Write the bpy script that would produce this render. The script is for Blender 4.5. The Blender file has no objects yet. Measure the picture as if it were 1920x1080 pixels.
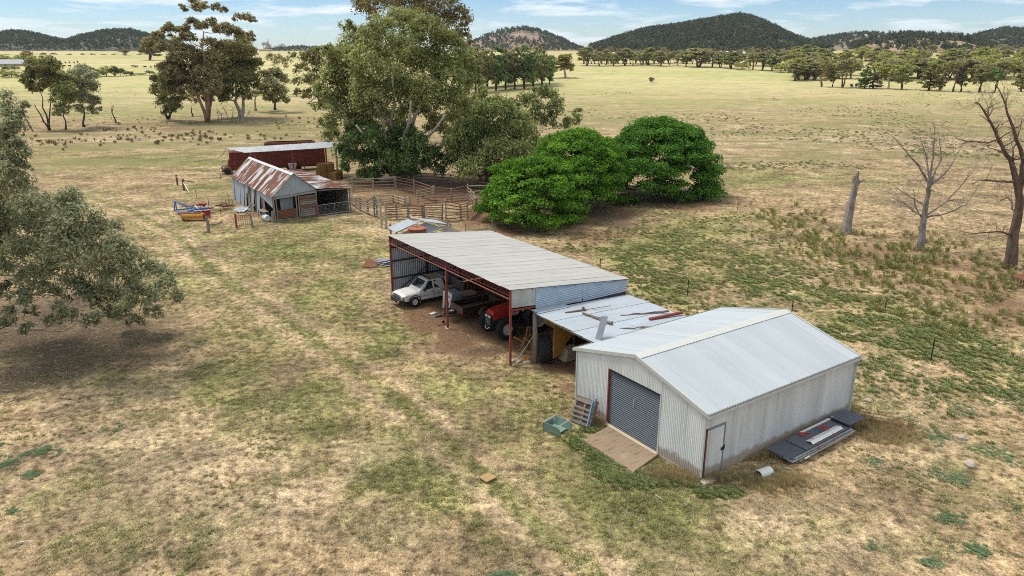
import bpy, math, random
import numpy as np
from mathutils import Vector, Matrix
R = math.radians
sc = bpy.context.scene
col = sc.collection
# ------------------------------------------------------------------ camera
F, HOR, CH = 1352.0, 108.0, 16.15
PITCH = math.atan((540-HOR)/F)
cam = bpy.data.cameras.new('camera'); camo = bpy.data.objects.new('camera', cam); col.objects.link(camo)
camo.location = (0, 0, CH); camo.rotation_euler = (math.pi/2-PITCH, 0, 0)
cam.sensor_width = 36; cam.lens = 36*F/1920; cam.clip_start = .3; cam.clip_end = 20000
sc.camera = camo
# ------------------------------------------------------------------ sky, sun, exposure
world = bpy.data.worlds.new('World'); sc.world = world; world.use_nodes = True
SUN_EL, SUN_AZ = R(62), R(-62)      # azimuth from +Y towards +X
def build_world():
    nt = world.node_tree; N = nt.nodes; L = nt.links
    for n in list(N): N.remove(n)
    out = N.new('ShaderNodeOutputWorld'); bg = N.new('ShaderNodeBackground')
    sky = N.new('ShaderNodeTexSky'); sky.sky_type = 'NISHITA'; sky.sun_disc = False
    sky.sun_elevation = SUN_EL; sky.sun_rotation = SUN_AZ; sky.air_density = 1.0; sky.dust_density = .05; sky.ozone_density = 1.3; sky.altitude = 1200
    tc = N.new('ShaderNodeTexCoord'); mp = N.new('ShaderNodeMapping'); mp.inputs['Scale'].default_value = (1.0, 1.0, 8)
    L.new(tc.outputs['Generated'], mp.inputs['Vector'])
    n1 = N.new('ShaderNodeTexNoise'); n1.inputs['Scale'].default_value = 9; n1.inputs['Detail'].default_value = 8; n1.inputs['Roughness'].default_value = .58
    n1.inputs['Distortion'].default_value = .25
    L.new(mp.outputs[0], n1.inputs['Vector'])
    cr = N.new('ShaderNodeValToRGB'); cr.color_ramp.elements[0].position = .46; cr.color_ramp.elements[1].position = .66
    cr.color_ramp.elements[0].color = (0.04, .04, .04, 1); cr.color_ramp.elements[1].color = (.95, .95, .95, 1)
    L.new(n1.outputs[0], cr.inputs[0])
    sep = N.new('ShaderNodeSeparateXYZ'); L.new(tc.outputs['Generated'], sep.inputs[0])
    mr = N.new('ShaderNodeMapRange'); mr.inputs[1].default_value = 0; mr.inputs[2].default_value = .12
    mr.inputs[3].default_value = .30; mr.inputs[4].default_value = 0
    L.new(sep.outputs['Z'], mr.inputs[0])
    mx = N.new('ShaderNodeMath'); mx.operation = 'MAXIMUM'
    L.new(cr.outputs[0], mx.inputs[0]); L.new(mr.outputs[0], mx.inputs[1])
    # broken cloud thickens overhead: the yard is lit by a mostly cloudy sky
    n2 = N.new('ShaderNodeTexNoise'); n2.inputs['Scale'].default_value = 2.2; n2.inputs['Detail'].default_value = 6; L.new(tc.outputs['Generated'], n2.inputs['Vector'])
    hi = N.new('ShaderNodeMapRange'); hi.inputs[1].default_value = .10; hi.inputs[2].default_value = .45; hi.inputs[3].default_value = -.6; hi.inputs[4].default_value = .42; L.new(sep.outputs['Z'], hi.inputs[0])
    ad = N.new('ShaderNodeMath'); ad.operation = 'ADD'; L.new(n2.outputs[0], ad.inputs[0]); L.new(hi.outputs[0], ad.inputs[1])
    m3 = N.new('ShaderNodeMath'); m3.operation = 'MAXIMUM'; m3.use_clamp = True; L.new(ad.outputs[0], m3.inputs[0]); L.new(mx.outputs[0], m3.inputs[1])
    mix = N.new('ShaderNodeMixRGB'); L.new(m3.outputs[0], mix.inputs[0])
    hs = N.new('ShaderNodeHueSaturation'); hs.inputs['Saturation'].default_value = 1.6; hs.inputs['Value'].default_value = .58
    L.new(sky.outputs[0], hs.inputs['Color'])
    tn = N.new('ShaderNodeMixRGB'); tn.blend_type = 'MULTIPLY'; tn.inputs[0].default_value = 1; tn.inputs[2].default_value = (.84, .95, 1.14, 1); L.new(hs.outputs[0], tn.inputs[1])
    L.new(tn.outputs[0], mix.inputs[1]); mix.inputs[2].default_value = (5.7, 6.1, 6.4, 1)
    L.new(mix.outputs[0], bg.inputs[0]); bg.inputs[1].default_value = .13
    L.new(bg.outputs[0], out.inputs[0])
build_world()
sun = bpy.data.lights.new('sun', 'SUN'); suno = bpy.data.objects.new('sun', sun); col.objects.link(suno)
sun.energy = 2.5; sun.angle = R(13); sun.color = (1, .95, .86)
sd = Vector((math.cos(SUN_EL)*math.sin(SUN_AZ), math.cos(SUN_EL)*math.cos(SUN_AZ), math.sin(SUN_EL)))
suno.rotation_euler = sd.to_track_quat('Z', 'Y').to_euler()
sc.view_settings.view_transform = 'Standard'; sc.view_settings.look = 'None'
sc.view_settings.exposure = 0.42; sc.view_settings.gamma = 1; sc.view_settings.use_curve_mapping = False
try:
    sc.cycles.use_denoising = False; sc.cycles.filter_width = 1.0; sc.cycles.max_bounces = 6; sc.cycles.diffuse_bounces = 3; sc.cycles.transparent_max_bounces = 6
except Exception: pass
# ------------------------------------------------------------------ numeric helpers
rng = np.random.default_rng(7); random.seed(7)
_ys = np.array([0, 180, 260, 350, 450, 560, 750, 900, 1200, 2000, 9000.]); _zs = np.array([0, 0, .7, 2.2, 5.6, 10, 16, 20.5, 26, 31, 31.])
_yy = np.linspace(0, 9000, 9001); _zz = np.interp(_yy, _ys, _zs)
_k = np.ones(61)/61; _zz = np.convolve(np.pad(_zz, 30, mode='edge'), _k, 'valid')
def vnoise(x, y, s, seed=0):
    x = np.asarray(x, float)/s+seed*17.3; y = np.asarray(y, float)/s+seed*9.1
    xi = np.floor(x); yi = np.floor(y); fx = x-xi; fy = y-yi; fx = fx*fx*(3-2*fx); fy = fy*fy*(3-2*fy)
    def h(a, b):
        v = np.sin(a*127.1+b*311.7+seed*74.7)*43758.5453
        return v-np.floor(v)
    return (h(xi, yi)*(1-fx)+h(xi+1, yi)*fx)*(1-fy)+(h(xi, yi+1)*(1-fx)+h(xi+1, yi+1)*fx)*fy
def fbm(x, y, s, seed=0, o=4):
    t = 0; a = 1; w = 0
    for i in range(o): t = t+a*vnoise(x, y, s/2**i, seed+i); w += a; a *= .55
    return t/w
def T0(x, y):
    y = np.asarray(y, float); x = np.asarray(x, float)
    yy = np.sqrt(np.maximum(y, 0)**2+(x*.35)**2)
    z = np.interp(np.where(y > 0, yy, np.abs(y)*.5), _yy, _zz)
    far = np.clip((y-200)/400, 0, 1)
    return z+far*2.5*(fbm(x, y, 260, 3, 3)-.5)
def T(x, y): return float(T0(x, y))
cp, sp_ = math.cos(PITCH), math.sin(PITCH)
def ray(px, py):
    a = (px-960)/F; b = (540-py)/F
    return a, cp+b*sp_, -sp_+b*cp
_TS = np.geomspace(60, 7000, 420)
def at(px, py, z=None):
    dx, dy, dz = ray(px, py)
    if z is not None:
        t = (z-CH)/dz; return Vector((dx*t, dy*t, z))
    if dz < 0 and dy*CH/-dz < 140: t = CH/-dz; return Vector((dx*t, dy*t, 0))
    ts = _TS
    for _ in range(2):
        b = CH+dz*ts < T0(dx*ts, dy*ts); i = int(np.argmax(b)) if b.any() else len(ts)-1
        ts = np.linspace(ts[max(i-1, 0)], ts[i], 60)
    hi = float(ts[30]); return Vector((dx*hi, dy*hi, T(dx*hi, dy*hi)))
def atY(px, py, Y):
    dx, dy, dz = ray(px, py); t = Y/dy
    return Vector((dx*t, Y, CH+dz*t))
# ------------------------------------------------------------------ object helpers
def tag(o, label=None, cat=None, group=None, kind=None):
    if label: o['label'] = label
    if cat: o['category'] = cat
    if group: o['group'] = group
    if kind: o['kind'] = kind
    return o
def thing(name, label, cat, loc=(0, 0, 0), rz=0, group=None):
    o = bpy.data.objects.new(name, None); col.objects.link(o); o.empty_display_size = .2
    o.location = loc; o.rotation_euler = (0, 0, rz)
    return tag(o, label, cat, group)
def children(o): return [c for c in bpy.data.objects if c.parent == o]
def link(name, me, parent=None, loc=None):
    o = bpy.data.objects.new(name, me); col.objects.link(o)
    if parent: o.parent = parent
    if loc is not None: o.location = loc
    return o
def dup(root, kids, loc, rz=0, scale=1, label=None):
    r = root.copy(); col.objects.link(r); r.location = loc; r.rotation_euler = (0, 0, rz)
    r.scale = (scale, scale, scale) if not hasattr(scale, '__len__') else scale
    if label: r['label'] = label
    for c in kids:
        k = c.copy(); col.objects.link(k); k.parent = r
    return r
class MB:
    def __init__(s): s.v = []; s.f = []; s.smooth = False
    def add(s, v, f):
        n = len(s.v); s.v += [tuple(p) for p in v]; s.f += [tuple(i+n for i in q) for q in f]; return s
    def box(s, x0, x1, y0, y1, z0, z1):
        return s.add([(x0,y0,z0),(x1,y0,z0),(x1,y1,z0),(x0,y1,z0),(x0,y0,z1),(x1,y0,z1),(x1,y1,z1),(x0,y1,z1)],
            [(3,2,1,0),(4,5,6,7),(0,1,5,4),(1,2,6,5),(2,3,7,6),(3,0,4,7)])
    def hexa(s, b, t):   # bottom 4 pts, top 4 pts
        return s.add(list(b)+list(t), [(3,2,1,0),(4,5,6,7),(0,1,5,4),(1,2,6,5),(2,3,7,6),(3,0,4,7)])
    def bar(s, a, b, w, h, up=(0,0,1)):
        a = Vector(a); b = Vector(b); d = (b-a).normalized(); u = Vector(up)
        if abs(d.dot(u)) > .95: u = Vector((1, 0, 0))
        x = d.cross(u).normalized(); y = x.cross(d).normalized()
        q = [(-w/2,-h/2),(w/2,-h/2),(w/2,h/2),(-w/2,h/2)]
        return s.hexa([a+x*i+y*j for i, j in q], [b+x*i+y*j for i, j in q])
    def tube(s, pts, rad, n=8, cap=True, close=False):
        pts = [Vector(p) for p in pts]
        if not hasattr(rad, '__len__'): rad = [rad]*len(pts)
        m = len(pts); base = len(s.v); pu = None
        for i, p in enumerate(pts):
            if close: d = (pts[(i+1) % m]-pts[i-1])
            else: d = (pts[min(i+1, m-1)]-pts[max(i-1, 0)])
            d.normalize()
            if pu is None:
                u = Vector((0,0,1)) if abs(d.z) < .9 else Vector((1,0,0))
                u = (u-d*u.dot(d)).normalized()
            else:
                u = pu-d*pu.dot(d)
                u = u.normalized() if u.length > 1e-6 else Vector((1,0,0))
            pu = u; w = d.cross(u)
            for k in range(n):
                a = 2*math.pi*k/n; q = p+(u*math.cos(a)+w*math.sin(a))*rad[i]; s.v.append(tuple(q))
        segs = m if close else m-1
        for i in range(segs):
            j = (i+1) % m
            for k in range(n):
                s.f.append((base+i*n+k, base+i*n+(k+1) % n, base+j*n+(k+1) % n, base+j*n+k))
        if cap and not close:
            s.f.append(tuple(base+k for k in range(n-1, -1, -1))); s.f.append(tuple(base+(m-1)*n+k for k in range(n)))
        return s
    def lathe(s, prof, n=24, origin=(0,0,0), axis='Z'):   # prof: (r, h)
        o = Vector(origin); b = len(s.v)
        for r, h in prof:
            for k in range(n):
                a = 2*math.pi*k/n; c, d = r*math.cos(a), r*math.sin(a)
                s.v.append(tuple(o+Vector({'Z': (c, d, h), 'Y': (c, h, d), 'X': (h, c, d)}[axis])))
        for i in range(len(prof)-1):
            for k in range(n): s.f.append((b+i*n+k, b+i*n+(k+1) % n, b+(i+1)*n+(k+1) % n, b+(i+1)*n+k))
        return s
    def quad(s, a, b, c, d): return s.add([a, b, c, d], [(0,1,2,3)])
    def slab(s, a, b, c, d, t):  # quad with thickness t below
        n = (Vector(b)-Vector(a)).cross(Vector(d)-Vector(a)).normalized()*t
        return s.hexa([Vector(p)-n for p in (a, b, c, d)], [a, b, c, d])
    def corr(s, o, u, w, bot, top, nrm, pitch=.076, amp=.009, seg=4, phase=0, trap=False):
        """corrugated strip: runs along u for w, each line from bot(t) to top(t) (vectors added to o+u*t)"""
        o = Vector(o); u = Vector(u).normalized(); nrm = Vector(nrm).normalized(); b = len(s.v)
        n = max(2, int(round(w/pitch*seg)))
        for i in range(n+1):
            t = w*i/n; c = math.sin(2*math.pi*(t+phase)/pitch)
            if trap: c = max(-1, min(1, c*2.2))
            off = nrm*(amp*c)
            s.v.append(tuple(o+u*t+off+Vector(bot(t)))); s.v.append(tuple(o+u*t+off+Vector(top(t))))
        for i in range(n): s.f.append((b+2*i, b+2*i+2, b+2*i+3, b+2*i+1))
        return s
    def mesh(s, name, mats=None, smooth=False):
        me = bpy.data.meshes.new(name); me.from_pydata(s.v, [], s.f)
        if mats is not None:
            for m in (mats if isinstance(mats, (list, tuple)) else [mats]): me.materials.append(m)
        if smooth:
            for p in me.polygons: p.use_smooth = True
        me.update(); return me
def part(name, mb, mat, parent, smooth=False, kind=None, label=None, loc=None):
    o = link(name, mb.mesh(name, mat, smooth), parent, loc)
    if kind: o['kind'] = kind
    if label: o['label'] = label
    return o
def single(name, mb, mat, label, cat, loc=(0,0,0), rz=0, group=None, kind=None, smooth=False):
    o = link(name, mb.mesh(name, mat, smooth)); o.location = loc; o.rotation_euler = (0, 0, rz)
    return tag(o, label, cat, group, kind)
def bevel(o, w=.01, seg=1):
    m = o.modifiers.new('bevel', 'BEVEL'); m.width = w; m.segments = seg; m.limit_method = 'ANGLE'; return o
def fastmesh(name, verts, faces4, mat, rnd=None):
    """verts (N,3) float array, faces4 (M,k) int array"""
    me = bpy.data.meshes.new(name); k = faces4.shape[1]; M = len(faces4)
    me.vertices.add(len(verts)); me.vertices.foreach_set('co', np.ascontiguousarray(verts, np.float32).ravel())
    me.loops.add(M*k); me.loops.foreach_set('vertex_index', np.ascontiguousarray(faces4, np.int32).ravel())
    me.polygons.add(M); me.polygons.foreach_set('loop_start', np.arange(0, M*k, k, dtype=np.int32))
    me.update(calc_edges=True)
    if mat: me.materials.append(mat)
    if rnd is not None:
        a = me.attributes.new('rnd', 'FLOAT', 'FACE'); a.data.foreach_set('value', np.ascontiguousarray(rnd, np.float32))
    return me
# ------------------------------------------------------------------ materials
class NT:
    def __init__(s, name, rough=.8, metal=0, spec=.3):
        s.m = bpy.data.materials.new(name); s.m.use_nodes = True; s.t = s.m.node_tree
        s.N = s.t.nodes; s.b = s.N['Principled BSDF']
        s.b.inputs['Roughness'].default_value = rough; s.b.inputs['Metallic'].default_value = metal
        s.b.inputs['Specular IOR Level'].default_value = spec
        s.tc = s.N.new('ShaderNodeTexCoord'); s.geo = None
    def L(s, a, b): s.t.links.new(a, b)
    def pos(s):
        if not s.geo: s.geo = s.N.new('ShaderNodeNewGeometry')
        return s.geo.outputs['Position']
    def map(s, src, scale=(1,1,1), loc=None, rot=None):
        m = s.N.new('ShaderNodeMapping'); m.inputs['Scale'].default_value = scale
        if loc: m.inputs['Location'].default_value = loc
        if rot: m.inputs['Rotation'].default_value = rot
        s.L(src, m.inputs['Vector']); return m.outputs[0]
    def noise(s, vec, scale=5, detail=4, rough=.6, dist=0):
        n = s.N.new('ShaderNodeTexNoise'); n.inputs['Scale'].default_value = scale; n.inputs['Detail'].default_value = detail
        n.inputs['Roughness'].default_value = rough; n.inputs['Distortion'].default_value = dist; s.L(vec, n.inputs['Vector']); return n.outputs[0]
    def ramp(s, fac, stops, interp='LINEAR'):
        r = s.N.new('ShaderNodeValToRGB'); r.color_ramp.interpolation = interp; e = r.color_ramp.elements
        while len(e) < len(stops): e.new(.5)
        for i, (p, c) in enumerate(stops):
            e[i].position = p; e[i].color = (*c, 1) if hasattr(c, '__len__') else (c, c, c, 1)
        s.L(fac, r.inputs[0]); return r.outputs[0]
    def mix(s, fac, a, b, mode='MIX'):
        m = s.N.new('ShaderNodeMixRGB'); m.blend_type = mode
        for i, v in ((0, fac), (1, a), (2, b)):
            if isinstance(v, (int, float)): m.inputs[i].default_value = v if i == 0 else (v, v, v, 1)
            elif isinstance(v, tuple): m.inputs[i].default_value = (*v, 1)
            else: s.L(v, m.inputs[i])
        return m.outputs[0]
    def math(s, op, a, b=0.0, clamp=False):
        m = s.N.new('ShaderNodeMath'); m.operation = op; m.use_clamp = clamp
        for i, v in ((0, a), (1, b)):
            if isinstance(v, (int, float)): m.inputs[i].default_value = v
            else: s.L(v, m.inputs[i])
        return m.outputs[0]
    def attr(s, name, out='Fac'):
        a = s.N.new('ShaderNodeAttribute'); a.attribute_name = name; return a.outputs[out]
    def orand(s):
        o = s.N.new('ShaderNodeObjectInfo'); return o.outputs['Random']
    def color(s, c): s.L(c, s.b.inputs['Base Color']) if not isinstance(c, tuple) else setattr(s.b.inputs['Base Color'], 'default_value', (*c, 1)); return s
    def bump(s, h, strength=.3, dist=.02):
        b = s.N.new('ShaderNodeBump'); b.inputs['Strength'].default_value = strength; b.inputs['Distance'].default_value = dist
        s.L(h, b.inputs['Height']); s.L(b.outputs[0], s.b.inputs['Normal']); return s
    def rough(s, sock): s.L(sock, s.b.inputs['Roughness']); return s
def worn(name, base, var=.25, dirt=(.2,.15,.1), dirt_amt=.3, rough=.7, metal=0, scale=3, spec=.3):
    n = NT(name, rough, metal, spec); o = n.tc.outputs['Object']
    a = n.noise(o, scale, 5); b = n.noise(o, scale*9, 3)
    c = n.mix(n.ramp(a, [(.3, 1-var), (.7, 1+var*.4)]), 0.0, base)
    lo = tuple(x*(1-var) for x in base); c = n.mix(n.ramp(a, [(.3, 0.), (.7, 1.)]), lo, base)
    c = n.mix(n.math('MULTIPLY', n.ramp(b, [(.5, 0.), (.75, 1.)]), dirt_amt), c, dirt)
    n.color(c); n.bump(b, .15, .01); return n.m
def wood(name, c1, c2, axis=0, rough=.9):
    n = NT(name, rough, 0, .1); o = n.tc.outputs['Object']
    s_ = [22, 22, 22]; s_[axis] = 1.4
    r = n.noise(n.map(o, tuple(s_)), 1.0, 5, .65)
    q = n.noise(o, 1.7, 3)
    c = n.mix(n.ramp(r, [(.35, 0.), (.65, 1.)]), c1, c2)
    c = n.mix(n.math('MULTIPLY', n.math('MULTIPLY', q, n.orand()), .5), c, tuple(x*.45 for x in c1))
    n.color(c); n.bump(r, .5, .01); return n.m
# ------------------------------------------------------------------ ground
GREEN, DIRT, STRAW, LITTER_SHADE = 0, 1, 2, 3
blobs = [  # px, py, rx px, ry px, channel, strength
 # green, close to the sheds and along the drive
 (1120, 905, 200, 70, GREEN, .9), (800, 900, 190, 90, GREEN, .75), (640, 760, 150, 60, GREEN, .8), (470, 690, 120, 40, GREEN, .6), (980, 790, 120, 60, GREEN, .7),
 (880, 720, 120, 45, GREEN, .9), (700, 640, 60, 55, GREEN, .85), (620, 560, 100, 50, GREEN, .6), (760, 620, 60, 40, GREEN, .5), (560, 470, 130, 40, GREEN, .6),
 (430, 600, 60, 60, GREEN, .5), (700, 990, 120, 50, GREEN, .5), (300, 985, 160, 60, GREEN, .4), (90, 930, 80, 50, GREEN, .4), (580, 430, 130, 18, GREEN, .6),
 (470, 450, 80, 22, GREEN, .55), (1100, 720, 50, 40, GREEN, .9), (560, 860, 120, 60, GREEN, .35), (1000, 1010, 160, 60, GREEN, .45),
 (900, 850, 260, 120, GREEN, .5), (560, 620, 150, 90, GREEN, .55), (420, 520, 120, 60, GREEN, .5), (750, 760, 200, 60, GREEN, .6), (640, 940, 60, 60, GREEN, .6), (1010, 900, 160, 80, GREEN, .6), (480, 790, 100, 40, GREEN, .4), (200, 720, 160, 30, GREEN, .45), (100, 440, 300, 60, GREEN, .2), (650, 480, 160, 60, GREEN, .55), (1060, 960, 140, 70, GREEN, .7), (840, 800, 160, 60, GREEN, .6), (1000, 760, 60, 30, GREEN, .7),
 # green band running behind the sheds
 (1290, 440, 130, 40, GREEN, .8), (1180, 470, 80, 35, GREEN, .8), (1350, 500, 170, 40, GREEN, .55), (1500, 560, 170, 45, GREEN, .6), (1700, 640, 190, 50, GREEN, .55), (1420, 560, 40, 20, STRAW, .5), (1560, 520, 60, 20, DIRT, .4), (1300, 500, 40, 20, DIRT, .3),
 (1850, 700, 120, 50, GREEN, .6), (1450, 420, 120, 22, GREEN, .6), (1240, 545, 90, 30, GREEN, .6), (1600, 620, 120, 40, GREEN, .7), (1760, 860, 200, 120, GREEN, .28), (1500, 980, 250, 70, GREEN, .25),
 # green smears in the paddocks
 (340, 300, 220, 16, GREEN, .75), (520, 245, 110, 12, GREEN, .6), (150, 285, 110, 10, GREEN, .5), (600, 225, 70, 10, GREEN, .55), (1430, 330, 160, 18, GREEN, .8), (1620, 345, 80, 12, GREEN, .4), (1700, 235, 140, 8, GREEN, .5),
 (1300, 135, 230, 4, GREEN, .9), (1500, 142, 220, 5, GREEN, .9), (1180, 140, 80, 3, GREEN, .6), (520, 150, 60, 5, GREEN, .4), (400, 200, 200, 7, GREEN, .5), (200, 215, 160, 9, GREEN, .5), (1800, 178, 130, 4, GREEN, .3),
 (560, 340, 120, 20, GREEN, .5), (390, 355, 70, 14, GREEN, .8), (240, 135, 120, 3, GREEN, .5), (1180, 190, 60, 4, GREEN, .5), (1250, 197, 110, 4, GREEN, .35),
 # red brown dirt: under the open shed, in the yards, trees
 (800, 590, 70, 30, DIRT, 1.0), (870, 610, 60, 40, DIRT, 1.0), (930, 570, 110, 50, DIRT, 1.0), (850, 540, 90, 40, DIRT, 1.0), (1000, 620, 70, 40, DIRT, 1.0), (1040, 690, 40, 16, DIRT, .9), (905, 655, 60, 14, DIRT, .9),
 (770, 372, 90, 20, DIRT, 1.0), (700, 375, 60, 16, DIRT, 1.0), (850, 365, 80, 18, DIRT, 1.0), (690, 345, 60, 14, DIRT, .9), (780, 345, 90, 12, DIRT, .9), (900, 405, 60, 22, DIRT, .8), (940, 440, 40, 20, DIRT, .8), (870, 420, 40, 12, DIRT, .6),
 (470, 400, 45, 14, DIRT, .6), (600, 380, 60, 16, DIRT, .7), (560, 330, 90, 8, DIRT, .8), (1130, 405, 70, 24, DIRT, .95), (1290, 385, 100, 16, DIRT, .75), (1100, 440, 80, 20, DIRT, .7), (1650, 480, 140, 40, DIRT, .55), (1850, 560, 100, 60, DIRT, .55), (1760, 500, 120, 40, DIRT, .5),
 (800, 555, 90, 60, DIRT, .6), (700, 700, 30, 14, DIRT, .35), (1060, 725, 40, 20, DIRT, .5), (390, 235, 120, 7, DIRT, .8), (500, 222, 110, 5, DIRT, .7), (140, 245, 130, 5, DIRT, .6), (250, 233, 100, 3, DIRT, .6), (960, 168, 90, 5, DIRT, .8),
 (120, 168, 160, 4, DIRT, .4), (1640, 204, 130, 3, DIRT, .4), (1470, 208, 80, 3, DIRT, .35),
 # pale dead grass
 (700, 870, 110, 70, STRAW, .9), (300, 820, 260, 100, STRAW, .6), (60, 850, 120, 120, STRAW, .45), (720, 1010, 90, 50, STRAW, .7), (450, 950, 200, 80, STRAW, .6), (1150, 1050, 200, 50, STRAW, .4), (1400, 960, 200, 70, STRAW, .6), (1700, 800, 150, 60, STRAW, .5), (1560, 1010, 200, 70, STRAW, .5), (1650, 690, 60, 30, STRAW, .6),
 (610, 405, 60, 8, STRAW, 1.0), (560, 412, 80, 8, STRAW, .9), (690, 425, 40, 8, STRAW, .9), (740, 540, 25, 14, STRAW, .9), (300, 395, 80, 12, STRAW, .5), (350, 265, 250, 14, STRAW, .55), (200, 250, 160, 10, STRAW, .4),
 (1500, 260, 380, 25, STRAW, .55), (1400, 140, 480, 16, STRAW, 1.0), (1700, 150, 300, 16, STRAW, 1.0), (1250, 163, 260, 4, STRAW, 1.0), (1900, 180, 160, 6, STRAW, .8), (200, 118, 200, 14, STRAW, .9), (250, 145, 250, 5, STRAW, .9), (520, 130, 80, 30, STRAW, .8), (560, 110, 120, 12, STRAW, .9), (1150, 125, 200, 6, STRAW, .8), (1620, 180, 60, 20, STRAW, .2),
 (1560, 470, 90, 30, STRAW, .35), (1200, 240, 200, 30, STRAW, .3), (560, 600, 60, 20, STRAW, .35),
 # litter and bare dark soil under crowns, with tree shade painted in
 (190, 635, 210, 55, LITTER_SHADE, .8), (60, 600, 160, 60, LITTER_SHADE, .8), (40, 700, 120, 50, LITTER_SHADE, .9), (260, 600, 120, 35, LITTER_SHADE, .8), (1140, 412, 60, 18, LITTER_SHADE, .7), (400, 232, 90, 6, LITTER_SHADE, .8), (730, 335, 110, 12, LITTER_SHADE, .9), (880, 350, 70, 12, LITTER_SHADE, .8), (1240, 375, 90, 16, LITTER_SHADE, .6), (570, 690, 90, 40, LITTER_SHADE, .3), (940, 350, 80, 30, LITTER_SHADE, .8), (905, 655, 50, 10, LITTER_SHADE, .6), (240, 720, 100, 24, LITTER_SHADE, .4), (980, 160, 90, 4, LITTER_SHADE, .7), (960, 600, 120, 40, LITTER_SHADE, .35),
 (1050, 900, 60, 30, LITTER_SHADE, .25), (900, 990, 120, 40, LITTER_SHADE, .3),
]
BW = []
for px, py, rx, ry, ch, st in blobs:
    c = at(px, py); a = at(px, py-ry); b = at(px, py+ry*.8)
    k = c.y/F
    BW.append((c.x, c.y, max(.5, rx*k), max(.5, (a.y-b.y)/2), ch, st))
TRACK = [at(*p) for p in [(250, 395), (330, 440), (400, 510), (500, 575), (600, 645), (700, 715), (810, 800), (900, 880), (1000, 980), (1110, 1075)]]
TR = [(p.x, p.y) for p in TRACK]; TR.append((TR[-1][0]+3, TR[-1][1]-9)); TR.insert(0, (TR[0][0]-14, TR[0][1]+12))
def trackdist(x, y):
    best = np.full(np.shape(x), 1e9)
    for (ax, ay), (bx, by) in zip(TR[:-1], TR[1:]):
        dx, dy = bx-ax, by-ay; t = np.clip(((x-ax)*dx+(y-ay)*dy)/(dx*dx+dy*dy), 0, 1)
        best = np.minimum(best, np.hypot(x-ax-t*dx, y-ay-t*dy))
    return best
def masks(x, y):
    wx = (fbm(x, y, 6, 11, 5)-.5)*1.6; wy = (fbm(x, y, 6, 12, 5)-.5)*1.6
    m = np.zeros((4,)+np.shape(x))
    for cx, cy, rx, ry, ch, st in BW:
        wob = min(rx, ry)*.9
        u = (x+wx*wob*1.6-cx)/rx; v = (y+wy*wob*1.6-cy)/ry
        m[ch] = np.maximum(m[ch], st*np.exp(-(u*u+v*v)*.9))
    td = trackdist(x, y)
    td = td+(fbm(x, y, 2.5, 91, 3)-.5)*.8; rut = np.exp(-((td-.9)/.5)**2)*(td < 3)*np.clip(.35+1.3*fbm(x, y, 6, 92, 3), 0, 1)
    m[STRAW] = np.maximum(m[STRAW], rut*.32); m[GREEN] = np.maximum(m[GREEN]*(1-rut*.4), np.exp(-(td/2.4)**2)*.75*(1-rut))
    n1 = fbm(x, y, 9, 21, 5); n2 = fbm(x, y, 3.2, 31, 4)
    n3 = fbm(x, y, 1.2, 33, 3); m[GREEN] = np.clip(m[GREEN]*.9+((n1-.5)*.5+(n2-.5)*.75+(n3-.5)*.9)*(1-.5*np.exp(-(td/3.)**2))+.05-rut*.22, 0, 1)*(1-m[DIRT]*.7)
    m[STRAW] = np.clip(m[STRAW]+(n2-.5)*.4, 0, 1)
    return m
GROUND_RISE = 0.0
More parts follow.
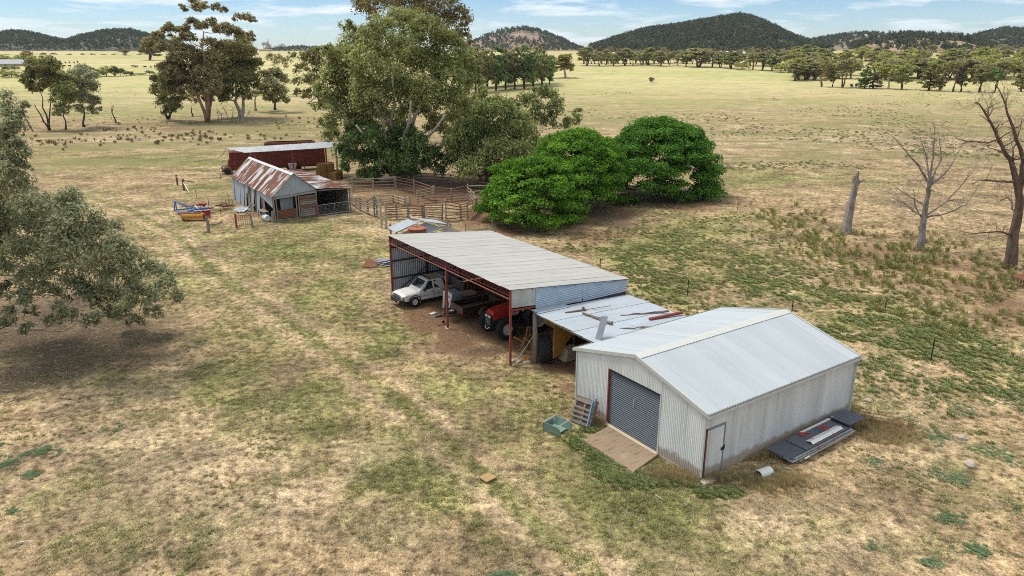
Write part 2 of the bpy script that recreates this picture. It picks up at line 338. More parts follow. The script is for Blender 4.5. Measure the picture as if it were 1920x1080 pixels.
def build_ground():
    def axis(lim, step, far, g):
        a = [0.0]
        while a[-1] < lim: a.append(a[-1]+step)
        s = step
        while a[-1] < far: s *= g; a.append(a[-1]+s)
        return np.array(a)
    px_ = axis(55, .36, 9000, 1.055); xs = np.concatenate([-px_[:0:-1], px_])
    py_ = axis(100, .36, 9000, 1.035); ny = axis(4, 2, 3000, 1.3); ys = np.concatenate([-ny[:0:-1], py_])
    X, Y = np.meshgrid(xs, ys)
    Z = T0(X, Y); near = np.clip(1-np.hypot(X, Y-45)/110, 0, 1)
    Z = Z+near*((fbm(X, Y, 1.4, 41, 3)-.5)*.09)-near*.035
    V = np.stack([X, Y, Z], -1).reshape(-1, 3)
    ny_, nx_ = X.shape; i = np.arange(ny_-1)[:, None]*nx_+np.arange(nx_-1)[None]
    Fc = np.stack([i, i+1, i+nx_+1, i+nx_], -1).reshape(-1, 4)
    me = fastmesh('ground', V, Fc, None)
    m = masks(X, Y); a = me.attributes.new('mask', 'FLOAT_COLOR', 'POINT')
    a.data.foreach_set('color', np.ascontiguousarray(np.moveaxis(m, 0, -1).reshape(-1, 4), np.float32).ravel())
    for p in me.polygons: pass
    me.polygons.foreach_set('use_smooth', np.ones(len(Fc), bool))
    n = NT('ground', .95, 0, .1); P = n.pos()
    at_ = n.N.new('ShaderNodeAttribute'); at_.attribute_name = 'mask'
    sy = n.N.new('ShaderNodeSeparateXYZ'); n.L(P, sy.inputs[0])
    sp = n.N.new('ShaderNodeSeparateColor'); n.L(at_.outputs['Color'], sp.inputs[0])
    g, d, s, l = sp.outputs[0], sp.outputs[1], sp.outputs[2], at_.outputs['Alpha']
    big = n.noise(P, .06, 5, .62); mid = n.noise(P, .9, 5, .65); fine = n.noise(P, 6.5, 4, .7); vf = n.noise(P, 26, 3, .75)
    st2 = n.noise(n.map(P, (14, 3, 3), rot=(0, 0, .5)), 1.0, 3, .7); m3 = n.noise(P, .28, 5, .7); m4 = n.noise(P, 2.2, 4, .75)
    base = n.mix(n.ramp(big, [(.35, 0.), (.65, 1.)]), (.355, .238, .135), (.445, .315, .185))
    base = n.mix(n.ramp(mid, [(.36, 0.), (.62, 1.)]), (.235, .160, .078), base)
    base = n.mix(n.ramp(st2, [(.50, 0.), (.74, .55)]), base, (.56, .46, .30))
    pale = n.mix(n.ramp(fine, [(.3, 0.), (.7, 1.)]), (.44, .335, .205), (.61, .485, .325))
    c = n.mix(n.math('MULTIPLY', s, .8), base, pale)
    gr = n.mix(n.ramp(fine, [(.32, 0.), (.62, 1.)]), (.075, .085, .026), (.25, .24, .088))
    gr = n.mix(n.ramp(mid, [(.4, 0.), (.7, .5)]), gr, (.28, .26, .085))
    gf = n.math('ADD', g, n.math('MULTIPLY', n.math('SUBTRACT', mid, .5), .7)); gf = n.math('ADD', gf, n.math('MULTIPLY', n.math('SUBTRACT', fine, .5), 1.4))
    c = n.mix(n.ramp(gf, [(.06, 0.), (.74, .9)]), c, gr)
    c = n.mix(1.0, c, n.ramp(m3, [(.33, .74), (.5, 1.), (.68, 1.18)]), 'MULTIPLY'); c = n.mix(1.0, c, n.ramp(m4, [(.34, .58), (.5, 1.), (.66, 1.25)]), 'MULTIPLY')
    c = n.mix(1.0, c, n.ramp(n.noise(n.map(P, (.11, .2, .1)), 1.0, 6, .8), [(.38, .72), (.5, 1.05), (.62, 1.28)]), 'MULTIPLY')
    di = n.mix(n.ramp(fine, [(.3, 0.), (.7, 1.)]), (.13, .068, .036), (.255, .150, .088))
    c = n.mix(1.0, c, n.ramp(m3, [(.33, .74), (.5, 1.), (.68, 1.18)]), 'MULTIPLY'); c = n.mix(1.0, c, n.ramp(m4, [(.34, .58), (.5, 1.), (.66, 1.25)]), 'MULTIPLY')
    di = n.mix(n.ramp(vf, [(.60, 0.), (.72, .6)]), di, (.42, .32, .22))
    df = n.math('ADD', d, n.math('MULTIPLY', n.math('SUBTRACT', fine, .5), .9)); df = n.math('ADD', df, n.math('MULTIPLY', n.math('SUBTRACT', mid, .5), .6))
    c = n.mix(n.ramp(df, [(.30, 0.), (.60, .95)]), c, di)
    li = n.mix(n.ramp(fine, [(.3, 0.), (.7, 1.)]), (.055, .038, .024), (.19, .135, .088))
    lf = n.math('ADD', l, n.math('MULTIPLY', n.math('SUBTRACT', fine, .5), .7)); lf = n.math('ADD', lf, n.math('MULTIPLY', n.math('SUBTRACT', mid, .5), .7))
    c = n.mix(n.ramp(lf, [(.18, 0.), (.6, .92)]), c, li)  # dark tone for litter and painted tree shade
    # fine straw and clod grain
    gr_ = n.ramp(vf, [(.28, .32), (.45, .88), (.60, 1.12), (.72, 1.85)])
    c = n.mix(1.0, c, gr_, 'MULTIPLY')
    gr2 = n.ramp(n.noise(P, 11, 4, .8), [(.3, .55), (.5, 1.), (.68, 1.4)])
    c = n.mix(1.0, c, gr2, 'MULTIPLY')
    # distant pasture is greener gold and smoother, its sunlit brightness painted in
    fr = n.ramp(n.math('MULTIPLY', sy.outputs[1], 1/600.), [(.28, 0.), (.62, 1.)])
    gold = n.mix(n.ramp(n.noise(n.map(P, (.006, .03, .1)), 1.0, 5, .6), [(.36, 0.), (.64, 1.)]), (.62, .50, .265), (.42, .41, .165))
    dr = n.ramp(n.math('MULTIPLY', n.noise(n.map(P, (.022, .07, .1)), 1.0, 6, .72), n.ramp(n.math('MULTIPLY', sy.outputs[1], 1/400.), [(.2, .6), (.3, 1.)])), [(.46, 0.), (.58, .8)]); c = n.mix(dr, c, (.20, .185, .075))
    gold = n.mix(n.math('MULTIPLY', g, .8), gold, (.42, .45, .15))
    gold = n.mix(n.ramp(n.noise(n.map(P, (.05, .25, .1)), 1.0, 5, .7), [(.5, 0.), (.72, .45)]), gold, (.26, .22, .10))
    gold = n.mix(1.0, gold, n.ramp(n.noise(n.map(P, (.12, .3, .1)), 1.0, 5, .8), [(.36, .68), (.5, 1.), (.64, 1.2)]), 'MULTIPLY')
    c = n.mix(n.math('MULTIPLY', fr, .8), c, gold)
    n.color(c)
    h = n.math('ADD', n.math('MULTIPLY', fine, .6), n.math('MULTIPLY', vf, .4)); h = n.math('ADD', h, n.math('MULTIPLY', mid, .8))
    n.bump(h, .8, .07)
    me.materials.append(n.m)
    tag(link('ground', me), kind='structure')
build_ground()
# ------------------------------------------------------------------ leaf material and crown builder
def leafmat(name, dark, mid, light, trans=.25, scale=.5, warm=None):
    m = bpy.data.materials.new(name); m.use_nodes = True; t = m.node_tree; N = t.nodes; L = t.links
    for x in list(N): N.remove(x)
    out = N.new('ShaderNodeOutputMaterial'); d = N.new('ShaderNodeBsdfDiffuse'); tr = N.new('ShaderNodeBsdfTranslucent'); mx = N.new('ShaderNodeMixShader')
    gl = N.new('ShaderNodeBsdfGlossy'); gl.inputs['Roughness'].default_value = .5; gl.inputs[0].default_value = (.8, .85, .9, 1)
    mg = N.new('ShaderNodeMixShader'); mg.inputs[0].default_value = .012
    mx.inputs[0].default_value = trans
    a = N.new('ShaderNodeAttribute'); a.attribute_name = 'rnd'; g = N.new('ShaderNodeNewGeometry'); n = N.new('ShaderNodeTexNoise')
    oi = N.new('ShaderNodeObjectInfo'); n.inputs['Scale'].default_value = scale; n.inputs['Detail'].default_value = 2; L.new(g.outputs['Position'], n.inputs['Vector'])
    ad = N.new('ShaderNodeMath'); ad.operation = 'MULTIPLY_ADD'; ad.inputs[1].default_value = .55; L.new(a.outputs['Fac'], ad.inputs[0])
    ml = N.new('ShaderNodeMath'); ml.operation = 'MULTIPLY'; ml.inputs[1].default_value = .55; L.new(n.outputs[0], ml.inputs[0]); L.new(ml.outputs[0], ad.inputs[2])
    ad2 = N.new('ShaderNodeMath'); ad2.operation = 'MULTIPLY_ADD'; ad2.inputs[1].default_value = .22; L.new(oi.outputs['Random'], ad2.inputs[0]); L.new(ad.outputs[0], ad2.inputs[2])
    r = N.new('ShaderNodeValToRGB'); e = r.color_ramp.elements; e.new(.5)
    e[0].position = .2; e[0].color = (*dark, 1); e[1].position = .55; e[1].color = (*mid, 1); e[2].position = .95; e[2].color = (*light, 1)
    L.new(ad2.outputs[0], r.inputs[0]); L.new(r.outputs[0], d.inputs[0]); L.new(r.outputs[0], tr.inputs[0])
    L.new(d.outputs[0], mx.inputs[1]); L.new(tr.outputs[0], mx.inputs[2]); L.new(mx.outputs[0], mg.inputs[1]); L.new(gl.outputs[0], mg.inputs[2]); L.new(mg.outputs[0], out.inputs[0])
    return m
LM = {
 'gum': leafmat('gum_leaves', (.070, .082, .024), (.245, .262, .080), (.49, .50, .19), .45),
 'gum_grey': leafmat('grey_gum_leaves', (.10, .108, .050), (.285, .295, .155), (.54, .54, .32), .4),
 'gum_brown': leafmat('bronze_gum_leaves', (.090, .074, .030), (.25, .205, .085), (.42, .36, .16), .42),
 'gum_dark': leafmat('dark_gum_leaves', (.066, .070, .022), (.20, .198, .066), (.38, .35, .13), .42),
 'pepper': leafmat('pepper_leaves', (.042, .072, .020), (.115, .175, .048), (.23, .32, .095), .38),
 'willow': leafmat('willow_leaves', (.075, .092, .026), (.20, .225, .072), (.37, .40, .14), .4),
 'fig': leafmat('bright_leaves', (.026, .074, .006), (.102, .225, .014), (.235, .44, .036), .38),
 'fig2': leafmat('deep_leaves', (.018, .058, .006), (.060, .155, .014), (.145, .31, .030), .35),
 'lime': leafmat('lime_leaves', (.17, .185, .04), (.35, .36, .085), (.52, .51, .17), .45),
 'olive': leafmat('olive_leaves', (.14, .135, .055), (.30, .28, .12), (.48, .44, .22), .45),
 'gold': leafmat('gold_leaves', (.13, .10, .03), (.29, .22, .06), (.45, .35, .12), .3),
 'plum': leafmat('plum_leaves', (.03, .016, .014), (.07, .038, .032), (.13, .075, .05), .2),
 'hill': leafmat('hill_leaves', (.022, .032, .017), (.065, .080, .036), (.17, .175, .075), .25, .02),
}
def crown_mesh(name, clumps, size, per, mat, seed=0, hang=0.0, sub=9, aspect=2.2, flat=0.0, core=.34):
    """clumps rows cx,cy,cz,rx,ry,rz ; per = leaves per m^2 of clump surface ; gives an open cloud of leaf faces"""
    g = np.random.default_rng(seed); P = []; Nn = []; RN = []
    for c in clumps:
        cx, cy, cz, rx, ry, rz = c; A = 4*math.pi*((rx*ry)**1.6/3+(rx*rz)**1.6/3+(ry*rz)**1.6/3)**(1/1.6)
        n = int(max(12, A*per)); k = max(4, int(sub*(.6+A/25)))
        d = g.normal(size=(k, 3)); d /= np.linalg.norm(d, axis=1)[:, None]; d[:, 2] = np.where(d[:, 2] < -.45, -d[:, 2], d[:, 2])
        rr = g.uniform(.55, 1.0, k)[:, None]; sc_ = d*rr; tone = g.uniform(-.2, .2, k)+g.normal()*.12
        idx = g.integers(0, k, n); q = sc_[idx]+g.normal(size=(n, 3))*core*g.uniform(.35, 1, n)[:, None]*np.array([1, 1, .72])
        q *= 1/np.maximum(1, np.linalg.norm(q, axis=1)/1.22)[:, None]
        if hang: q[:, 2] -= hang*g.random(n)**2
        P.append(q*np.array([rx, ry, rz])+np.array([cx, cy, cz]))
        o = q/np.maximum(.05, np.linalg.norm(q, axis=1))[:, None]
        Nn.append(o*.55+np.array([0, 0, .75])+g.normal(size=(n, 3))*.65)
        RN.append(np.clip(g.random(n)*.8+.1+tone[idx], 0, 1))
    P = np.concatenate(P); Nn = np.concatenate(Nn); RN = np.concatenate(RN); n = len(P)
    Nn /= np.linalg.norm(Nn, axis=1)[:, None]
    d = g.normal(size=(n, 3)); 
    if hang: d[:, 2] -= 2.2*hang+.6
    d -= Nn*(d*Nn).sum(1)[:, None]; d /= np.linalg.norm(d, axis=1)[:, None]+1e-9; w = np.cross(Nn, d)
    s = size*g.uniform(.6, 1.35, n)[:, None]
    V = np.stack([P-d*s*.5, P+w*s/aspect*.5-d*s*.05, P+d*s*.5, P-w*s/aspect*.5-d*s*.05], 1).reshape(-1, 3)
    return fastmesh(name, V, np.arange(4*n).reshape(-1, 4), mat, RN)
def barkmat(name, c1, c2, c3=None, sc_=3):
    n = NT(name, .9, 0, .1); P = n.pos(); a = n.noise(n.map(P, (1, 1, .35)), sc_, 5, .6); b = n.noise(n.map(P, (1, 1, .2)), sc_*6, 3)
    c = n.mix(n.ramp(a, [(.38, 0.), (.62, 1.)]), c1, c2)
    c = n.mix(n.ramp(b, [(.5, 0.), (.72, .6)]), c, tuple(x*.4 for x in c1) if c3 is None else c3)
    n.color(c); n.bump(b, .5, .04); return n.m
BK = {'pale': barkmat('pale_gum_bark', (.42, .33, .26), (.62, .55, .46), (.25, .17, .12)), 'red': barkmat('red_gum_bark', (.22, .095, .045), (.36, .21, .13), (.42, .35, .28), .8), 'dead': barkmat('dead_wood', (.17, .135, .11), (.36, .31, .27), (.34, .31, .28)),
      'dark': barkmat('dark_bark', (.055, .042, .032), (.12, .095, .07)), 'grey': barkmat('weathered_bark', (.26, .22, .19), (.40, .36, .32), (.07, .06, .05)), 'brown': barkmat('brown_bark', (.10, .068, .05), (.19, .135, .10))}
def wobble_path(a, b, g, n=5, w=.08, sag=0.0):
    a = Vector(a); b = Vector(b); L_ = (b-a).length; out = []
    for i in range(n+1):
        t = i/n; p = a.lerp(b, t)
        if 0 < i < n: p += Vector(g.normal(size=3))*w*L_*.5
        p.z += sag*L_*4*t*(1-t); out.append(p)
    return out
def tree(name, label, cat, base, clumps, leaf, size, per, bark, tr=.3, forks=None, group=None, seed=1, hang=0., trunks=None, nlimb=None, core=.34, sub=9, twigs=2, sag=.03, roots=True, aspect=2.2):
    """clumps in world coordinates relative to base"""
    g = np.random.default_rng(seed); th = thing(name, label, cat, base, 0, group)
    me = crown_mesh('crown', clumps, size, per, LM[leaf], seed, hang, sub, core=core, aspect=aspect)
    link('crown', me, th)
    mb = MB(); trunks = trunks or [((0, 0, 0), (0, 0, max(c[2] for c in clumps)*.45))]
    joints = []
    for a, b in trunks:
        p = wobble_path(a, b, g, 5, .05); r = [tr*(1.35 if i == 0 else 1)*(1-.72*i/5) for i in range(6)]
        if roots: p[0].z -= .15
        mb.tube(p, r, 8); joints += [(p[i], r[i]) for i in range(2, 6)]
    order = sorted(range(len(clumps)), key=lambda i: np.hypot(clumps[i][0], clumps[i][1])+abs(clumps[i][2]))
    for i in order[:nlimb or len(order)]:
        c = Vector(clumps[i][:3]); best = min(joints, key=lambda j: (j[0]-c).length+(3 if j[0].z > c.z+.5 else 0)+.4*abs(j[0].x)*0)
        L_ = (c-best[0]).length
        if L_ < .3: continue
        r0 = min(best[1]*.75, .035*L_+.03); p = wobble_path(best[0], c+Vector((0, 0, -.3*clumps[i][5])), g, 5, .09, -sag)
        rr = [max(.015, r0*(1-.75*k/5)) for k in range(6)]; mb.tube(p, rr, 6, cap=False); joints += [(p[k], rr[k]) for k in (3, 5)]
        for _ in range(twigs):
            e = c+Vector(g.normal(size=3))*.5*clumps[i][3]
            q = wobble_path(p[4], e, g, 3, .12); mb.tube(q, [rr[4]*.6, rr[4]*.5, rr[4]*.35, .008], 4, cap=False)
    link('trunk', mb.mesh('trunk', BK[bark], True), th)
    return th
def pc(base, Y, lst):
    """clumps listed as (px, py, r_px, rz_px, dy) on a plane at depth Y -> rows relative to base"""
    out = []
    for px, py, r, rz, dy in lst:
        p = atY(px, py, Y+dy)-base; k = (Y+dy)/F*1.03
        out.append((p.x, p.y, p.z, r*k, r*k*.95, rz*k))
    return out
def scatter(name, label, pts, scl, src, kind='stuff', rnd=None):
    me = bpy.data.meshes.new(name); me.vertices.add(len(pts)); me.vertices.foreach_set('co', np.ascontiguousarray(pts, np.float32).ravel())
    a = me.attributes.new('sc', 'FLOAT', 'POINT'); a.data.foreach_set('value', np.ascontiguousarray(scl, np.float32))
    rot = np.zeros((len(pts), 3), np.float32); rot[:, 2] = rng.uniform(0, 6.283, len(pts)); rot[:, 0] = rng.normal(0, .12, len(pts))
    a = me.attributes.new('rot', 'FLOAT_VECTOR', 'POINT'); a.data.foreach_set('vector', rot.ravel())
    o = link(name, me); tag(o, label, None, None, kind)
    ng = bpy.data.node_groups.new(name, 'GeometryNodeTree'); ng.interface.new_socket('Geometry', in_out='INPUT', socket_type='NodeSocketGeometry'); ng.interface.new_socket('Geometry', in_out='OUTPUT', socket_type='NodeSocketGeometry')
    N = ng.nodes; i = N.new('NodeGroupInput'); ou = N.new('NodeGroupOutput'); ip = N.new('GeometryNodeInstanceOnPoints'); oi = N.new('GeometryNodeObjectInfo')
    oi.inputs[0].default_value = src; oi.inputs['As Instance'].default_value = True
    s1 = N.new('GeometryNodeInputNamedAttribute'); s1.data_type = 'FLOAT'; s1.inputs[0].default_value = 'sc'
    s2 = N.new('GeometryNodeInputNamedAttribute'); s2.data_type = 'FLOAT_VECTOR'; s2.inputs[0].default_value = 'rot'
    ng.links.new(i.outputs[0], ip.inputs['Points']); ng.links.new(oi.outputs['Geometry'], ip.inputs['Instance'])
    ng.links.new(s1.outputs[0], ip.inputs['Scale']); ng.links.new(s2.outputs[0], ip.inputs['Rotation']); ng.links.new(ip.outputs[0], ou.inputs[0])
    m = o.modifiers.new('scatter', 'NODES'); m.node_group = ng
    return o
def tuft_obj(name, blades, w, h, bw, mat, seed=0, lean=.5, quad=False):
    g = np.random.default_rng(seed); V = []; Fc = []
    for i in range(blades):
        a = g.uniform(0, 6.283); r = g.uniform(0, w*.5); x, y = r*math.cos(a), r*math.sin(a); l = g.uniform(.5, 1)*h
        b = a+g.normal(0, .6); dx, dy = math.cos(b)*l*lean, math.sin(b)*l*lean; px_, py_ = -math.sin(b)*bw/2, math.cos(b)*bw/2
        n = len(V)
        if quad:
            V += [(x, y, 0), (x+dx*.5+px_, y+dy*.5+py_, l*.65), (x+dx, y+dy, l*.8), (x+dx*.5-px_, y+dy*.5-py_, l*.6)]; Fc.append((n, n+1, n+2, n+3))
        else:
            V += [(x-px_, y-py_, 0), (x+px_, y+py_, 0), (x+dx, y+dy, l), (x+dx, y+dy, l)]; Fc.append((n, n+1, n+2, n+3))
    if not quad: Fc = [f[:3] for f in Fc]
    V = np.array(V); Fc = np.array(Fc)
    me = fastmesh(name, V, Fc, mat, g.random(len(Fc)))
    return bpy.data.objects.new(name, me)    # linked only through the scatter that uses it
# ------------------------------------------------------------------ building materials
def galv(name, base=(.55,.58,.60), rough=.5, metal=.35, streak=(1, 1, .25), sc_=3., lo=.78, rust=0, rustcol=(.25,.10,.05), blotch=.5):
    n = NT(name, rough, metal, .4); o = n.tc.outputs['Object']
    a = n.noise(n.map(o, streak), sc_, 5, .65); b = n.noise(o, 14, 3, .6)
    c = n.mix(n.ramp(a, [(.32, 0.), (.66, 1.)]), tuple(x*lo for x in base), base)
    c = n.mix(n.math('MULTIPLY', n.ramp(b, [(.5, 0.), (.8, 1.)]), .12*blotch), c, (.9, .9, .9))
    c = n.mix(n.math('MULTIPLY', n.orand(), .26), c, tuple(x*.6 for x in base))
    if rust:
        q = n.noise(n.map(o, streak), sc_*1.3, 6, .7); c = n.mix(n.ramp(q, [(1-rust-.02, 0.), (1-rust+.12, 1.)]), c, rustcol)
    if 'wall_steel' in name:
        sz = n.N.new('ShaderNodeSeparateXYZ'); n.L(o, sz.inputs[0]); sp = n.math('ADD', n.math('MULTIPLY', sz.outputs[2], 1.5), n.math('MULTIPLY', n.noise(o, 2.5, 5, .7), -1.1)); c = n.mix(n.ramp(sp, [(.0, .75), (.25, 0.)]), c, (.30, .22, .14))
        st = n.noise(n.map(o, (5, 5, .12)), 1.0, 4, .7); c = n.mix(n.ramp(st, [(.56, 0.), (.72, .55)]), c, (.27, .25, .22))
    if name == 'dull_zinc_roof':
        sy = n.N.new('ShaderNodeSeparateXYZ'); n.L(o, sy.inputs[0]); fr = n.math('FRACT', n.math('MULTIPLY', n.math('ADD', sy.outputs[1], .17), 1/.80021)); ln = n.noise(n.map(o, (.5, 6, 1)), 1., 4, .6)
        c = n.mix(n.math('MULTIPLY', n.math('GREATER_THAN', fr, .93), n.ramp(ln, [(.4, .25), (.6, .9)])), c, (.12,.11,.10))
    n.color(c); n.bump(a, .04, .01)
    n.rough(n.ramp(a, [(.3, rough+.12), (.7, rough-.05)])); return n.m
M = {
 'roof': galv('shed_roof_steel', (.43,.465,.485), .72, .03, (1, .2, 1), 1.2, .95, blotch=.2),
 'wall': galv('shed_wall_steel', (.76,.76,.735), .6, .03, (1, 1, .12), 2.5, .86),
 'wallside': galv('weathered_shed_wall_steel', (.72,.72,.70), .6, .03, (1, 1, .10), 1.4, .72),
 'trim': worn('shed_flashing', (.56,.555,.52), .1, (.3,.28,.25), .15, .5, .1),
 'shutter': galv('roller_shutter_steel', (.15,.172,.19), .5, .12, (1, 1, 1), 3, .9),
 'oldroof': galv('dull_zinc_roof', (.47,.455,.415), .75, .02, (.12, 2.5, 1), 2.4, .72, .30, (.26,.235,.20)),
 'flat': galv('flat_zinc_sheet', (.40,.445,.49), .62, .06, (.3, 1, 1), 2.0, .80, .2, (.42,.44,.46)),
 'blue': galv('bluish_corrugated_sheet', (.44,.52,.61), .42, .25, (1, 1, 1), 2, .82),
 'patch': galv('stained_sheet', (.50,.50,.46), .6, .1, (1, 1, 1), 2.2, .66, .32, (.28,.25,.20)),
 'endwall': galv('inner_zinc_wall', (.42,.44,.47), .5, .25, (1, 1, .2), 2, .85),
 'redsteel': worn('red_oxide_steel', (.30,.060,.040), .3, (.10,.05,.04), .4, .7, 0, 4),
 'rust': worn('rusty_metal', (.20,.075,.038), .4, (.36,.20,.12), .5, .85, 0, 3),
 'black': worn('black_steel', (.022,.02,.02), .3, (.08,.06,.05), .4, .6), 'soil': worn('soil', (.13,.08,.05), .4, (.2,.14,.1), .5, 1, 0, 4),
 'conc': worn('pale_concrete', (.42,.33,.235), .30, (.20,.14,.10), .55, .9, 0, 1.6), 'stone': worn('stone', (.48,.42,.34), .3, (.25,.2,.15), .4, .95),
 'white': worn('old_white_paint', (.68,.67,.63), .12, (.40,.33,.25), .25, .38, 0, 2, .5), 'dusty': worn('dusty_paint', (.34,.27,.19), .3, (.22,.15,.1), .5, .85, 0, 4),
 'tyre': worn('tyre_rubber', (.018,.018,.019), .3, (.10,.085,.07), .35, .85, 0, 12), 'rim': worn('pale_rim', (.55,.54,.50), .3, (.25,.2,.15), .4, .5),
 'glass': worn('dark_glass', (.018,.022,.026), .2, (.06,.055,.05), .25, .08, 0, 2, .8), 'lamp': worn('lamp_lens', (.62,.62,.55), .1, (.4,.4,.35), .2, .15, 0, 2, .8),
 'tractor': worn('tractor_red_paint', (.42,.028,.018), .2, (.14,.03,.02), .3, .42, 0, 3, .4), 'yellow': worn('faded_yellow_paint', (.34,.165,.035), .3, (.17,.08,.035), .5, .65, 0, 3),
 'orange': worn('bright_orange_yellow_paint', (.62,.30,.035), .25, (.28,.13,.05), .4, .55), 'blueP': worn('blue_implement_paint', (.045,.16,.40), .3, (.16,.18,.20), .35, .55),
 'redP': worn('bright_red_paint', (.46,.03,.025), .25, (.22,.06,.04), .3, .5), 'grey': worn('grey_paint', (.23,.25,.28), .2, (.14,.12,.1), .3, .6), 'orangeP': worn('orange_patch', (.42,.13,.03), .2, (.2,.1,.05), .3, .6),
 'green': worn('sea_green_paint', (.21,.33,.26), .35, (.30,.29,.22), .6, .55, 0, 4), 'lblue': worn('pale_blue_painted_timber', (.22,.38,.58), .3, (.5,.5,.48), .4, .7, 0, 6),
 'dark': worn('dark_grey_coated_sheet', (.105,.115,.14), .15, (.2,.2,.21), .2, .45, .2), 'ply': worn('yellowed_board', (.40,.27,.12), .25, (.2,.13,.06), .35, .85, 0, 8),
 'plastic': worn('white_plastic_pipe', (.66,.66,.64), .15, (.3,.27,.22), .3, .5), 'strap': worn('red_strap', (.60,.05,.03), .2, (.3,.05,.03), .2, .7),
 'timber': wood('grey_timber', (.17,.135,.105), (.34,.29,.24), 0), 'timberV': wood('grey_post_timber', (.17,.135,.105), (.36,.31,.26), 2), 'timberR': wood('red_brown_timber', (.12,.065,.045), (.29,.18,.13), 0), 'timberRY': wood('brown_rail_timber', (.19,.13,.09), (.38,.30,.22), 0),
 'pale': wood('pale_round_timber', (.30,.26,.19), (.52,.46,.35), 2), 'greenpost': worn('green_treated_post', (.20,.25,.17), .3, (.36,.33,.25), .4, .9), 'deck': wood('trailer_deck', (.085,.06,.045), (.17,.125,.09), 0), 'log': wood('fallen_branch_wood', (.10,.075,.055), (.36,.30,.24), 0),
 'mesh': worn('galvanised_wire', (.45,.46,.47), .2, (.25,.2,.15), .3, .5, .4), 'bale': None,
}
n = NT('straw_bale', .95, 0, .1); o_ = n.tc.outputs['Object']; q_ = n.noise(n.map(o_, (4, 4, 16)), 2, 5, .7)
n.color(n.mix(n.ramp(q_, [(.35, 0.), (.65, 1.)]), (.11, .055, .018), (.33, .20, .075))); n.bump(q_, .8, .05); M['bale'] = n.m
def rustroof(name, ax):
    """zinc sheet with rust bands running down the slope"""
    n = NT(name, .62, .1, .3); o = n.tc.outputs['Object']
    s1 = [.35, 1.25, .35]; s1[ax] = .30
    a = n.noise(n.map(o, tuple(s1)), 1.0, 4, .55); e = n.noise(n.map(o, (1.6, 9, 1.6)), 1., 4, .6); b = n.noise(o, .33, 2)
    f = n.math('ADD', a, n.math('MULTIPLY', n.math('SUBTRACT', e, .5), .22)); f = n.math('ADD', f, n.math('MULTIPLY', n.math('SUBTRACT', b, .5), .22))
    zn = n.mix(n.ramp(e, [(.3, 0.), (.7, 1.)]), (.38, .385, .385), (.56, .555, .54)); ru = n.mix(n.ramp(e, [(.3, 0.), (.7, 1.)]), (.085, .027, .012), (.19, .068, .030))
    n.color(n.mix(n.ramp(f, [(.445, 0.), (.475, 1.)]), zn, ru)); n.bump(e, .2, .01); return n.m
M['rustroof'] = rustroof('rust_striped_zinc', 0)
M['hutsheet'] = galv('hut_wall_zinc', (.38,.42,.45), .6, .1, (1, 1, .3), 3, .72, .22, (.20,.15,.12))
M['hayroof'] = galv('patchy_zinc_roof', (.40,.415,.43), .6, .08, (1, .3, 1), 2.6, .66, .36, (.17,.11,.08))
M['truckred'] = worn('faded_red_truck_panels', (.20,.045,.026), .65, (.07,.03,.022), .7, .8, 0, 1.5)
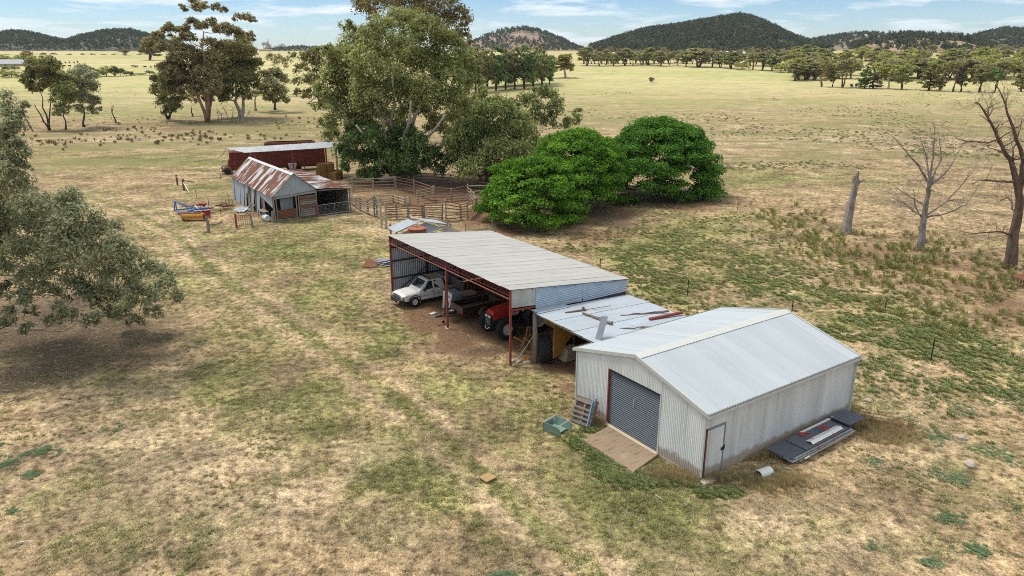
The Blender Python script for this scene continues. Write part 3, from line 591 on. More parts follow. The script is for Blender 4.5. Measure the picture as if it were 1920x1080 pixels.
# ------------------------------------------------------------------ steel shed
def build_shed():
    th_, W, L_, he, hr = .597, 7.894, 10.19, 3.0, 4.01
    S = thing('steel_shed', 'large grey corrugated steel shed with closed roller door in the right foreground', 'shed', (7.566, 25.248, 0), th_)
    D0, D1, DH = 2.387, 5.666, 2.76
    def roofz(y): return he+(hr-he)*(1-abs(y-W/2)/(W/2))-.03
    # front wall (x = 0): sheets .76 wide, cut round the door
    ys = list(np.linspace(0, D0, 4))+list(np.linspace(D0, D1, 5))[1:]+list(np.linspace(D1, W, 4))[1:]
    for a, b in zip(ys[:-1], ys[1:]):
        lo = DH if a >= D0-.01 and b <= D1+.01 else 0
        mb = MB().corr((0, a, 0), (0, 1, 0), b-a, lambda t: (0, 0, lo), lambda t: (0, 0, roofz(a+t)), (-1, 0, 0), .095, .010, 6, a)
        part('wall_sheet', mb, M['wall'], S)
    PD0, PD1, PDH = .10, 1.20, 2.2
    xs = [0, PD0, PD1]+list(np.linspace(PD1, L_, 13))[1:]
    for a, b in zip(xs[:-1], xs[1:]):
        lo = PDH if abs(a-PD0) < .01 else 0
        part('wall_sheet', MB().corr((a, 0, 0), (1, 0, 0), b-a, lambda t: (0, 0, lo), lambda t: (0, 0, he-.05), (0, -1, 0), .095, .009, 6, a), M['wallside'], S)
        if a >= PD1-.01: part('wall_sheet', MB().corr((a, W, 0), (1, 0, 0), b-a, lambda t: (0, 0, 0), lambda t: (0, 0, he-.05), (0, 1, 0), phase=a), M['wallside'], S)
    part('wall_sheet', MB().corr((0, W, 0), (1, 0, 0), PD1, lambda t: (0, 0, 0), lambda t: (0, 0, he-.05), (0, 1, 0)), M['wallside'], S)
    for a, b in zip(np.linspace(0, W, 11)[:-1], np.linspace(0, W, 11)[1:]):
        part('wall_sheet', MB().corr((L_, a, 0), (0, 1, 0), b-a, lambda t: (0, 0, 0), lambda t: (0, 0, roofz(a+t)), (1, 0, 0), phase=a), M['wallside'], S)
    # roof sheets
    xr = np.linspace(-.06, L_+.06, 15)
    for k, (a, b) in enumerate(zip(xr[:-1], xr[1:])):
        for side in (0, 1):
            ye = -.14 if side == 0 else W+.14; yc = W/2+(-.1 if side == 0 else .1); ze = he+.0-.14*(hr-he)/(W/2); zc = hr-.026
            dz = .004*(k % 2)
            mb = MB().corr((a, 0, 0), (1, 0, 0), b-a+.03, lambda t: (0, ye, ze+dz), lambda t: (0, yc, zc+dz), (0, 0, 1), .095, .016, 6, a)
            part('roof_sheet', mb, M['roof'], S)
    rc = MB(); rc.slab((-.1, W/2-.26, hr-.035), (L_+.1, W/2-.26, hr-.035), (L_+.1, W/2, hr+.045), (-.1, W/2, hr+.045), .006); rc.slab((-.1, W/2, hr+.045), (L_+.1, W/2, hr+.045), (L_+.1, W/2+.26, hr-.035), (-.1, W/2+.26, hr-.035), .006)
    part('ridge_cap', rc, M['trim'], S)
    for x in (-.085, L_+.085):
        s = 1 if x > 0 else -1
        for y0, y1, z0, z1 in ((-.14, W/2, he-.02, hr+.02), (W/2, W+.14, hr+.02, he-.02)):
            part('barge_flashing', MB().bar((x, y0, z0-.04), (x, y1, z1-.04), .05, .16), M['trim'], S)
    for y in (-.205, W+.205):
        g = MB(); z = he-.06; s = -1 if y < 0 else 1
        part('gutter_shade', MB().box(-.09, L_+.09, y-.05, y+.05, z-.098, z-.06), M['black'], S); g.box(-.1, L_+.1, y-.055, y+.055, z-.11, z-.10); g.box(-.1, L_+.1, y-.06, y-.052, z-.11, z+.005); g.box(-.1, L_+.1, y+.052, y+.06, z-.11, z+.012)  # black strip stands in for the shade inside the open gutter
        g.box(-.106, -.1, y-.06, y+.06, z-.11, z+.0); g.box(L_+.1, L_+.106, y-.06, y+.06, z-.11, z+.0)
        part('gutter', g, M['trim'], S)
    part('downpipe', MB().tube([(L_+.04, -.19, he-.16), (L_+.05, -.12, he-.4), (L_+.06, -.06, he-.6), (L_+.06, -.06, .05)], .04, 8), M['trim'], S)
    for y, x in ((-.02, -.02), (W+.02, -.02), (-.02, L_+.02), (W+.02, L_+.02)):
        part('corner_flashing', MB().box(x-.03, x+.03, y-.03, y+.03, 0, he-.12), M['trim'], S)
    # roller door: curved slats, each its own ridge in one curtain
    rd = MB(); z = .02
    pr = []
    while z < DH-.02:
        for k in range(6): pr.append((math.sin(math.pi*k/6)*.05, z+.098*k/6))
        z += .098
    n_ = len(pr)
    for d, zz in pr: rd.v += [(.10-d, D0+.06, zz), (.10-d, D1-.06, zz)]
    for i in range(n_-1): rd.f.append((2*i, 2*i+1, 2*i+3, 2*i+2))
    rdp = part('roller_door', rd, M['shutter'], S)
    part('handle', MB().box(.045, .07, (D0+D1)/2-.04, (D0+D1)/2+.04, 1.5, 1.9), M['mesh'], rdp)
    part('door_rail', MB().box(.07, .10, D0+.07, D1-.07, .0, .06), M['black'], rdp)
    part('door_jamb', MB().box(-.02, .14, D1-.055, D1+.012, 0, DH), M['redsteel'], S)
    part('door_jamb', MB().box(-.02, .14, D0-.012, D0+.055, 0, DH), M['trim'], S)
    part('door_head', MB().box(-.016, .14, D0, D1, DH-.05, DH+.02), M['black'], S)
    # personnel door
    pd = part('side_door', MB().corr((PD0+.05, -.022, 0), (1, 0, 0), PD1-PD0-.1, lambda t: (0, 0, .06), lambda t: (0, 0, PDH-.05), (0, -1, 0)), M['wallside'], S)
    fr = MB(); fr.box(PD1-.045, PD1+.012, -.05, .0, .02, PDH+.03); fr.box(PD0, PD1-.046, -.046, .0, PDH-.045, PDH+.03)
    part('door_frame', fr, M['grey'], S); part('door_frame', MB().box(PD0-.014, PD0+.045, -.052, .0, .02, PDH+.04), M['rust'], S)
    part('handle', MB().box(PD1-.16, PD1-.05, -.085, -.05, 1.02, 1.14).bar((PD1-.02, -.08, 1.05), (PD1-.02, -.08, 1.25), .04, .03), M['black'], pd)
    part('floor_slab', MB().box(-.03, L_, 0.02, W-.02, -.2, .03), M['conc'], S)
    g = np.random.default_rng(3)
    # sloping concrete apron
    ap = thing('concrete_apron', 'sloping stained concrete slab in front of the roller door', 'slab', (7.566, 25.248, 0), th_)
    apm = MB(); nx, ny = 12, 24; V = []
    for i in range(nx+1):
        for j in range(ny+1):
            x = -.03-1.86*i/nx; y = 2.29+(5.38-2.29)*j/ny
            if i == nx: y = 1.81+(5.08-1.81)*j/ny+g.normal()*.02; x += g.normal()*.02
            V.append((x-.15*(i/nx)*0, y-(.48*i/nx if i < nx else 0)*.8, .075-.05*i/nx))
    apm.v = V
    apm.f = [(i*(ny+1)+j, i*(ny+1)+j+1, (i+1)*(ny+1)+j+1, (i+1)*(ny+1)+j) for i in range(nx) for j in range(ny)]
    b = len(V); ring = [i*(ny+1) for i in range(nx+1)]+[nx*(ny+1)+j for j in range(1, ny+1)]+[i*(ny+1)+ny for i in range(nx-1, -1, -1)]
    apm.v += [(V[i][0], V[i][1], -.1) for i in ring]
    apm.f += [(ring[k], ring[k+1], b+k+1, b+k) for k in range(len(ring)-1)]
    n = NT('stained_apron_concrete', .92, 0, .1); o = n.tc.outputs['Object']
    a = n.noise(n.map(o, (1.2, 5, 1)), 1.3, 5, .65); q = n.noise(o, 20, 4, .7); w = n.noise(o, 1.2, 4)
    c = n.mix(n.ramp(q, [(.3, 0.), (.7, 1.)]), (.22, .155, .10), (.34, .255, .175)); c = n.mix(n.ramp(a, [(.52, 0.), (.68, .75)]), c, (.15, .105, .07)); c = n.mix(n.ramp(w, [(.55, 0.), (.7, .4)]), c, (.48, .40, .30))
    n.color(c); n.bump(q, .3, .01)
    part('slab', apm, n.m, ap); 
    part('threshold', MB().box(-.20, -.03, 2.36, 5.62, -.05, .085), worn('sill_concrete', (.56,.47,.34), .2, (.3,.22,.15), .4, .9), ap)
    # stepping stone by the side door corner
    single('stone_step', MB().hexa([(-.25,-.42,-.05),(.42,-.5,-.05),(.46,-.12,-.05),(-.2,-.1,-.05)], [(-.22,-.4,.09),(.38,-.46,.08),(.42,-.14,.08),(-.18,-.12,.09)]), M['stone'], 'flat pale stone at the corner below the side door', 'stone', (7.566, 25.248, 0), th_)
    return S
build_shed()
SM = (-.09, 36.547, 0); TM = .602      # machinery shed frame: X = depth, Y = along the open front
def ML(x, y, z=0):
    c, s = math.cos(TM), math.sin(TM); return Vector((SM[0]+x*c-y*s, SM[1]+x*s+y*c, z))
def build_machinery():
    LY, DX, hf, hb = 14.864, 8.4, 4.413, 3.569
    S = thing('machinery_shed', 'long open-fronted machinery shed with pale skillion roof and red steel posts', 'shed', SM, TM)
    def rz(x): return hf+(hb-hf)*x/DX
    ys = np.linspace(-.17, LY+.17, 20); g = np.random.default_rng(5)
    for a, b in zip(ys[:-1], ys[1:]):
        mb = MB(); d = g.uniform(0, .010); x0 = -.17+g.uniform(-.03, .03); x1 = DX+.1+g.uniform(-.04, .04)
        mb.corr((0, a, 0), (0, 1, 0), b-a+.05, lambda t: (x0, 0, rz(x0)+d+.012*(t/(b-a))), lambda t: (x1, 0, rz(x1)+d+.012*(t/(b-a))), (0, 0, 1), .15, .007, 4, a)
        part('roof_sheet', mb, M['oldroof'], S)
    # front truss: chords, zigzag webs
    tr = MB(); z1, z0 = hf-.07, hf-.40
    for z, w in ((z1, .05), (z0, .045)): tr.bar((0, 0, z), (0, LY, z), w, .04)
    k = 0; y = 0
    while y < LY-.01:
        y2 = min(LY, y+.2); tr.bar((0, y, z0 if k % 2 else z1), (0, y2, z1 if k % 2 else z0), .018, .018); y = y2; k += 1
    part('front_truss', tr, M['redsteel'], S)
    part('brace_rail', MB().bar((-.06, 0, z0-.16), (-.06, LY, z0-.16), .035, .05), worn('pale_red_steel', (.42, .16, .11), .2, (.2, .08, .05), .3, .6), S)
    for y in (0, 6.95, LY):
        part('post', MB().box(-.05, .05, y-.05, y+.05, 0, hf-.05), M['redsteel'], S)
    for y in (0.02, 5, 10, LY-.02):
        part('post', MB().box(DX-.08, DX+.02, y-.05, y+.05, 0, hb-.05), M['redsteel'], S)
    for x in (2.8, 5.6): part('post', MB().box(x-.05, x+.05, LY-.06, LY+.04, 0, rz(x)-.06), M['black'], S)
    for x in (1.4, 2.9, 4.4, 5.9, 7.4, 8.3): part('purlin', MB().bar((x, -.1, rz(x)-.075), (x, LY+.1, rz(x)-.075), .06, .11), M['redsteel'], S)
    for y in (0, 4.95, 9.9, LY): part('rafter', MB().bar((0, y, hf-.2), (DX, y, hb-.2), .07, .12), M['redsteel'], S)
    # back wall
    for a, b in zip(np.linspace(0, LY, 19)[:-1], np.linspace(0, LY, 19)[1:]):
        part('wall_sheet', MB().corr((DX+.05, a, 0), (0, 1, 0), b-a+.04, lambda t: (0, 0, .0), lambda t: (0, 0, hb-.07), (1, 0, 0), .076, .009, 2, a), M['endwall'], S)
    # left end wall, inside face seen, with girts and crossed braces
    for a, b in zip(np.linspace(.02, DX, 12)[:-1], np.linspace(.02, DX, 12)[1:]):
        part('wall_sheet', MB().corr((a, LY+.07, 0), (1, 0, 0), b-a+.03, lambda t: (0, 0, .03), lambda t: (0, 0, rz(a+t)-.04), (0, 1, 0), .15, .018, 6, a), M['endwall'], S)
    for z in (1.25, 2.5, 3.5): part('girt', MB().bar((0, LY-.02, z), (DX, LY-.02, z), .05, .09), M['black'], S)
    part('brace', MB().bar((.1, LY-.05, .1), (5.6, LY-.05, 3.6), .04, .04), M['black'], S); part('brace', MB().bar((.2, LY-.06, 3.9), (5.4, LY-.06, .3), .04, .04), M['black'], S)
    # right end fascia above the lean-to
    part('fascia_patch', MB().slab((.03, -.075, 3.35), (1.62, -.075, 3.22), (1.62, -.075, rz(1.6)-.05), (.03, -.075, rz(0)-.06), .01), M['patch'], S, label='flat stained sheet at the front corner')
    for i, (x0, x1, zb) in enumerate(((1.62, 5.0, 2.98), (4.98, DX+.03, 2.78))):
        mb = MB(); o = -.085-.012*i
        mb.corr((0, o, zb), (0, 0, 1), rz(x0)-.05-zb, lambda t: (x0, 0, 0), lambda t: (min(x1, DX+.03) if True else x1, 0, -min(0, 0)), (0, -1, 0), .105, .016, 6)
        # slope the top edge by trimming points above the roof line
        mb.v = [(x, y, min(z, rz(x)-.045)) for x, y, z in mb.v]
        part('fascia_sheet', mb, M['blue'], S)
    part('fascia_sheet', MB().slab((1.62, -.12, 2.97), (4.9, -.13, 2.82), (4.9, -.10, 3.05), (1.62, -.10, 3.12), .004), M['blue'], S)
    part('beam', MB().bar((.05, 0, 3.18), (DX, 0, 2.75), .06, .10), M['redsteel'], S); part('brace', MB().bar((1.0, -.04, 3.2), (3.4, -.9, 1.9), .04, .05), M['redsteel'], S)
    part('post', MB().box(3.5, 3.6, -.05, .05, 0, 2.9), M['redsteel'], S)
    part('footing', MB().tube([(0, 6.95, -.1), (0, 6.95, .03)], .17, 10), M['stone'], S)
build_machinery()
def build_leanto():
    S = thing('lean_to', 'low lean-to with flat galvanised sheets between the machinery shed and the steel shed', 'lean-to', SM, TM)
    C = [(1.2, -.32, 3.0), (8.1, -.48, 2.72), (8.1, -5.6, 2.72), (1.05, -5.7, 2.98)]
    def P(u, v, dz=0):   # u along depth, v toward the steel shed
        a = Vector(C[0]).lerp(Vector(C[1]), u); b = Vector(C[3]).lerp(Vector(C[2]), u); q = a.lerp(b, v); q.z += dz; return q
    ed = [0, .16, .33, .49, .66, .83, 1.0]; g = np.random.default_rng(9)
    for i in range(6):
        for j, (u0, u1) in enumerate(((0, .48), (.47, 1.0))):
            v0, v1 = ed[i], ed[i+1]+(.012 if i < 5 else 0); d = .012*(i % 2)+.006*j; w = g.uniform(-.008, .008, 4)
            part('roof_sheet', MB().slab(P(u0+w[0], v0, d), P(u0+w[1], v1, d+.006), P(u1+w[2], v1, d+.006), P(u1+w[3], v0, d), .004), M['flat'], S)
    part('roof_sheet', MB().slab(P(.0, -.02, .05), P(.02, .10, .035), P(.34, .07, .03), P(.34, -.03, .055), .004), M['flat'], S)
    for u in (.02, .33, .66, .97): part('rafter', MB().bar(P(u, 0, -.09), P(u, 1, -.09), .07, .12), M['timber'], S)
    for v in (.05, .5, .95): part('purlin', MB().bar(P(0, v, -.03), P(1, v, -.03), .05, .05), M['timber'], S)
    part('post', MB().tube([(1.33, -.48, -.1), (1.33, -.47, 1.4), (1.34, -.42, 2.86)], [.155, .14, .125], 10), M['timberV'], S, True, label='thick round grey timber post')
    part('post', MB().tube([(3.56, -1.1, -.1), (3.56, -1.12, 2.8)], .07, 8), M['redsteel'], S, label='rusty red pipe post')
    part('post', MB().tube([(1.5, -5.4, -.1), (1.5, -5.4, 2.85)], .08, 8), M['timberV'], S); part('post', MB().tube([(7.9, -5.2, -.1), (7.9, -5.2, 2.65)], .08, 8), M['timberV'], S)
    part('post', MB().tube([(7.9, -.7, -.1), (7.9, -.7, 2.65)], .08, 8), M['timberV'], S)
    part('brace', MB().bar((1.35, -.5, 1.8), (-.05, -.3, .06), .035, .035), M['pale'], S)
    for a, b in zip(np.linspace(-.6, -5.6, 8)[:-1], np.linspace(-.6, -5.6, 8)[1:]):
        part('wall_sheet', MB().corr((8.15, b, 0), (0, 1, 0), a-b+.03, lambda t: (0, 0, 0), lambda t: (0, 0, 2.6), (1, 0, 0), .15, .018, 4), M['endwall'], S)
    # loose things lying on the roof
    def onroof(name, label, cat, a, b, mk, mat, **k):
        A = ML(a[0], a[1]); B = ML(b[0], b[1]); z = 2.99-.038*(((a[0]+b[0])/2)-1.2)+.02; d = (B-A); L_ = d.length
        single(name, mk(L_), mat, label, cat, (A.x, A.y, z), math.atan2(d.y, d.x), **k)
    onroof('plank', 'short brown plank with a knob lying on the lean-to roof near the corrugated fascia', 'plank', (2.62, -1.45), (3.9, -1.66), lambda L_: MB().box(0, L_, -.05, .05, .0, .07).box(L_-.22, L_-.12, -.05, .05, .07, .20).box(L_-.2, L_+1.6, -.012, .012, .01, .035), M['timberR'])
    def logm(r, seed, hol=False):
        def f(L_):
            g = np.random.default_rng(seed); m = MB(); pts = [(L_*i/7, g.normal()*.05, r*.8+g.normal()*.01) for i in range(8)]
            m.tube(pts, [r*g.uniform(.6, 1.2) for _ in range(8)], 7); return m
        return f
    onroof('log', 'gnarled split log lying across the lean-to roof behind the leaning strip', 'log', (3.33, -2.05), (3.6, -4.15), logm(.085, 1), M['log'])
    onroof('log', 'long thin grey log on the far part of the lean-to roof', 'log', (5.0, -3.28), (7.7, -4.2), lambda L_: logm(.055, 2)(L_), M['log'])
    onroof('log', 'short thin stick nearest the steel shed gutter on the lean-to roof', 'log', (3.5, -4.85), (5.05, -5.5), logm(.042, 3), M['log'])
    onroof('rusty_pipe', 'thick rusty red pipe overhanging the far edge of the lean-to roof', 'pipe', (5.85, -4.58), (8.05, -4.85), lambda L_: MB().tube([(0, 0, .09), (L_, 0, .09)], .085, 12), M['redsteel'], smooth=False)
    A = at(1117, 655, 2.6); B = at(1134, 593, 3.95)
    m = MB(); d = (B-A); ax = Vector((.75, -.55, .15)).normalized(); ax = (ax-d.normalized()*ax.dot(d.normalized())).normalized()
    m.corr(-ax*.19, ax, .38, lambda t: (0, 0, 0), lambda t: tuple(d), d.cross(ax), .095, .014, 5)
    single('metal_strip', m, M['grey'], 'narrow corrugated strip standing up against the edge of the lean-to roof', 'metal strip', A)
build_leanto()
# ------------------------------------------------------------------ old hut
def build_hut():
    th_ = .607; W, L_, he, hr, her, Wl, hl = 4.55, 15.6, 2.75, 4.8, 3.06, 3.95, 2.78
    S = thing('old_hut', 'ramshackle hut with rust striped gable roof and open side shelter', 'hut', (-24.49, 73.036, 0), th_)
    g = np.random.default_rng(11)
    ys = np.linspace(-.3, L_, 21)
    for i, (a, b) in enumerate(zip(ys[:-1], ys[1:])):
        d = .012*(i % 2)
        for x0, z0, x1, z1 in ((-.22, he-.17, W/2-.02, hr), (W/2+.02, hr, W+.0, her), (W-.06, her-.02, W+Wl, hl)):
            e = g.uniform(-.05, .05)
            part('roof_sheet', MB().corr((0, a, 0), (0, 1, 0), b-a+.05, lambda t: (x0+(e if x0 < 0 else 0), 0, z0+d), lambda t: (x1+(e if x0 > 3 else 0), 0, z1+d), (0, 0, 1), .15, .016, 4), M['rustroof'], S)
    part('ridge_cap', MB().slab((W/2-.22, -.32, hr-.14), (W/2, -.32, hr+.045), (W/2, L_, hr+.045), (W/2-.22, L_, hr-.14), .005).slab((W/2, -.32, hr+.045), (W/2+.2, -.32, hr-.08), (W/2+.2, L_, hr-.08), (W/2, L_, hr+.045), .005), galv('ridge_zinc', (.62,.63,.63), .5, .15), S)
    # white zinc border sheets at the eave and verge
    def gz(x): return he-.17+(hr-he+.17)*(x+.22)/(W/2+.2) if x < W/2 else hr-(hr-her)*(x-W/2)/(W/2)
    # gable sheets
    xs = [-.02, .72, 1.42, 1.9, 2.5, 3.1, 3.85, W]
    for i, (a, b) in enumerate(zip(xs[:-1], xs[1:])):
        part('gable_sheet', MB().slab((a, -.03-.01*(i % 2), 2.32+.07*i*.6+g.uniform(-.05, .05)), (b, -.03-.01*(i % 2), 2.34+.07*i*.6), (b, -.03-.01*(i % 2), gz(b)-.03), (a, -.03-.01*(i % 2), gz(a)-.03), .006), M['hutsheet'], S)
        if i == 2: pass
    # apex fill
    part('gable_sheet', MB().add([(1.9, -.055, gz(1.9)-.05), (2.62, -.055, gz(2.62)-.05), (W/2, -.055, hr-.06)], [(0, 1, 2)]), M['hutsheet'], S)
    # posts
    for x, y, h, r in ((.02, .0, 2.6, .13), (.30, -.05, 2.5, .07), (2.38, 0, 2.6, .07), (2.66, -.02, 2.6, .08), (W-.02, 0, 2.75, .08), (W+Wl-.15, 0, 2.7, .10), (W+Wl-.15, 5, 2.65, .1), (W+Wl-.15, 10, 2.6, .1), (W+Wl-.15, L_-.3, 2.6, .1)):
        part('post', MB().tube([(x, y, -.1), (x+g.normal()*.03, y, h*.5), (x+g.normal()*.03, y, h)], [r, r*.9, r*.85], 7), M['timberV'], S)
    part('post', MB().tube([(-.28, -.25, -.1), (-.2, -.2, 1.15)], [.17, .12], 7), M['timberV'], S, label='short leaning stump post')
    part('gatepost', MB().box(W-.16, W-.04, -.16, -.06, 0, 1.25), M['redsteel'], S)
    # rusty sheet in the left bay, pale sheet behind, sill
    part('half_door', MB().corr((.42, -.02, .22), (0, 0, 1), .95, lambda t: (0, 0, 0), lambda t: (1.95, 0, 0), (0, -1, 0), .15, .016, 4), M['rust'], S)
    part('inner_sheet', MB().corr((1.0, .9, .8), (1, 0, 0), 1.35, lambda t: (0, 0, 0), lambda t: (0, 0, 1.6), (0, -1, 0), .15, .016, 4), M['hutsheet'], S)
    part('sill', MB().box(.2, 2.5, -.12, .08, .02, .16), M['timber'], S)
    # horizontal split slabs
    z = .06
    while z < 2.28:
        h = g.uniform(.10, .2); m = MB().hexa([(2.78, -.06-g.uniform(0, .04), z), (W-.08, -.06-g.uniform(0, .04), z+g.normal()*.02), (W-.08, .05, z), (2.78, .05, z)], [(2.78, -.04, z+h*.9), (W-.08, -.04, z+h*.9+g.normal()*.015), (W-.08, .05, z+h*.9), (2.78, .05, z+h*.9)])
        part('split_log', m, M['timberR' if g.random() < .6 else 'timber'], S); z += h+.03
    # left wall: mismatched sheets and boards, gaps, leaning pieces
    y = L_-.1; pieces = []
    while y > 10.2: w = .78; pieces.append((y-w, y, he-.25, 'hutsheet', 0)); y -= w*.93
    pieces += [(9.4, 10.1, 1.3, 'timberR', 1.2), (8.6, 9.3, 2.3, 'timberV', 0), (7.3, 8.1, 2.4, 'timberV', 0), (6.6, 7.35, 2.45, 'hutsheet', 0), (5.2, 5.9, 2.3, 'timberV', 0), (4.3, 5.3, 2.5, 'hutsheet', 0), (2.9, 3.6, 2.2, 'timberV', 0)]
    for a, b, h, mt, z0 in pieces:
        lean = g.uniform(-.05, .28) if mt == 'hutsheet' else g.uniform(-.03, .03)
        part('wall_sheet' if mt == 'hutsheet' else 'wall_board', MB().slab((-.05-lean, b, z0), (-.05-lean, a, z0), (-.02, a+g.normal()*.05, h), (-.02, b+g.normal()*.05, h), .03), M[mt], S)
    part('hanging_sheet', MB().slab((-.10, 4.9, 2.25), (-.12, -.1, 1.45), (-.06, -.12, 2.62), (-.06, 6.0, 2.62), .006), M['hutsheet'], S)
    part('hanging_sheet', MB().slab((-.12, 9.7, 1.75), (-.14, 8.8, 1.62), (-.06, 8.7, 2.6), (-.06, 10.2, 2.6), .006), M['hutsheet'], S)
    for yy in (3.8, 6.2, 8.4, 10.3): part('post', MB().tube([(0, yy, -.1), (0, yy, 2.6)], [.12, .10], 7), M['timberV'], S)
    # inner dividing wall, back wall, lean-to side boards
    for a in np.arange(0.1, L_-.4, .42):
        part('wall_board', MB().box(W-.03, W+.03, a, a+.38, 0, 2.9), M['timberV'], S)
        if a > .3: part('wall_board', MB().box(W+Wl-.2, W+Wl-.14, a, a+.38, 0, 2.55+g.uniform(-.1, .05)), M['timberV'], S)
    for a in np.arange(0, W+Wl-.3, .5): part('wall_board', MB().box(a, a+.46, L_-.12, L_-.06, 0, 2.72), M['timberV'], S)
    part('beam', MB().bar((W, -.02, 2.78), (W+Wl-.05, -.02, 2.66), .1, .12), M['timber'], S); part('beam', MB().bar((0, -.02, 2.5), (W, -.02, 2.8), .08, .1), M['timber'], S); part('beam', MB().bar((0, 0, 2.5), (0, L_, 2.5), .1, .1), M['timber'], S)
    # side shelter gate of pipe and mesh
    G = part('gate', MB().tube([(W+.12, -.1, .12), (W+.12, -.1, 1.2), (W+Wl-.25, -.1, 1.28), (W+Wl-.25, -.1, .2), (W+.12, -.1, .12)], .028, 6).tube([(W+1.95, -.1, .15), (W+1.95, -.1, 1.24)], .022, 6), M['mesh'], S)
    m = MB()
    for i in range(24): x = W+.2+i*.145; m.bar((x, -.1, .15), (x, -.1, 1.22), .006, .006)
    for i in range(8): m.bar((W+.12, -.1, .2+i*.14), (W+Wl-.25, -.1, .26+i*.14), .006, .006)
    part('wire_mesh', m, M['mesh'], G)
    part('dirt_floor', MB().box(.1, W+Wl-.25, .15, L_-.15, -.1, .035), M['soil'], S)
    # tank drum, bench, rubbish beside the left wall: things of their own
    def hw(x, y, z=0): return Vector((-24.49+x*math.cos(th_)-y*math.sin(th_), 73.036+x*math.sin(th_)+y*math.cos(th_), z))
    single('white_drum', MB().lathe([(0, 0), (.30, 0), (.31, .02), (.31, .5), (.325, .51), (.31, .53), (.31, 1.02), (.30, 1.05), (0, 1.05)], 20, (0, 0, .31), 'Y'), M['plastic'], 'white drum lying on its side at the front left corner of the old hut', 'drum', hw(-.55, .5), th_, smooth=False)
    b = thing('workbench', 'rough timber bench against the left wall of the old hut', 'bench', hw(-.45, 2.2), th_)
    part('bench_top', MB().box(-.35, .3, -.9, .9, .82, .88), M['timber'], b)
    for x in (-.3, .24):
        for y in (-.8, .8): part('leg', MB().box(x-.04, x+.04, y-.04, y+.04, 0, .82), M['timberV'], b)
    part('shelf', MB().box(-.3, .25, -.78, .78, .35, .38), M['timber'], b)
    single('fallen_sheet', MB().slab((-.9, -.6, .05), (.7, -.4, .12), (.8, .5, .35), (-.7, .5, .3), .01).slab((-.5, -.8, .06), (.5, -.9, .4), (.6, -.5, .5), (-.5, -.4, .12), .01), M['hutsheet'], 'crumpled fallen zinc sheet beside the left wall of the old hut', 'metal sheet', hw(-1.3, 7.6), th_+.5)
    for i, (x, y, dx, dz) in enumerate(((-1.2, 6.0, 1.2, .9), (-1.0, 7.0, .9, 1.0))):
        single('leaning_timber', MB().bar((0, 0, .02), (dx, .2, dz), .14, .08), M['timberV'], ['broken grey beam propped beside the fallen zinc sheet at the hut', 'second broken beam crossing behind the fallen zinc sheet at the hut'][i], 'timber', hw(x, y), th_)
    bd = thing('timber_pile', 'low pile of rusty posts and planks left of the old hut', 'timber pile', hw(-2.6, 9.6), th_)
    for i in range(9): a = Vector(g.normal(size=3))*.4; part('plank', MB().bar((a.x-.5, a.y, .08+.07*i), (a.x+.7+g.normal()*.2, a.y+g.normal()*.4, .10+.07*i), .12, .06), M['timberR' if i % 2 else 'rust'], bd)
    for i in range(4): part('stake', MB().bar((-.2+i*.35, -.6, 0), (-.3+i*.35, -.5, 1.2+g.normal()*.1), .06, .06), M['timberV'], bd)
    # grid gate of rusty bars in front of the hut
    q = thing('bar_grate', 'rusty upright grate of iron bars with a red post in front of the old hut', 'grate', at(444, 428), .35)
    part('post', MB().box(-.1, .1, -.08, .08, -.05, 1.45), M['redsteel'], q)
    for i in range(6): part('bar', MB().bar((.28+i*.2, 0, 0), (.24+i*.2, 0, 1.35), .035, .035), M['rust'], q)
    part('post', MB().tube([(1.5, 0, -.05), (1.38, 0, 1.4)], [.12, .09], 7), M['timberV'], q)
    for z in (.3, 1.25): part('rail', MB().bar((.1, 0, z), (1.45, 0, z), .04, .04), M['rust'], q)
    part('brace', MB().bar((0, 0, .8), (-.75, -.5, .0), .05, .05), M['timberV'], q); part('rail', MB().bar((1.5, 0, .10), (5.0, -.4, .22), .05, .05), M['timberV'], q)
build_hut()
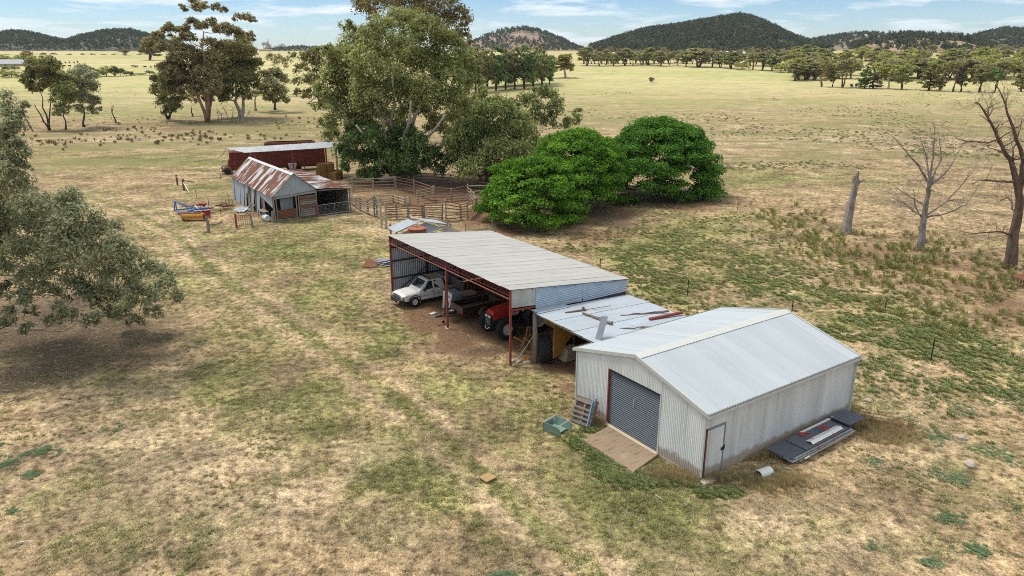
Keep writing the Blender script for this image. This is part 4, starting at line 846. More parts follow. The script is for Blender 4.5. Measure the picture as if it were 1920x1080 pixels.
# ------------------------------------------------------------------ hay shed
def build_hay():
    FL, FR, BR_, BL = [at(459, 286.5, 4.2), at(637, 276, 4.2), at(635, 265, 4.5), at(423, 278, 4.5)]
    o = FL.copy(); o.z = 0
    S = thing('hay_shed', 'low open hay shed with patchy zinc skillion roof on red posts behind the old hut', 'shed', o)
    n = 17; g = np.random.default_rng(4)
    for i in range(n):
        a, b = i/n, (i+1)/n+.004; d = Vector((0, 0, .012*(i % 2)+g.uniform(0, .01)))
        f0, f1, r0, r1 = FL.lerp(FR, a), FL.lerp(FR, b), BL.lerp(BR_, a), BL.lerp(BR_, b)
        w = (f1-f0).length; u = (f1-f0).normalized(); v = r0-f0
        part('roof_sheet', MB().corr(f0-o+d, u, w, lambda t: (0, 0, 0), lambda t: tuple(v+(r1-f1-(r0-f0))*(t/w)), (0, 0, 1), .15, .016, 4), M['hayroof'], S)
    u = (FR-FL).normalized(); v = (BL-FL).normalized()
    L_ = (FR-FL).length
    for k, t in enumerate((.07, .115, .5, .86, .98)):
        p = FL+u*L_*t-o+v*.35
        part('post', MB().tube([(p.x, p.y, 0), (p.x, p.y, 4.12)], .11 if k in (1, 2, 3) else .07, 8), M['redsteel'] if k in (1, 2, 3) else M['timberV'], S)
    Lb = (BR_-BL).length; ub = (BR_-BL).normalized()
    for t in (.05, .35, .65, .95):
        p = BL+ub*Lb*t-o-v*.3; part('post', MB().tube([(p.x, p.y, 0), (p.x, p.y, 4.4)], .05, 8), M['redsteel'], S)
    for f in (.08, .5, .92): part('purlin', MB().bar(FL.lerp(BL, f)-o-Vector((0,0,.07)), FR.lerp(BR_, f)-o-Vector((0,0,.07)), .08, .09), M['timberR'], S)
    part('bent_flashing', MB().bar(BL-o+Vector((.2, -.3, 0)), BL-o+Vector((-.1, -.9, -.7)), .04, .04).bar(BL-o+Vector((-.1, -.9, -.7)), BL-o+Vector((-.9, -1., -1.3)), .04, .04), M['black'], S)
build_hay()
def build_redtruck():
    A = Vector((-40.6, 104.6, 0)); B = Vector((-28.2, 109.6, 0)); a = math.atan2(B.y-A.y, B.x-A.x); L_ = (B-A).length
    S = thing('old_red_truck', 'old rusty red truck with a long ribbed box body parked behind the hay shed', 'truck', A, a)
    box = part('box_body', MB().box(0, L_, 0, 2.4, .75, 3.15), M['truckred'], S)
    x = .1
    while x < L_-.1: part('rib', MB().box(x, x+.10, -.06, -.002, .75, 3.1), M['truckred'], box); x += .42
    part('roof_rail', MB().box(-.02, L_+.02, -.09, -.003, 3.10, 3.22), worn('sun_bleached_red', (.42,.17,.12), .2, (.3,.1,.07), .3, .8), S)
    part('end_panel', MB().box(-.06, -.003, .05, 2.35, .8, 3.1), worn('orange_red_panel', (.36,.10,.06), .2, (.2,.05,.04), .3, .8), S)
    for i in range(5): part('rib', MB().box(-.10, -.061, .1+i*.5, .18+i*.5, .8, 3.1), M['truckred'], S)
    cab = MB().hexa([(-.45, .3, .55), (-.12, .3, .55), (-.12, 2.1, .55), (-.45, 2.1, .55)], [(-.3, .45, 2.0), (-.12, .4, 2.05), (-.12, 2.0, 2.05), (-.3, 1.95, 2.0)])
    bevel(part('cab', cab, M['rust'], S), .1, 3)
    pr = MB(); sec = []
    for i, (x, w, z) in enumerate(((-.2, .72, 1.35), (-.6, .68, 1.32), (-1.1, .6, 1.25), (-1.3, .5, 1.1))):
        sec.append([(x, 1.2+w*math.cos(t), .55+(z-.55)*max(0, math.sin(t))**.7) for t in np.linspace(0, math.pi, 11)])
    b = 0
    for s_ in sec: pr.v += s_
    for i in range(3):
        for k in range(10): pr.f.append((i*11+k, i*11+k+1, (i+1)*11+k+1, (i+1)*11+k))
    pr.f.append(tuple(33+k for k in range(11)))
    part('bonnet', pr, worn('dull_maroon', (.13,.045,.04), .3, (.3,.2,.18), .4, .6), S, True)
    for i in range(5): part('grille_bar', MB().box(-1.37, -1.31, .82, 1.58, .6+.1*i, .64+.1*i), M['plastic'], S)
    part('windscreen', MB().slab((-.47, .5, 1.42), (-.47, 1.9, 1.42), (-.36, 1.82, 1.9), (-.36, .58, 1.9), .01), M['glass'], S)
    for y in (.1, 2.3):
        f = MB(); f.tube([(-.55+.62*math.cos(t), y, .42+.52*math.sin(t)) for t in np.linspace(0, math.pi, 9)], .2, 8); part('mudguard', f, M['rust'], S, True)
        for x in (-.55, 8.2, 9.4):
            w = part('wheel', MB().lathe([(0, -.1), (.2, -.12), (.42, -.12), (.45, -.05), (.45, .05), (.42, .12), (.2, .12), (0, .1)], 18, (0, 0, .45), 'Y'), M['tyre'], S, loc=(x, y+.05, 0))
        part('headlight', MB().lathe([(0, -.05), (.1, -.04), (.12, 0), (.1, .12)], 12, (-1.05, y*.85+.2, .95), 'X'), M['lamp'], S)
    part('chassis', MB().box(-1.2, L_, .6, .75, .5, .7).box(-1.2, L_, 1.7, 1.85, .5, .7), M['black'], S)
    part('bumper', MB().box(-1.5, -1.4, .25, 2.15, .42, .56), M['mesh'], S)
    bx = thing('field_bin', 'rust red open-topped bin with rounded corners standing beyond the hay shed', 'bin', (-40.6, 119.5, 0), .30)
    m = MB(); n_ = 20; Lb, Wb = 8.2, 2.3
    ring = []
    for cx, cy, a0 in ((Lb-.5, .5, -math.pi/2), (Lb-.5, Wb-.5, 0), (.5, Wb-.5, math.pi/2), (.5, .5, math.pi)):
        for k in range(5): t = a0+math.pi/2*k/4; ring.append((cx+.5*math.cos(t), cy+.5*math.sin(t)))
    lv = [(0, 1.0), (0, 2.7), (.14, 2.85), (.4, 2.88)]; 
    for ins, z in lv: m.v += [(x+(Lb/2-x)/(Lb/2)*ins, y+(Wb/2-y)/(Wb/2)*ins*.6, z) for x, y in ring]
    N_ = len(ring)
    for i in range(len(lv)-1):
        for k in range(N_): m.f.append((i*N_+k, i*N_+(k+1) % N_, (i+1)*N_+(k+1) % N_, (i+1)*N_+k))
    m.f.append(tuple(range(N_)))
    part('bin_body', m, M['truckred'], bx); part('opening_shade', MB().slab((.55, .5, 2.62), (Lb-.55, .5, 2.62), (Lb-.55, Wb-.5, 2.62), (.55, Wb-.5, 2.62), .02), M['black'], bx)  # black sheet put in as the dark shade within the open top
    for x in (1.5, 6.5):
        for y in (.3, 2.0): part('wheel', MB().lathe([(0, -.1), (.48, -.12), (.5, 0), (.48, .12), (0, .1)], 16, (x, y, .5), 'Y'), M['tyre'], bx)
    part('chassis', MB().box(.3, Lb-.3, .5, .7, .5, 1.0).box(.3, Lb-.3, 1.6, 1.8, .5, 1.0), M['black'], bx)
    # bales
    labs = ['brown straw bale at the left of the bottom row under the hay shed', 'brown straw bale in the middle of the bottom row under the hay shed', 'brown straw bale at the right end beside the pepper tree', 'brown straw bale on top of the left bottom bale in the hay shed', 'brown straw bale on top of the middle bottom bale in the hay shed', 'slumped straw bale in front of the stack by the hay shed post']
    base = at(604, 338); u = Vector((math.cos(.44), math.sin(.44), 0)); v = Vector((-u.y, u.x, 0))
    k = 0
    for (i, z, j) in ((0, 0, 0), (1.08, 0, 0), (2.2, 0, .15), (.03, 1.12, .05), (1.1, 1.15, .02), (2.0, 0, -1.0)):
        p = base+u*(i-.3)+v*j; gg = np.random.default_rng(k+60); m = MB(); w, d, h = 1.02, 1.5, 1.1
        ns = 6
        for a_ in range(ns+1):
            for (yy, zz) in ((0, 0), (d, 0), (d, h*.5), (d, h), (d*.5, h), (0, h), (0, h*.5)):
                m.v.append((w*a_/ns-.03*(a_ % 2)+gg.normal()*.012, yy+(.03 if yy == 0 else -.03 if yy == d else 0)*(a_ % 2)*(1 if True else 0)+gg.normal()*.015, max(0, zz-.035*(a_ % 2)*(zz > 0))+gg.normal()*.012*(zz > 0)))
        for a_ in range(ns):
            for q in range(7): m.f.append((a_*7+q, a_*7+(q+1) % 7, (a_+1)*7+(q+1) % 7, (a_+1)*7+q))
        m.f += [tuple(range(6, -1, -1)), tuple(ns*7+q for q in range(7))]
        single('straw_bale', m, M['bale'], labs[k], 'bale', (p.x, p.y, z), .44+gg.normal()*.06+(.5 if k == 5 else 0), 'straw bales stacked in the hay shed'); k += 1
    p = at(549, 322); w = thing('white_hopper', 'pale grey hopper standing in the hay shed behind the hut ridge', 'hopper', p, .4)
    part('hopper_body', MB().hexa([(-.45,-.45,.5),(.45,-.45,.5),(.45,.45,.5),(-.45,.45,.5)], [(-.6,-.5,1.25),(.6,-.5,1.25),(.6,.5,1.25),(-.6,.5,1.25)]), M['mesh'], w)
    for x in (-.4, .4):
        for y in (-.4, .4): part('leg', MB().box(x-.04, x+.04, y-.04, y+.04, 0, .55), M['rust'], w)
build_redtruck()
# ------------------------------------------------------------------ collapsed tin shelter and tank
def build_shelter():
    Y = 65.5
    def q(px, py, z): return at(px, py, z)
    o = at(790, 440); o.z = 0
    S = thing('collapsed_shelter', 'small collapsed shelter of loose zinc sheets behind the machinery shed', 'shelter', o)
    def sh(a, b, c, d, mt='flat'): part('roof_sheet', MB().slab(*[Vector(p)-o for p in (a, b, c, d)], .01), M[mt], S)
    sh(q(726, 427, 1.5), q(742, 435.5, 1.4), q(782, 418, 2.4), q(765, 410, 2.5)); sh(q(736, 432, 1.45), q(744, 436, 1.38), q(791, 415.5, 2.45), q(780, 413, 2.5))
    sh(q(771, 407.5, 2.5), q(792, 413, 2.45), q(842, 421, 1.6), q(818, 412, 1.9)); sh(q(790, 412, 2.46), q(797, 415.5, 2.4), q(838, 423, 1.5), q(843, 420.5, 1.62))
    sh(q(786, 423, 1.9), q(803, 438, 1.2), q(829, 427, 1.3), q(797, 417, 2.2)); sh(q(801, 431, 1.55), q(803, 438, 1.15), q(829, 426.5, 1.3), q(826, 424, 1.5), 'blue')
    sh(q(752, 438, 1.0), q(766, 443, .6), q(790, 428, 1.3), q(778, 425, 1.6)); sh(q(825, 424, 1.2), q(832, 435, .6), q(858, 434, .5), q(845, 424, 1.1), 'patch')
    sh(q(767, 403, 2.65), q(769, 403, 2.65), q(775, 409, 2.5), q(773, 409.5, 2.5))
    for a in ((733, 445, 1.35), (744, 448, 1.3), (800, 446, 1.2), (845, 436, .9), (768, 432, 2.3), (838, 436, 1.3)):
        p = at(a[0], a[1])-o; part('post', MB().tube([(p.x, p.y, -.1), (p.x, p.y, a[2])], .1, 7), M['timberV'], S)
    g = np.random.default_rng(8)
    for i in range(9): p = at(812+i*5, 437+(i % 3)*2)-o; part('plank', MB().bar(p+Vector((-.5, 0, .1+.1*(i % 4))), p+Vector((.6, g.normal()*.5, .12+.12*(i % 3))), .12, .06), M['timberV'], S)
    p = at(783.5, 470); t = thing('rusty_tank', 'rusty red cylindrical water tank beside the collapsed shelter', 'tank', p)
    r = .77; h = 2.02
    m = MB(); pr = [(r, 0)]+[(r+.012*(k % 2), h*k/16) for k in range(1, 17)]; part('tank_wall', m.lathe(pr, 28), M['rust'], t)
    part('tank_lid', MB().lathe([(r+.03, h-.01), (r+.03, h+.02), (r*.5, h+.06), (0, h+.08)], 28), worn('rust_red_lid', (.34,.12,.075), .2, (.2,.08,.05), .3, .8), t)
    part('inlet', MB().tube([(0, 0, h+.06), (0, 0, h+.16)], .05, 8), M['rust'], t)
build_shelter()
# ------------------------------------------------------------------ stockyards
gy = np.random.default_rng(21)
def rail_fence(label, pts, hts, nr=5, post='pale', rail='timberRY', group='stockyard fences', lowest=.25, r=.09, flat=False, top=.12):
    """pts: pixel feet of the posts"""
    P = [at(*p) for p in pts]; S = thing('rail_fence', label, 'fence', P[0], 0, group); o = P[0]
    if not hasattr(hts, '__len__'): hts = [hts]*len(P)
    for p, h in zip(P, hts):
        q = p-o; part('post', MB().tube([(q.x, q.y, -.15), (q.x+gy.normal()*.03, q.y, h*.5), (q.x+gy.normal()*.04, q.y+gy.normal()*.04, h)], [r*1.1, r, r*.9], 7), M[post] if isinstance(post, str) else M[post[int(gy.integers(len(post)))]], S)
    for i in range(len(P)-1):
        a, b = P[i]-o, P[i+1]-o; d = (b-a).normalized(); s = Vector((-d.y, d.x, 0))*-.09; Lr = (b-a).length
        for k in range(nr):
            f = k/(nr-1) if nr > 1 else 1
            za = lowest+(hts[i]-top-lowest)*f; zb = lowest+(hts[i+1]-top-lowest)*f; m = MB()
            if flat: m.bar(a+s-d*.1+Vector((0, 0, za+gy.normal()*.02)), b+s+d*.1+Vector((0, 0, zb+gy.normal()*.02)), .04, .12)
            else:
                A = a+s-d*.12+Vector((0, 0, za+gy.normal()*.025)); B = b+s+d*.12+Vector((0, 0, zb+gy.normal()*.025)); C = A.lerp(B, .5)+Vector((0, 0, gy.normal()*.03))
                m.tube([A, C, B], [.05, .06, .048], 6)
            part('rail', m, M[rail] if isinstance(rail, str) else M[rail[int(gy.integers(len(rail)))]], S)
    return S
rail_fence('rear yard fence running left from under the pepper tree behind the old hut', [(600, 368), (631, 364), (662.5, 359), (700, 357), (743, 355)], [1.6, 1.6, 1.85, 1.6, 1.65], 4)
rail_fence('diagonal red-brown rail fence from the pepper tree down to the middle of the yards', [(743, 355), (776.7, 363), (814, 379)], [1.7, 1.75, 1.95], 5, rail='timberR')
rail_fence('short rail fence meeting the diagonal fence in the middle of the yards', [(783, 381.7), (814, 379)], [1.6, 1.9], 5)
rail_fence('long low reddish rail fence across the back of the yards', [(814, 379), (846, 376.5), (877.5, 374)], [1.9, 1.5, 1.8], 5, rail='timberR')
rail_fence('grey two-rail fence reaching to the green trees at the right of the yards', [(877.5, 374), (920, 369)], [1.75, 1.5], 3, rail='pale')
rail_fence('short return of the yard fence with closely set posts beside the green trees', [(877.5, 374), (884, 380), (890, 388), (893, 396)], [1.7, 1.6, 1.7, 1.5], 4, rail='timberRY')
rail_fence('curved pale rail fence between the old hut and the loading race', [(661, 384), (669, 390), (676, 395.5), (690, 402), (702.5, 406.7)], [1.35, 1.3, 1.6, 1.5, 2.2], 6, post=['greenpost', 'pale'], rail=['pale', 'timberRY'])
rail_fence('long front yard fence directly behind the collapsed shelter', [(724, 411), (744, 410), (765, 409.5), (792.5, 408.5), (796, 409), (829, 412)], [1.6, 1.6, 1.75, 1.55, 1.5, 1.7], 6, post=['pale', 'timberV'], rail=['timberR', 'timberRY'])
rail_fence('curved end of the front yard fence towards the bright green tree', [(836, 414.5), (864, 410.5), (876.7, 411.7), (893, 396.5), (906, 388)], [2.25, 1.6, 1.9, 1.5, 1.3], 6, post=['pale', 'timberR'], rail=['timberRY', 'timberR'])
rail_fence('inner drafting race fence with pale green posts', [(702.5, 384), (737.5, 379), (746.7, 381.7), (760, 386), (768, 380)], [1.2, .9, .95, 1.0, .9], 3, post='greenpost', rail='pale')
rail_fence('tall narrow pair of posts at the near end of the loading race', [(707, 407), (714, 411)], [2.3, 2.2], 4, post='greenpost', rail='timberRY')
rail_fence('far rail fence in the shade under the pepper tree', [(740, 352), (790, 344), (845, 347), (877.5, 357), (930, 366)], [1.5, 1.5, 1.5, 1.5, 1.5], 4, rail='timberR')
rail_fence('far yard rails beyond the hay shed', [(621, 285), (650, 278), (690, 280)], [1.2, 1.3, 1.2], 2, post='timberV', rail='timberV', group='old paddock rails')
def posts(label_list, name, pix, hts, r, mat, group, lean=.03):
    for lab, p, h in zip(label_list, pix, hts):
        q = at(*p); single(name, MB().tube([(0, 0, -.2), (gy.normal()*lean, gy.normal()*lean, h)], [r, r*.85], 7), M[mat], lab, 'post', q, 0, group)
posts(['tall weathered post left of the collapsed shelter, joined by a cross rail', 'tallest pale post just left of the collapsed shelter'], 'timber_post', [(715.5, 427), (724.5, 428)], [2.45, 2.55], .12, 'pale', 'tall yard posts')
a, b = at(715.5, 427), at(724.5, 428); single('cross_rail', MB().bar((0, 0, 0), (b-a)+Vector((.2, 0, -.15)), .09, .12), M['pale'], 'short cross rail nailed between the two tall posts left of the shelter', 'rail', a+Vector((-.1, -.1, .95)))
posts(['light timber post under the edge of the nearest green tree', 'thin post with a sagging wire right of the shelter'], 'timber_post', [(923, 437), (873, 437)], [1.5, .9], .06, 'timberV', 'posts right of the yards')
PK = [((368.5, 371), .95, 'dark steel picket furthest back by the old hut fence line'), ((392, 389), 1.1, 'dark steel picket just behind the coloured implements'), ((414.5, 405.5), 1.2, 'dark steel picket between the implements and the old hut'),
      ((414, 336), 1.0, 'dark picket near the nose of the old red truck'), ((1289, 553), 1.15, 'dark steel picket behind the lean-to among green weeds'), ((1125, 506), .9, 'dark steel picket right behind the machinery shed roof'), ((1484, 590), 1.0, 'dark steel picket just past the steel shed ridge'),
      ((1745, 676), 1.3, 'dark steel picket right of the steel shed in green weeds'), ((1383, 393), .9, 'dark picket right of the far green tree'), ((1660, 579), .7, 'low dark stake right of the steel shed among dry grass')]
for p, h, lab in PK: single('steel_picket', MB().box(-.02, .02, -.012, .012, -.2, h).box(-.012, .012, -.03, .03, -.2, h), M['black'], lab, 'picket', at(*p), gy.uniform(0, 3), 'steel fence pickets')
# strainer assembly left of hut, and stub with fallen rail
S = thing('strainer_fence', 'leaning red-brown strainer posts with a fallen top rail left of the old hut', 'fence', at(333, 347)); o = at(333, 347)
b = at(345, 357)-o
part('post', MB().tube([(0, 0, -.1), (0, 0, 1.35)], .13, 8), M['timberR'], S); part('post', MB().tube([(b.x, b.y, -.1), (b.x+.05, b.y, 1.45)], .15, 8), M['timberR'], S)
part('rail', MB().tube([(0, -.1, 1.15), (b.x, b.y-.1, 1.2)], .06, 6), M['timberRY'], S); e = at(366, 352)-o; part('rail', MB().tube([(b.x, b.y, 1.25), (e.x, e.y, .75)], .06, 6), M['timberR'], S)
e = at(355, 362)-o; part('brace', MB().tube([(b.x, b.y, 1.1), (e.x, e.y, .05)], .05, 6), M['plastic'], S)
S = thing('corner_post', 'weathered grey post with a fallen limb beside it in front of the implements', 'post', at(391.5, 436))
part('post', MB().tube([(0, 0, -.1), (.02, 0, .8), (-.05, 0, 1.55)], [.17, .15, .10], 8), M['timberV'], S); part('fallen_rail', MB().tube([(.1, 0, .75), (.8, .2, .8), (1.3, .3, 1.0)], [.06, .07, .09], 7), M['log'], S)
part('root', MB().tube([(-.1, 0, .1), (-.5, -.2, .02)], [.06, .03], 6), M['log'], S)
# ------------------------------------------------------------------ implements
def build_implements():
    c = at(375, 397); S = thing('scarifier', 'blue and red drawbar farm implement lying folded left of the old hut', 'farm implement', c, .12)
    s = 1.0
    def W(px, py, z): return at(px, py, z)-at(375, 397)
    f = MB()
    for a, b in (((329, 393, .25), (375, 389, .35)), ((333, 399, .2), (392, 395, .3)), ((340, 404, .2), (392, 399, .35)), ((350, 396, .3), (378, 390, .4)), ((335, 388, .3), (333, 399, .2)), ((362, 389, .35), (366, 401, .25)), ((378, 388, .35), (384, 402, .3))):
        f.bar(W(*a), W(*b), .14, .12)
    part('frame', f, M['blueP'], S)
    f = MB(); f.bar(W(328.5, 394, .2), W(330, 377, 1.15), .14, .10); f.bar(W(333, 392, .3), W(331, 377, 1.15), .12, .1); f.bar(W(330, 376.5, 1.15), W(366, 390, .35), .12, .1); f.bar(W(333, 378, 1.1), W(357, 392, .4), .08, .08); f.bar(W(342, 386, .8), W(356, 386, .5), .3, .08)
    part('headstock', f, worn('dull_blue', (.10,.20,.38), .3, (.2,.2,.22), .4, .6), S)
    f = MB(); f.bar(W(357, 387, .4), W(386, 382, .5), .16, .14); f.bar(W(368, 395, .35), W(399, 390, .45), .13, .12); f.bar(W(330, 400, .25), W(366, 399, .25), .12, .1); f.bar(W(374, 383, .7), W(385, 384, .6), .25, .25); f.tube([W(385, 382, .9), W(385, 387, .3)], .1, 8)
    part('drawbar', f, M['redP'], S)
    f = MB(); f.bar(W(366, 385, .7), W(372, 398, .4), .09, .05); f.bar(W(335, 395, .45), W(358, 393, .5), .06, .06); f.bar(W(341, 401, .4), W(357, 399, .45), .06, .06); part('adjuster', f, M['lamp'], S)
    T_ = thing('grader_blade', 'red blade with a blue frame and white edge beside the orange box', 'farm implement', at(378, 402), .06)
    o = at(378, 402)
    m = MB(); A, B = at(362, 403, .35)-o, at(392, 401, .4)-o
    d = (B-A).normalized(); n_ = Vector((-d.y, d.x, 0))
    pts = [n_*(.22*math.cos(t)-.1)+Vector((0, 0, .38*math.sin(t))) for t in np.linspace(-1.1, 1.1, 8)]
    m.v = [tuple(A+p) for p in pts]+[tuple(B+p) for p in pts]; m.f = [(k, k+1, 8+k+1, 8+k) for k in range(7)]+[tuple(range(8)), tuple(range(15, 7, -1))]
    part('blade', m, M['redP'], T_); part('edge', MB().bar(A+Vector((0, 0, .42)), B+Vector((0, 0, .42)), .08, .06), M['plastic'], T_); part('beam', MB().bar(A+Vector((0, .35, .5)), B+Vector((-.2, .4, .55)), .22, .16), M['blueP'], T_)
    O = thing('spreader_box', 'battered orange-yellow implement box nearest the camera among the coloured implements', 'farm implement', at(364, 413), .03)
    m = MB(); n_ = 10
    pr = [(-.38, .18), (-.42, .45), (-.3, .72), (-.05, .80), (.25, .74), (.42, .5), (.36, .2)]
    for x in (-1.05, 1.05): m.v += [(x, y, z) for y, z in pr]
    m.f = [(k, k+1, 7+k+1, 7+k) for k in range(6)]+[(6, 0, 7, 13), tuple(range(6, -1, -1)), tuple(range(7, 14))]
    bevel(part('hopper', m, M['orange'], O), .03)
    part('seam', MB().bar((-1.06, -.44, .47), (1.06, -.44, .47), .04, .05), M['rust'], O); part('seam', MB().bar((-1.0, -.2, .79), (.9, -.2, .79), .1, .03), M['rust'], O)
    for x in (-1.13, 1.13): part('wheel', MB().lathe([(0, -.05), (.34, -.06), (.36, 0), (.34, .06), (0, .05)], 16, (x, .1, .36), 'X'), M['rust'], O)
    for x in (-.8, -.2, .5): part('tine', MB().bar((x, -.3, .2), (x+.05, -.42, 0), .08, .05), M['rust'], O)
build_implements()
# ------------------------------------------------------------------ ute
def wheel(parent, x, y, r, w, rimr, side, lug=0, rim='rim', tyre='tyre'):
    t = part('wheel', MB().lathe([(rimr*.98, -w*.42), (r*.86, -w*.5), (r*.97, -w*.42), (r, -w*.2), (r, w*.2), (r*.97, w*.42), (r*.86, w*.5), (rimr*.98, w*.42)], 28, (0, 0, 0), 'Y'), M[tyre], parent, True, loc=(x, y, r))
    rp = part('rim', MB().lathe([(0, side*w*.22), (rimr*.3, side*w*.24), (rimr*.36, side*w*.14), (rimr*.78, side*w*.10), (rimr*.9, side*w*.34), (rimr, side*w*.42), (rimr, -side*w*.3), (0, -side*w*.3)], 20, (0, 0, 0), 'Y'), M[rim], t)
    return t
def build_ute():
    o = ML(-.80, 12.56); S = thing('white_ute', 'old white dual-cab ute with black bumper parked nose out in the machinery shed', 'ute', o, TM+.02)
    # local: x 0 = bumper nose, +x to the tail, y across; half width .84
    sec = [ # x, halfwidth bottom, halfwidth shoulder, z bottom, z shoulder, z top(centre), half width top
      (.10, .74, .78, .50, .80, .86, .70), (.35, .80, .82, .46, .88, .94, .70), (.9, .82, .84, .42, .92, 1.0, .70), (1.42, .83, .85, .42, .95, 1.05, .72), (1.75, .83, .85, .40, .98, 1.04, .74), (3.35, .83, .85, .40, .98, 1.02, .76)]
    m = MB(); ns = 12
    for x, hb_, hs, zb, zs, zt, ht in sec:
        pts = [(-hb_, zb), (-hs-.01, (zb+zs)/2), (-hs, zs-.06), (-hs+.035, zs), (-ht*.85, zs+(zt-zs)*.55), (-ht*.4, zt), (ht*.4, zt), (ht*.85, zs+(zt-zs)*.55), (hs-.035, zs), (hs, zs-.06), (hs+.01, (zb+zs)/2), (hb_, zb)]
        m.v += [(x, y, z) for y, z in pts]
    for i in range(len(sec)-1):
        for k in range(ns): m.f.append((i*ns+k, i*ns+(k+1) % ns, (i+1)*ns+(k+1) % ns, (i+1)*ns+k))
    m.f += [tuple(range(ns-1, -1, -1)), tuple((len(sec)-1)*ns+k for k in range(ns))]
    body = part('body', m, M['white'], S)
    # cab
    c0 = MB(); base_z = .99
    lo = [(1.36, .77), (3.38, .79)]; 
    c0.hexa([(1.38, -.77, base_z), (3.40, -.79, base_z), (3.40, .79, base_z), (1.38, .77, base_z)], [(2.06, -.60, 1.64), (3.22, -.63, 1.66), (3.22, .63, 1.66), (2.06, .60, 1.64)])
    bevel(part('cab', c0, M['white'], S), .05, 2)
    part('roof_skin', MB().slab((2.42, -.57, 1.672), (3.20, -.59, 1.676), (3.20, .59, 1.676), (2.42, .57, 1.672), .006), M['dusty'], S, label='dust-brown rear of the roof'); part('roof_bar', MB().box(2.28, 2.40, -.60, .60, 1.655, 1.70), M['black'], S)
    def face(y, x, z): return y
    # windscreen and side glass set 4 mm proud of the cab faces
    nx = Vector((-(1.64-base_z), 0, .68)).normalized()*.006
    part('windscreen', MB().slab(Vector((1.47, -.67, 1.06))+nx, Vector((1.47, .67, 1.06))+nx, Vector((2.0, .545, 1.585))+nx, Vector((2.0, -.545, 1.585))+nx, .004), M['glass'], S)
    for s in (-1, 1):
        def g_(x, z, s=s):
            t = (z-base_z)/(1.65-base_z); return Vector((x, s*(.778-.165*t+.008), z))
        part('side_window', MB().quad(g_(1.72, 1.05), g_(2.42, 1.05), g_(2.42, 1.56), g_(2.16, 1.56)), M['glass'], S)
        part('side_window', MB().quad(g_(2.56, 1.05), g_(3.18, 1.05), g_(3.08, 1.56), g_(2.56, 1.56)), M['glass'], S)
        y = s*.862
        for x in (1.40, 2.48, 3.30): part('door_seam', MB().box(x, x+.012, min(y, y-s*.02), max(y, y-s*.02), .46, .97), M['black'], S)
        for x in (2.25, 3.08): part('door_handle', MB().box(x, x+.15, min(y, y+s*.02), max(y, y+s*.02), .84, .90), M['black'], S)
        part('side_moulding', MB().box(1.0, 2.9, min(y, y+s*.01), max(y, y+s*.01), .66, .70), M['grey'], S)
        part('wing_mirror', MB().box(1.62, 1.74, min(s*.86, s*1.02), max(s*.86, s*1.02), 1.02, 1.16), M['black'], S)
        part('headlight', MB().box(.06, .13, min(s*.52, s*.74), max(s*.52, s*.74), .66, .82), M['lamp'], S); part('indicator', MB().box(.09, .22, min(s*.745, s*.80), max(s*.745, s*.80), .67, .81), M['orangeP'], S)
        for xw in (.95, 3.95):
            wheel(S, xw, s*.785, .36, .24, .21, s)
            f = MB(); A_ = np.linspace(-.15, math.pi+.15, 13); r0, r1 = .43, .47
            for t in A_:
                for r_, yy in ((r0, .70), (r0, .905), (r1, .905), (r1, .83)): f.v.append((xw+r_*math.cos(t), s*yy, .37+r_*math.sin(t)))
            for i in range(12):
                for k in range(3): f.f.append((i*4+k, i*4+k+1, (i+1)*4+k+1, (i+1)*4+k))
            part('wheel_arch', f, M['black'], S)
        part('mud_flap', MB().box(1.39, 1.42, min(s*.62, s*.84), max(s*.62, s*.84), .22, .5), M['plastic'], S)
    part('grille', MB().box(.055, .10, -.50, .50, .66, .82), M['black'], S)
    for z in (.69, .74, .79): part('grille_bar', MB().box(.04, .054, -.5, .5, z, z+.015), M['grey'], S)
    bp = MB().hexa([(-.12, -.70, .34), (.2, -.86, .34), (.2, .86, .34), (-.12, .70, .34)], [(-.08, -.68, .60), (.2, -.87, .62), (.2, .87, .62), (-.08, .68, .60)]); bevel(part('bumper', bp, M['black'], S), .04, 2)
    part('fog_lamp', MB().lathe([(0, -.03), (.06, -.02), (.06, .04)], 12, (-.10, -.5, .46), 'X'), M['lamp'], S)
    part('bonnet_seam', MB().box(.2, 1.36, -.755, -.745, .955, .968).box(.2, 1.36, .745, .755, .955, .968), M['grey'], S)
    # tub
    tb = MB(); x0, x1 = 3.44, 4.9
    tb.box(x0, x1, -.85, -.79, .46, 1.06); tb.box(x0, x1, .79, .85, .46, 1.06); tb.box(x0, x0+.05, -.79, .79, .5, 1.06); tb.box(x1-.05, x1, -.79, .79, .46, 1.06); tb.box(x0+.05, x1-.05, -.79, .79, .5, .56)
    part('tub', tb, worn('dusty_white_paint', (.34,.32,.28), .3, (.2,.15,.1), .4, .6), S); part('chassis', MB().box(.3, 4.85, -.45, .45, .26, .46), M['black'], S)
    part('sports_bar', MB().tube([(3.5, -.8, 1.05), (3.46, -.66, 1.6), (3.46, .66, 1.6), (3.5, .8, 1.05)], .035, 8), M['white'], S)
build_ute()
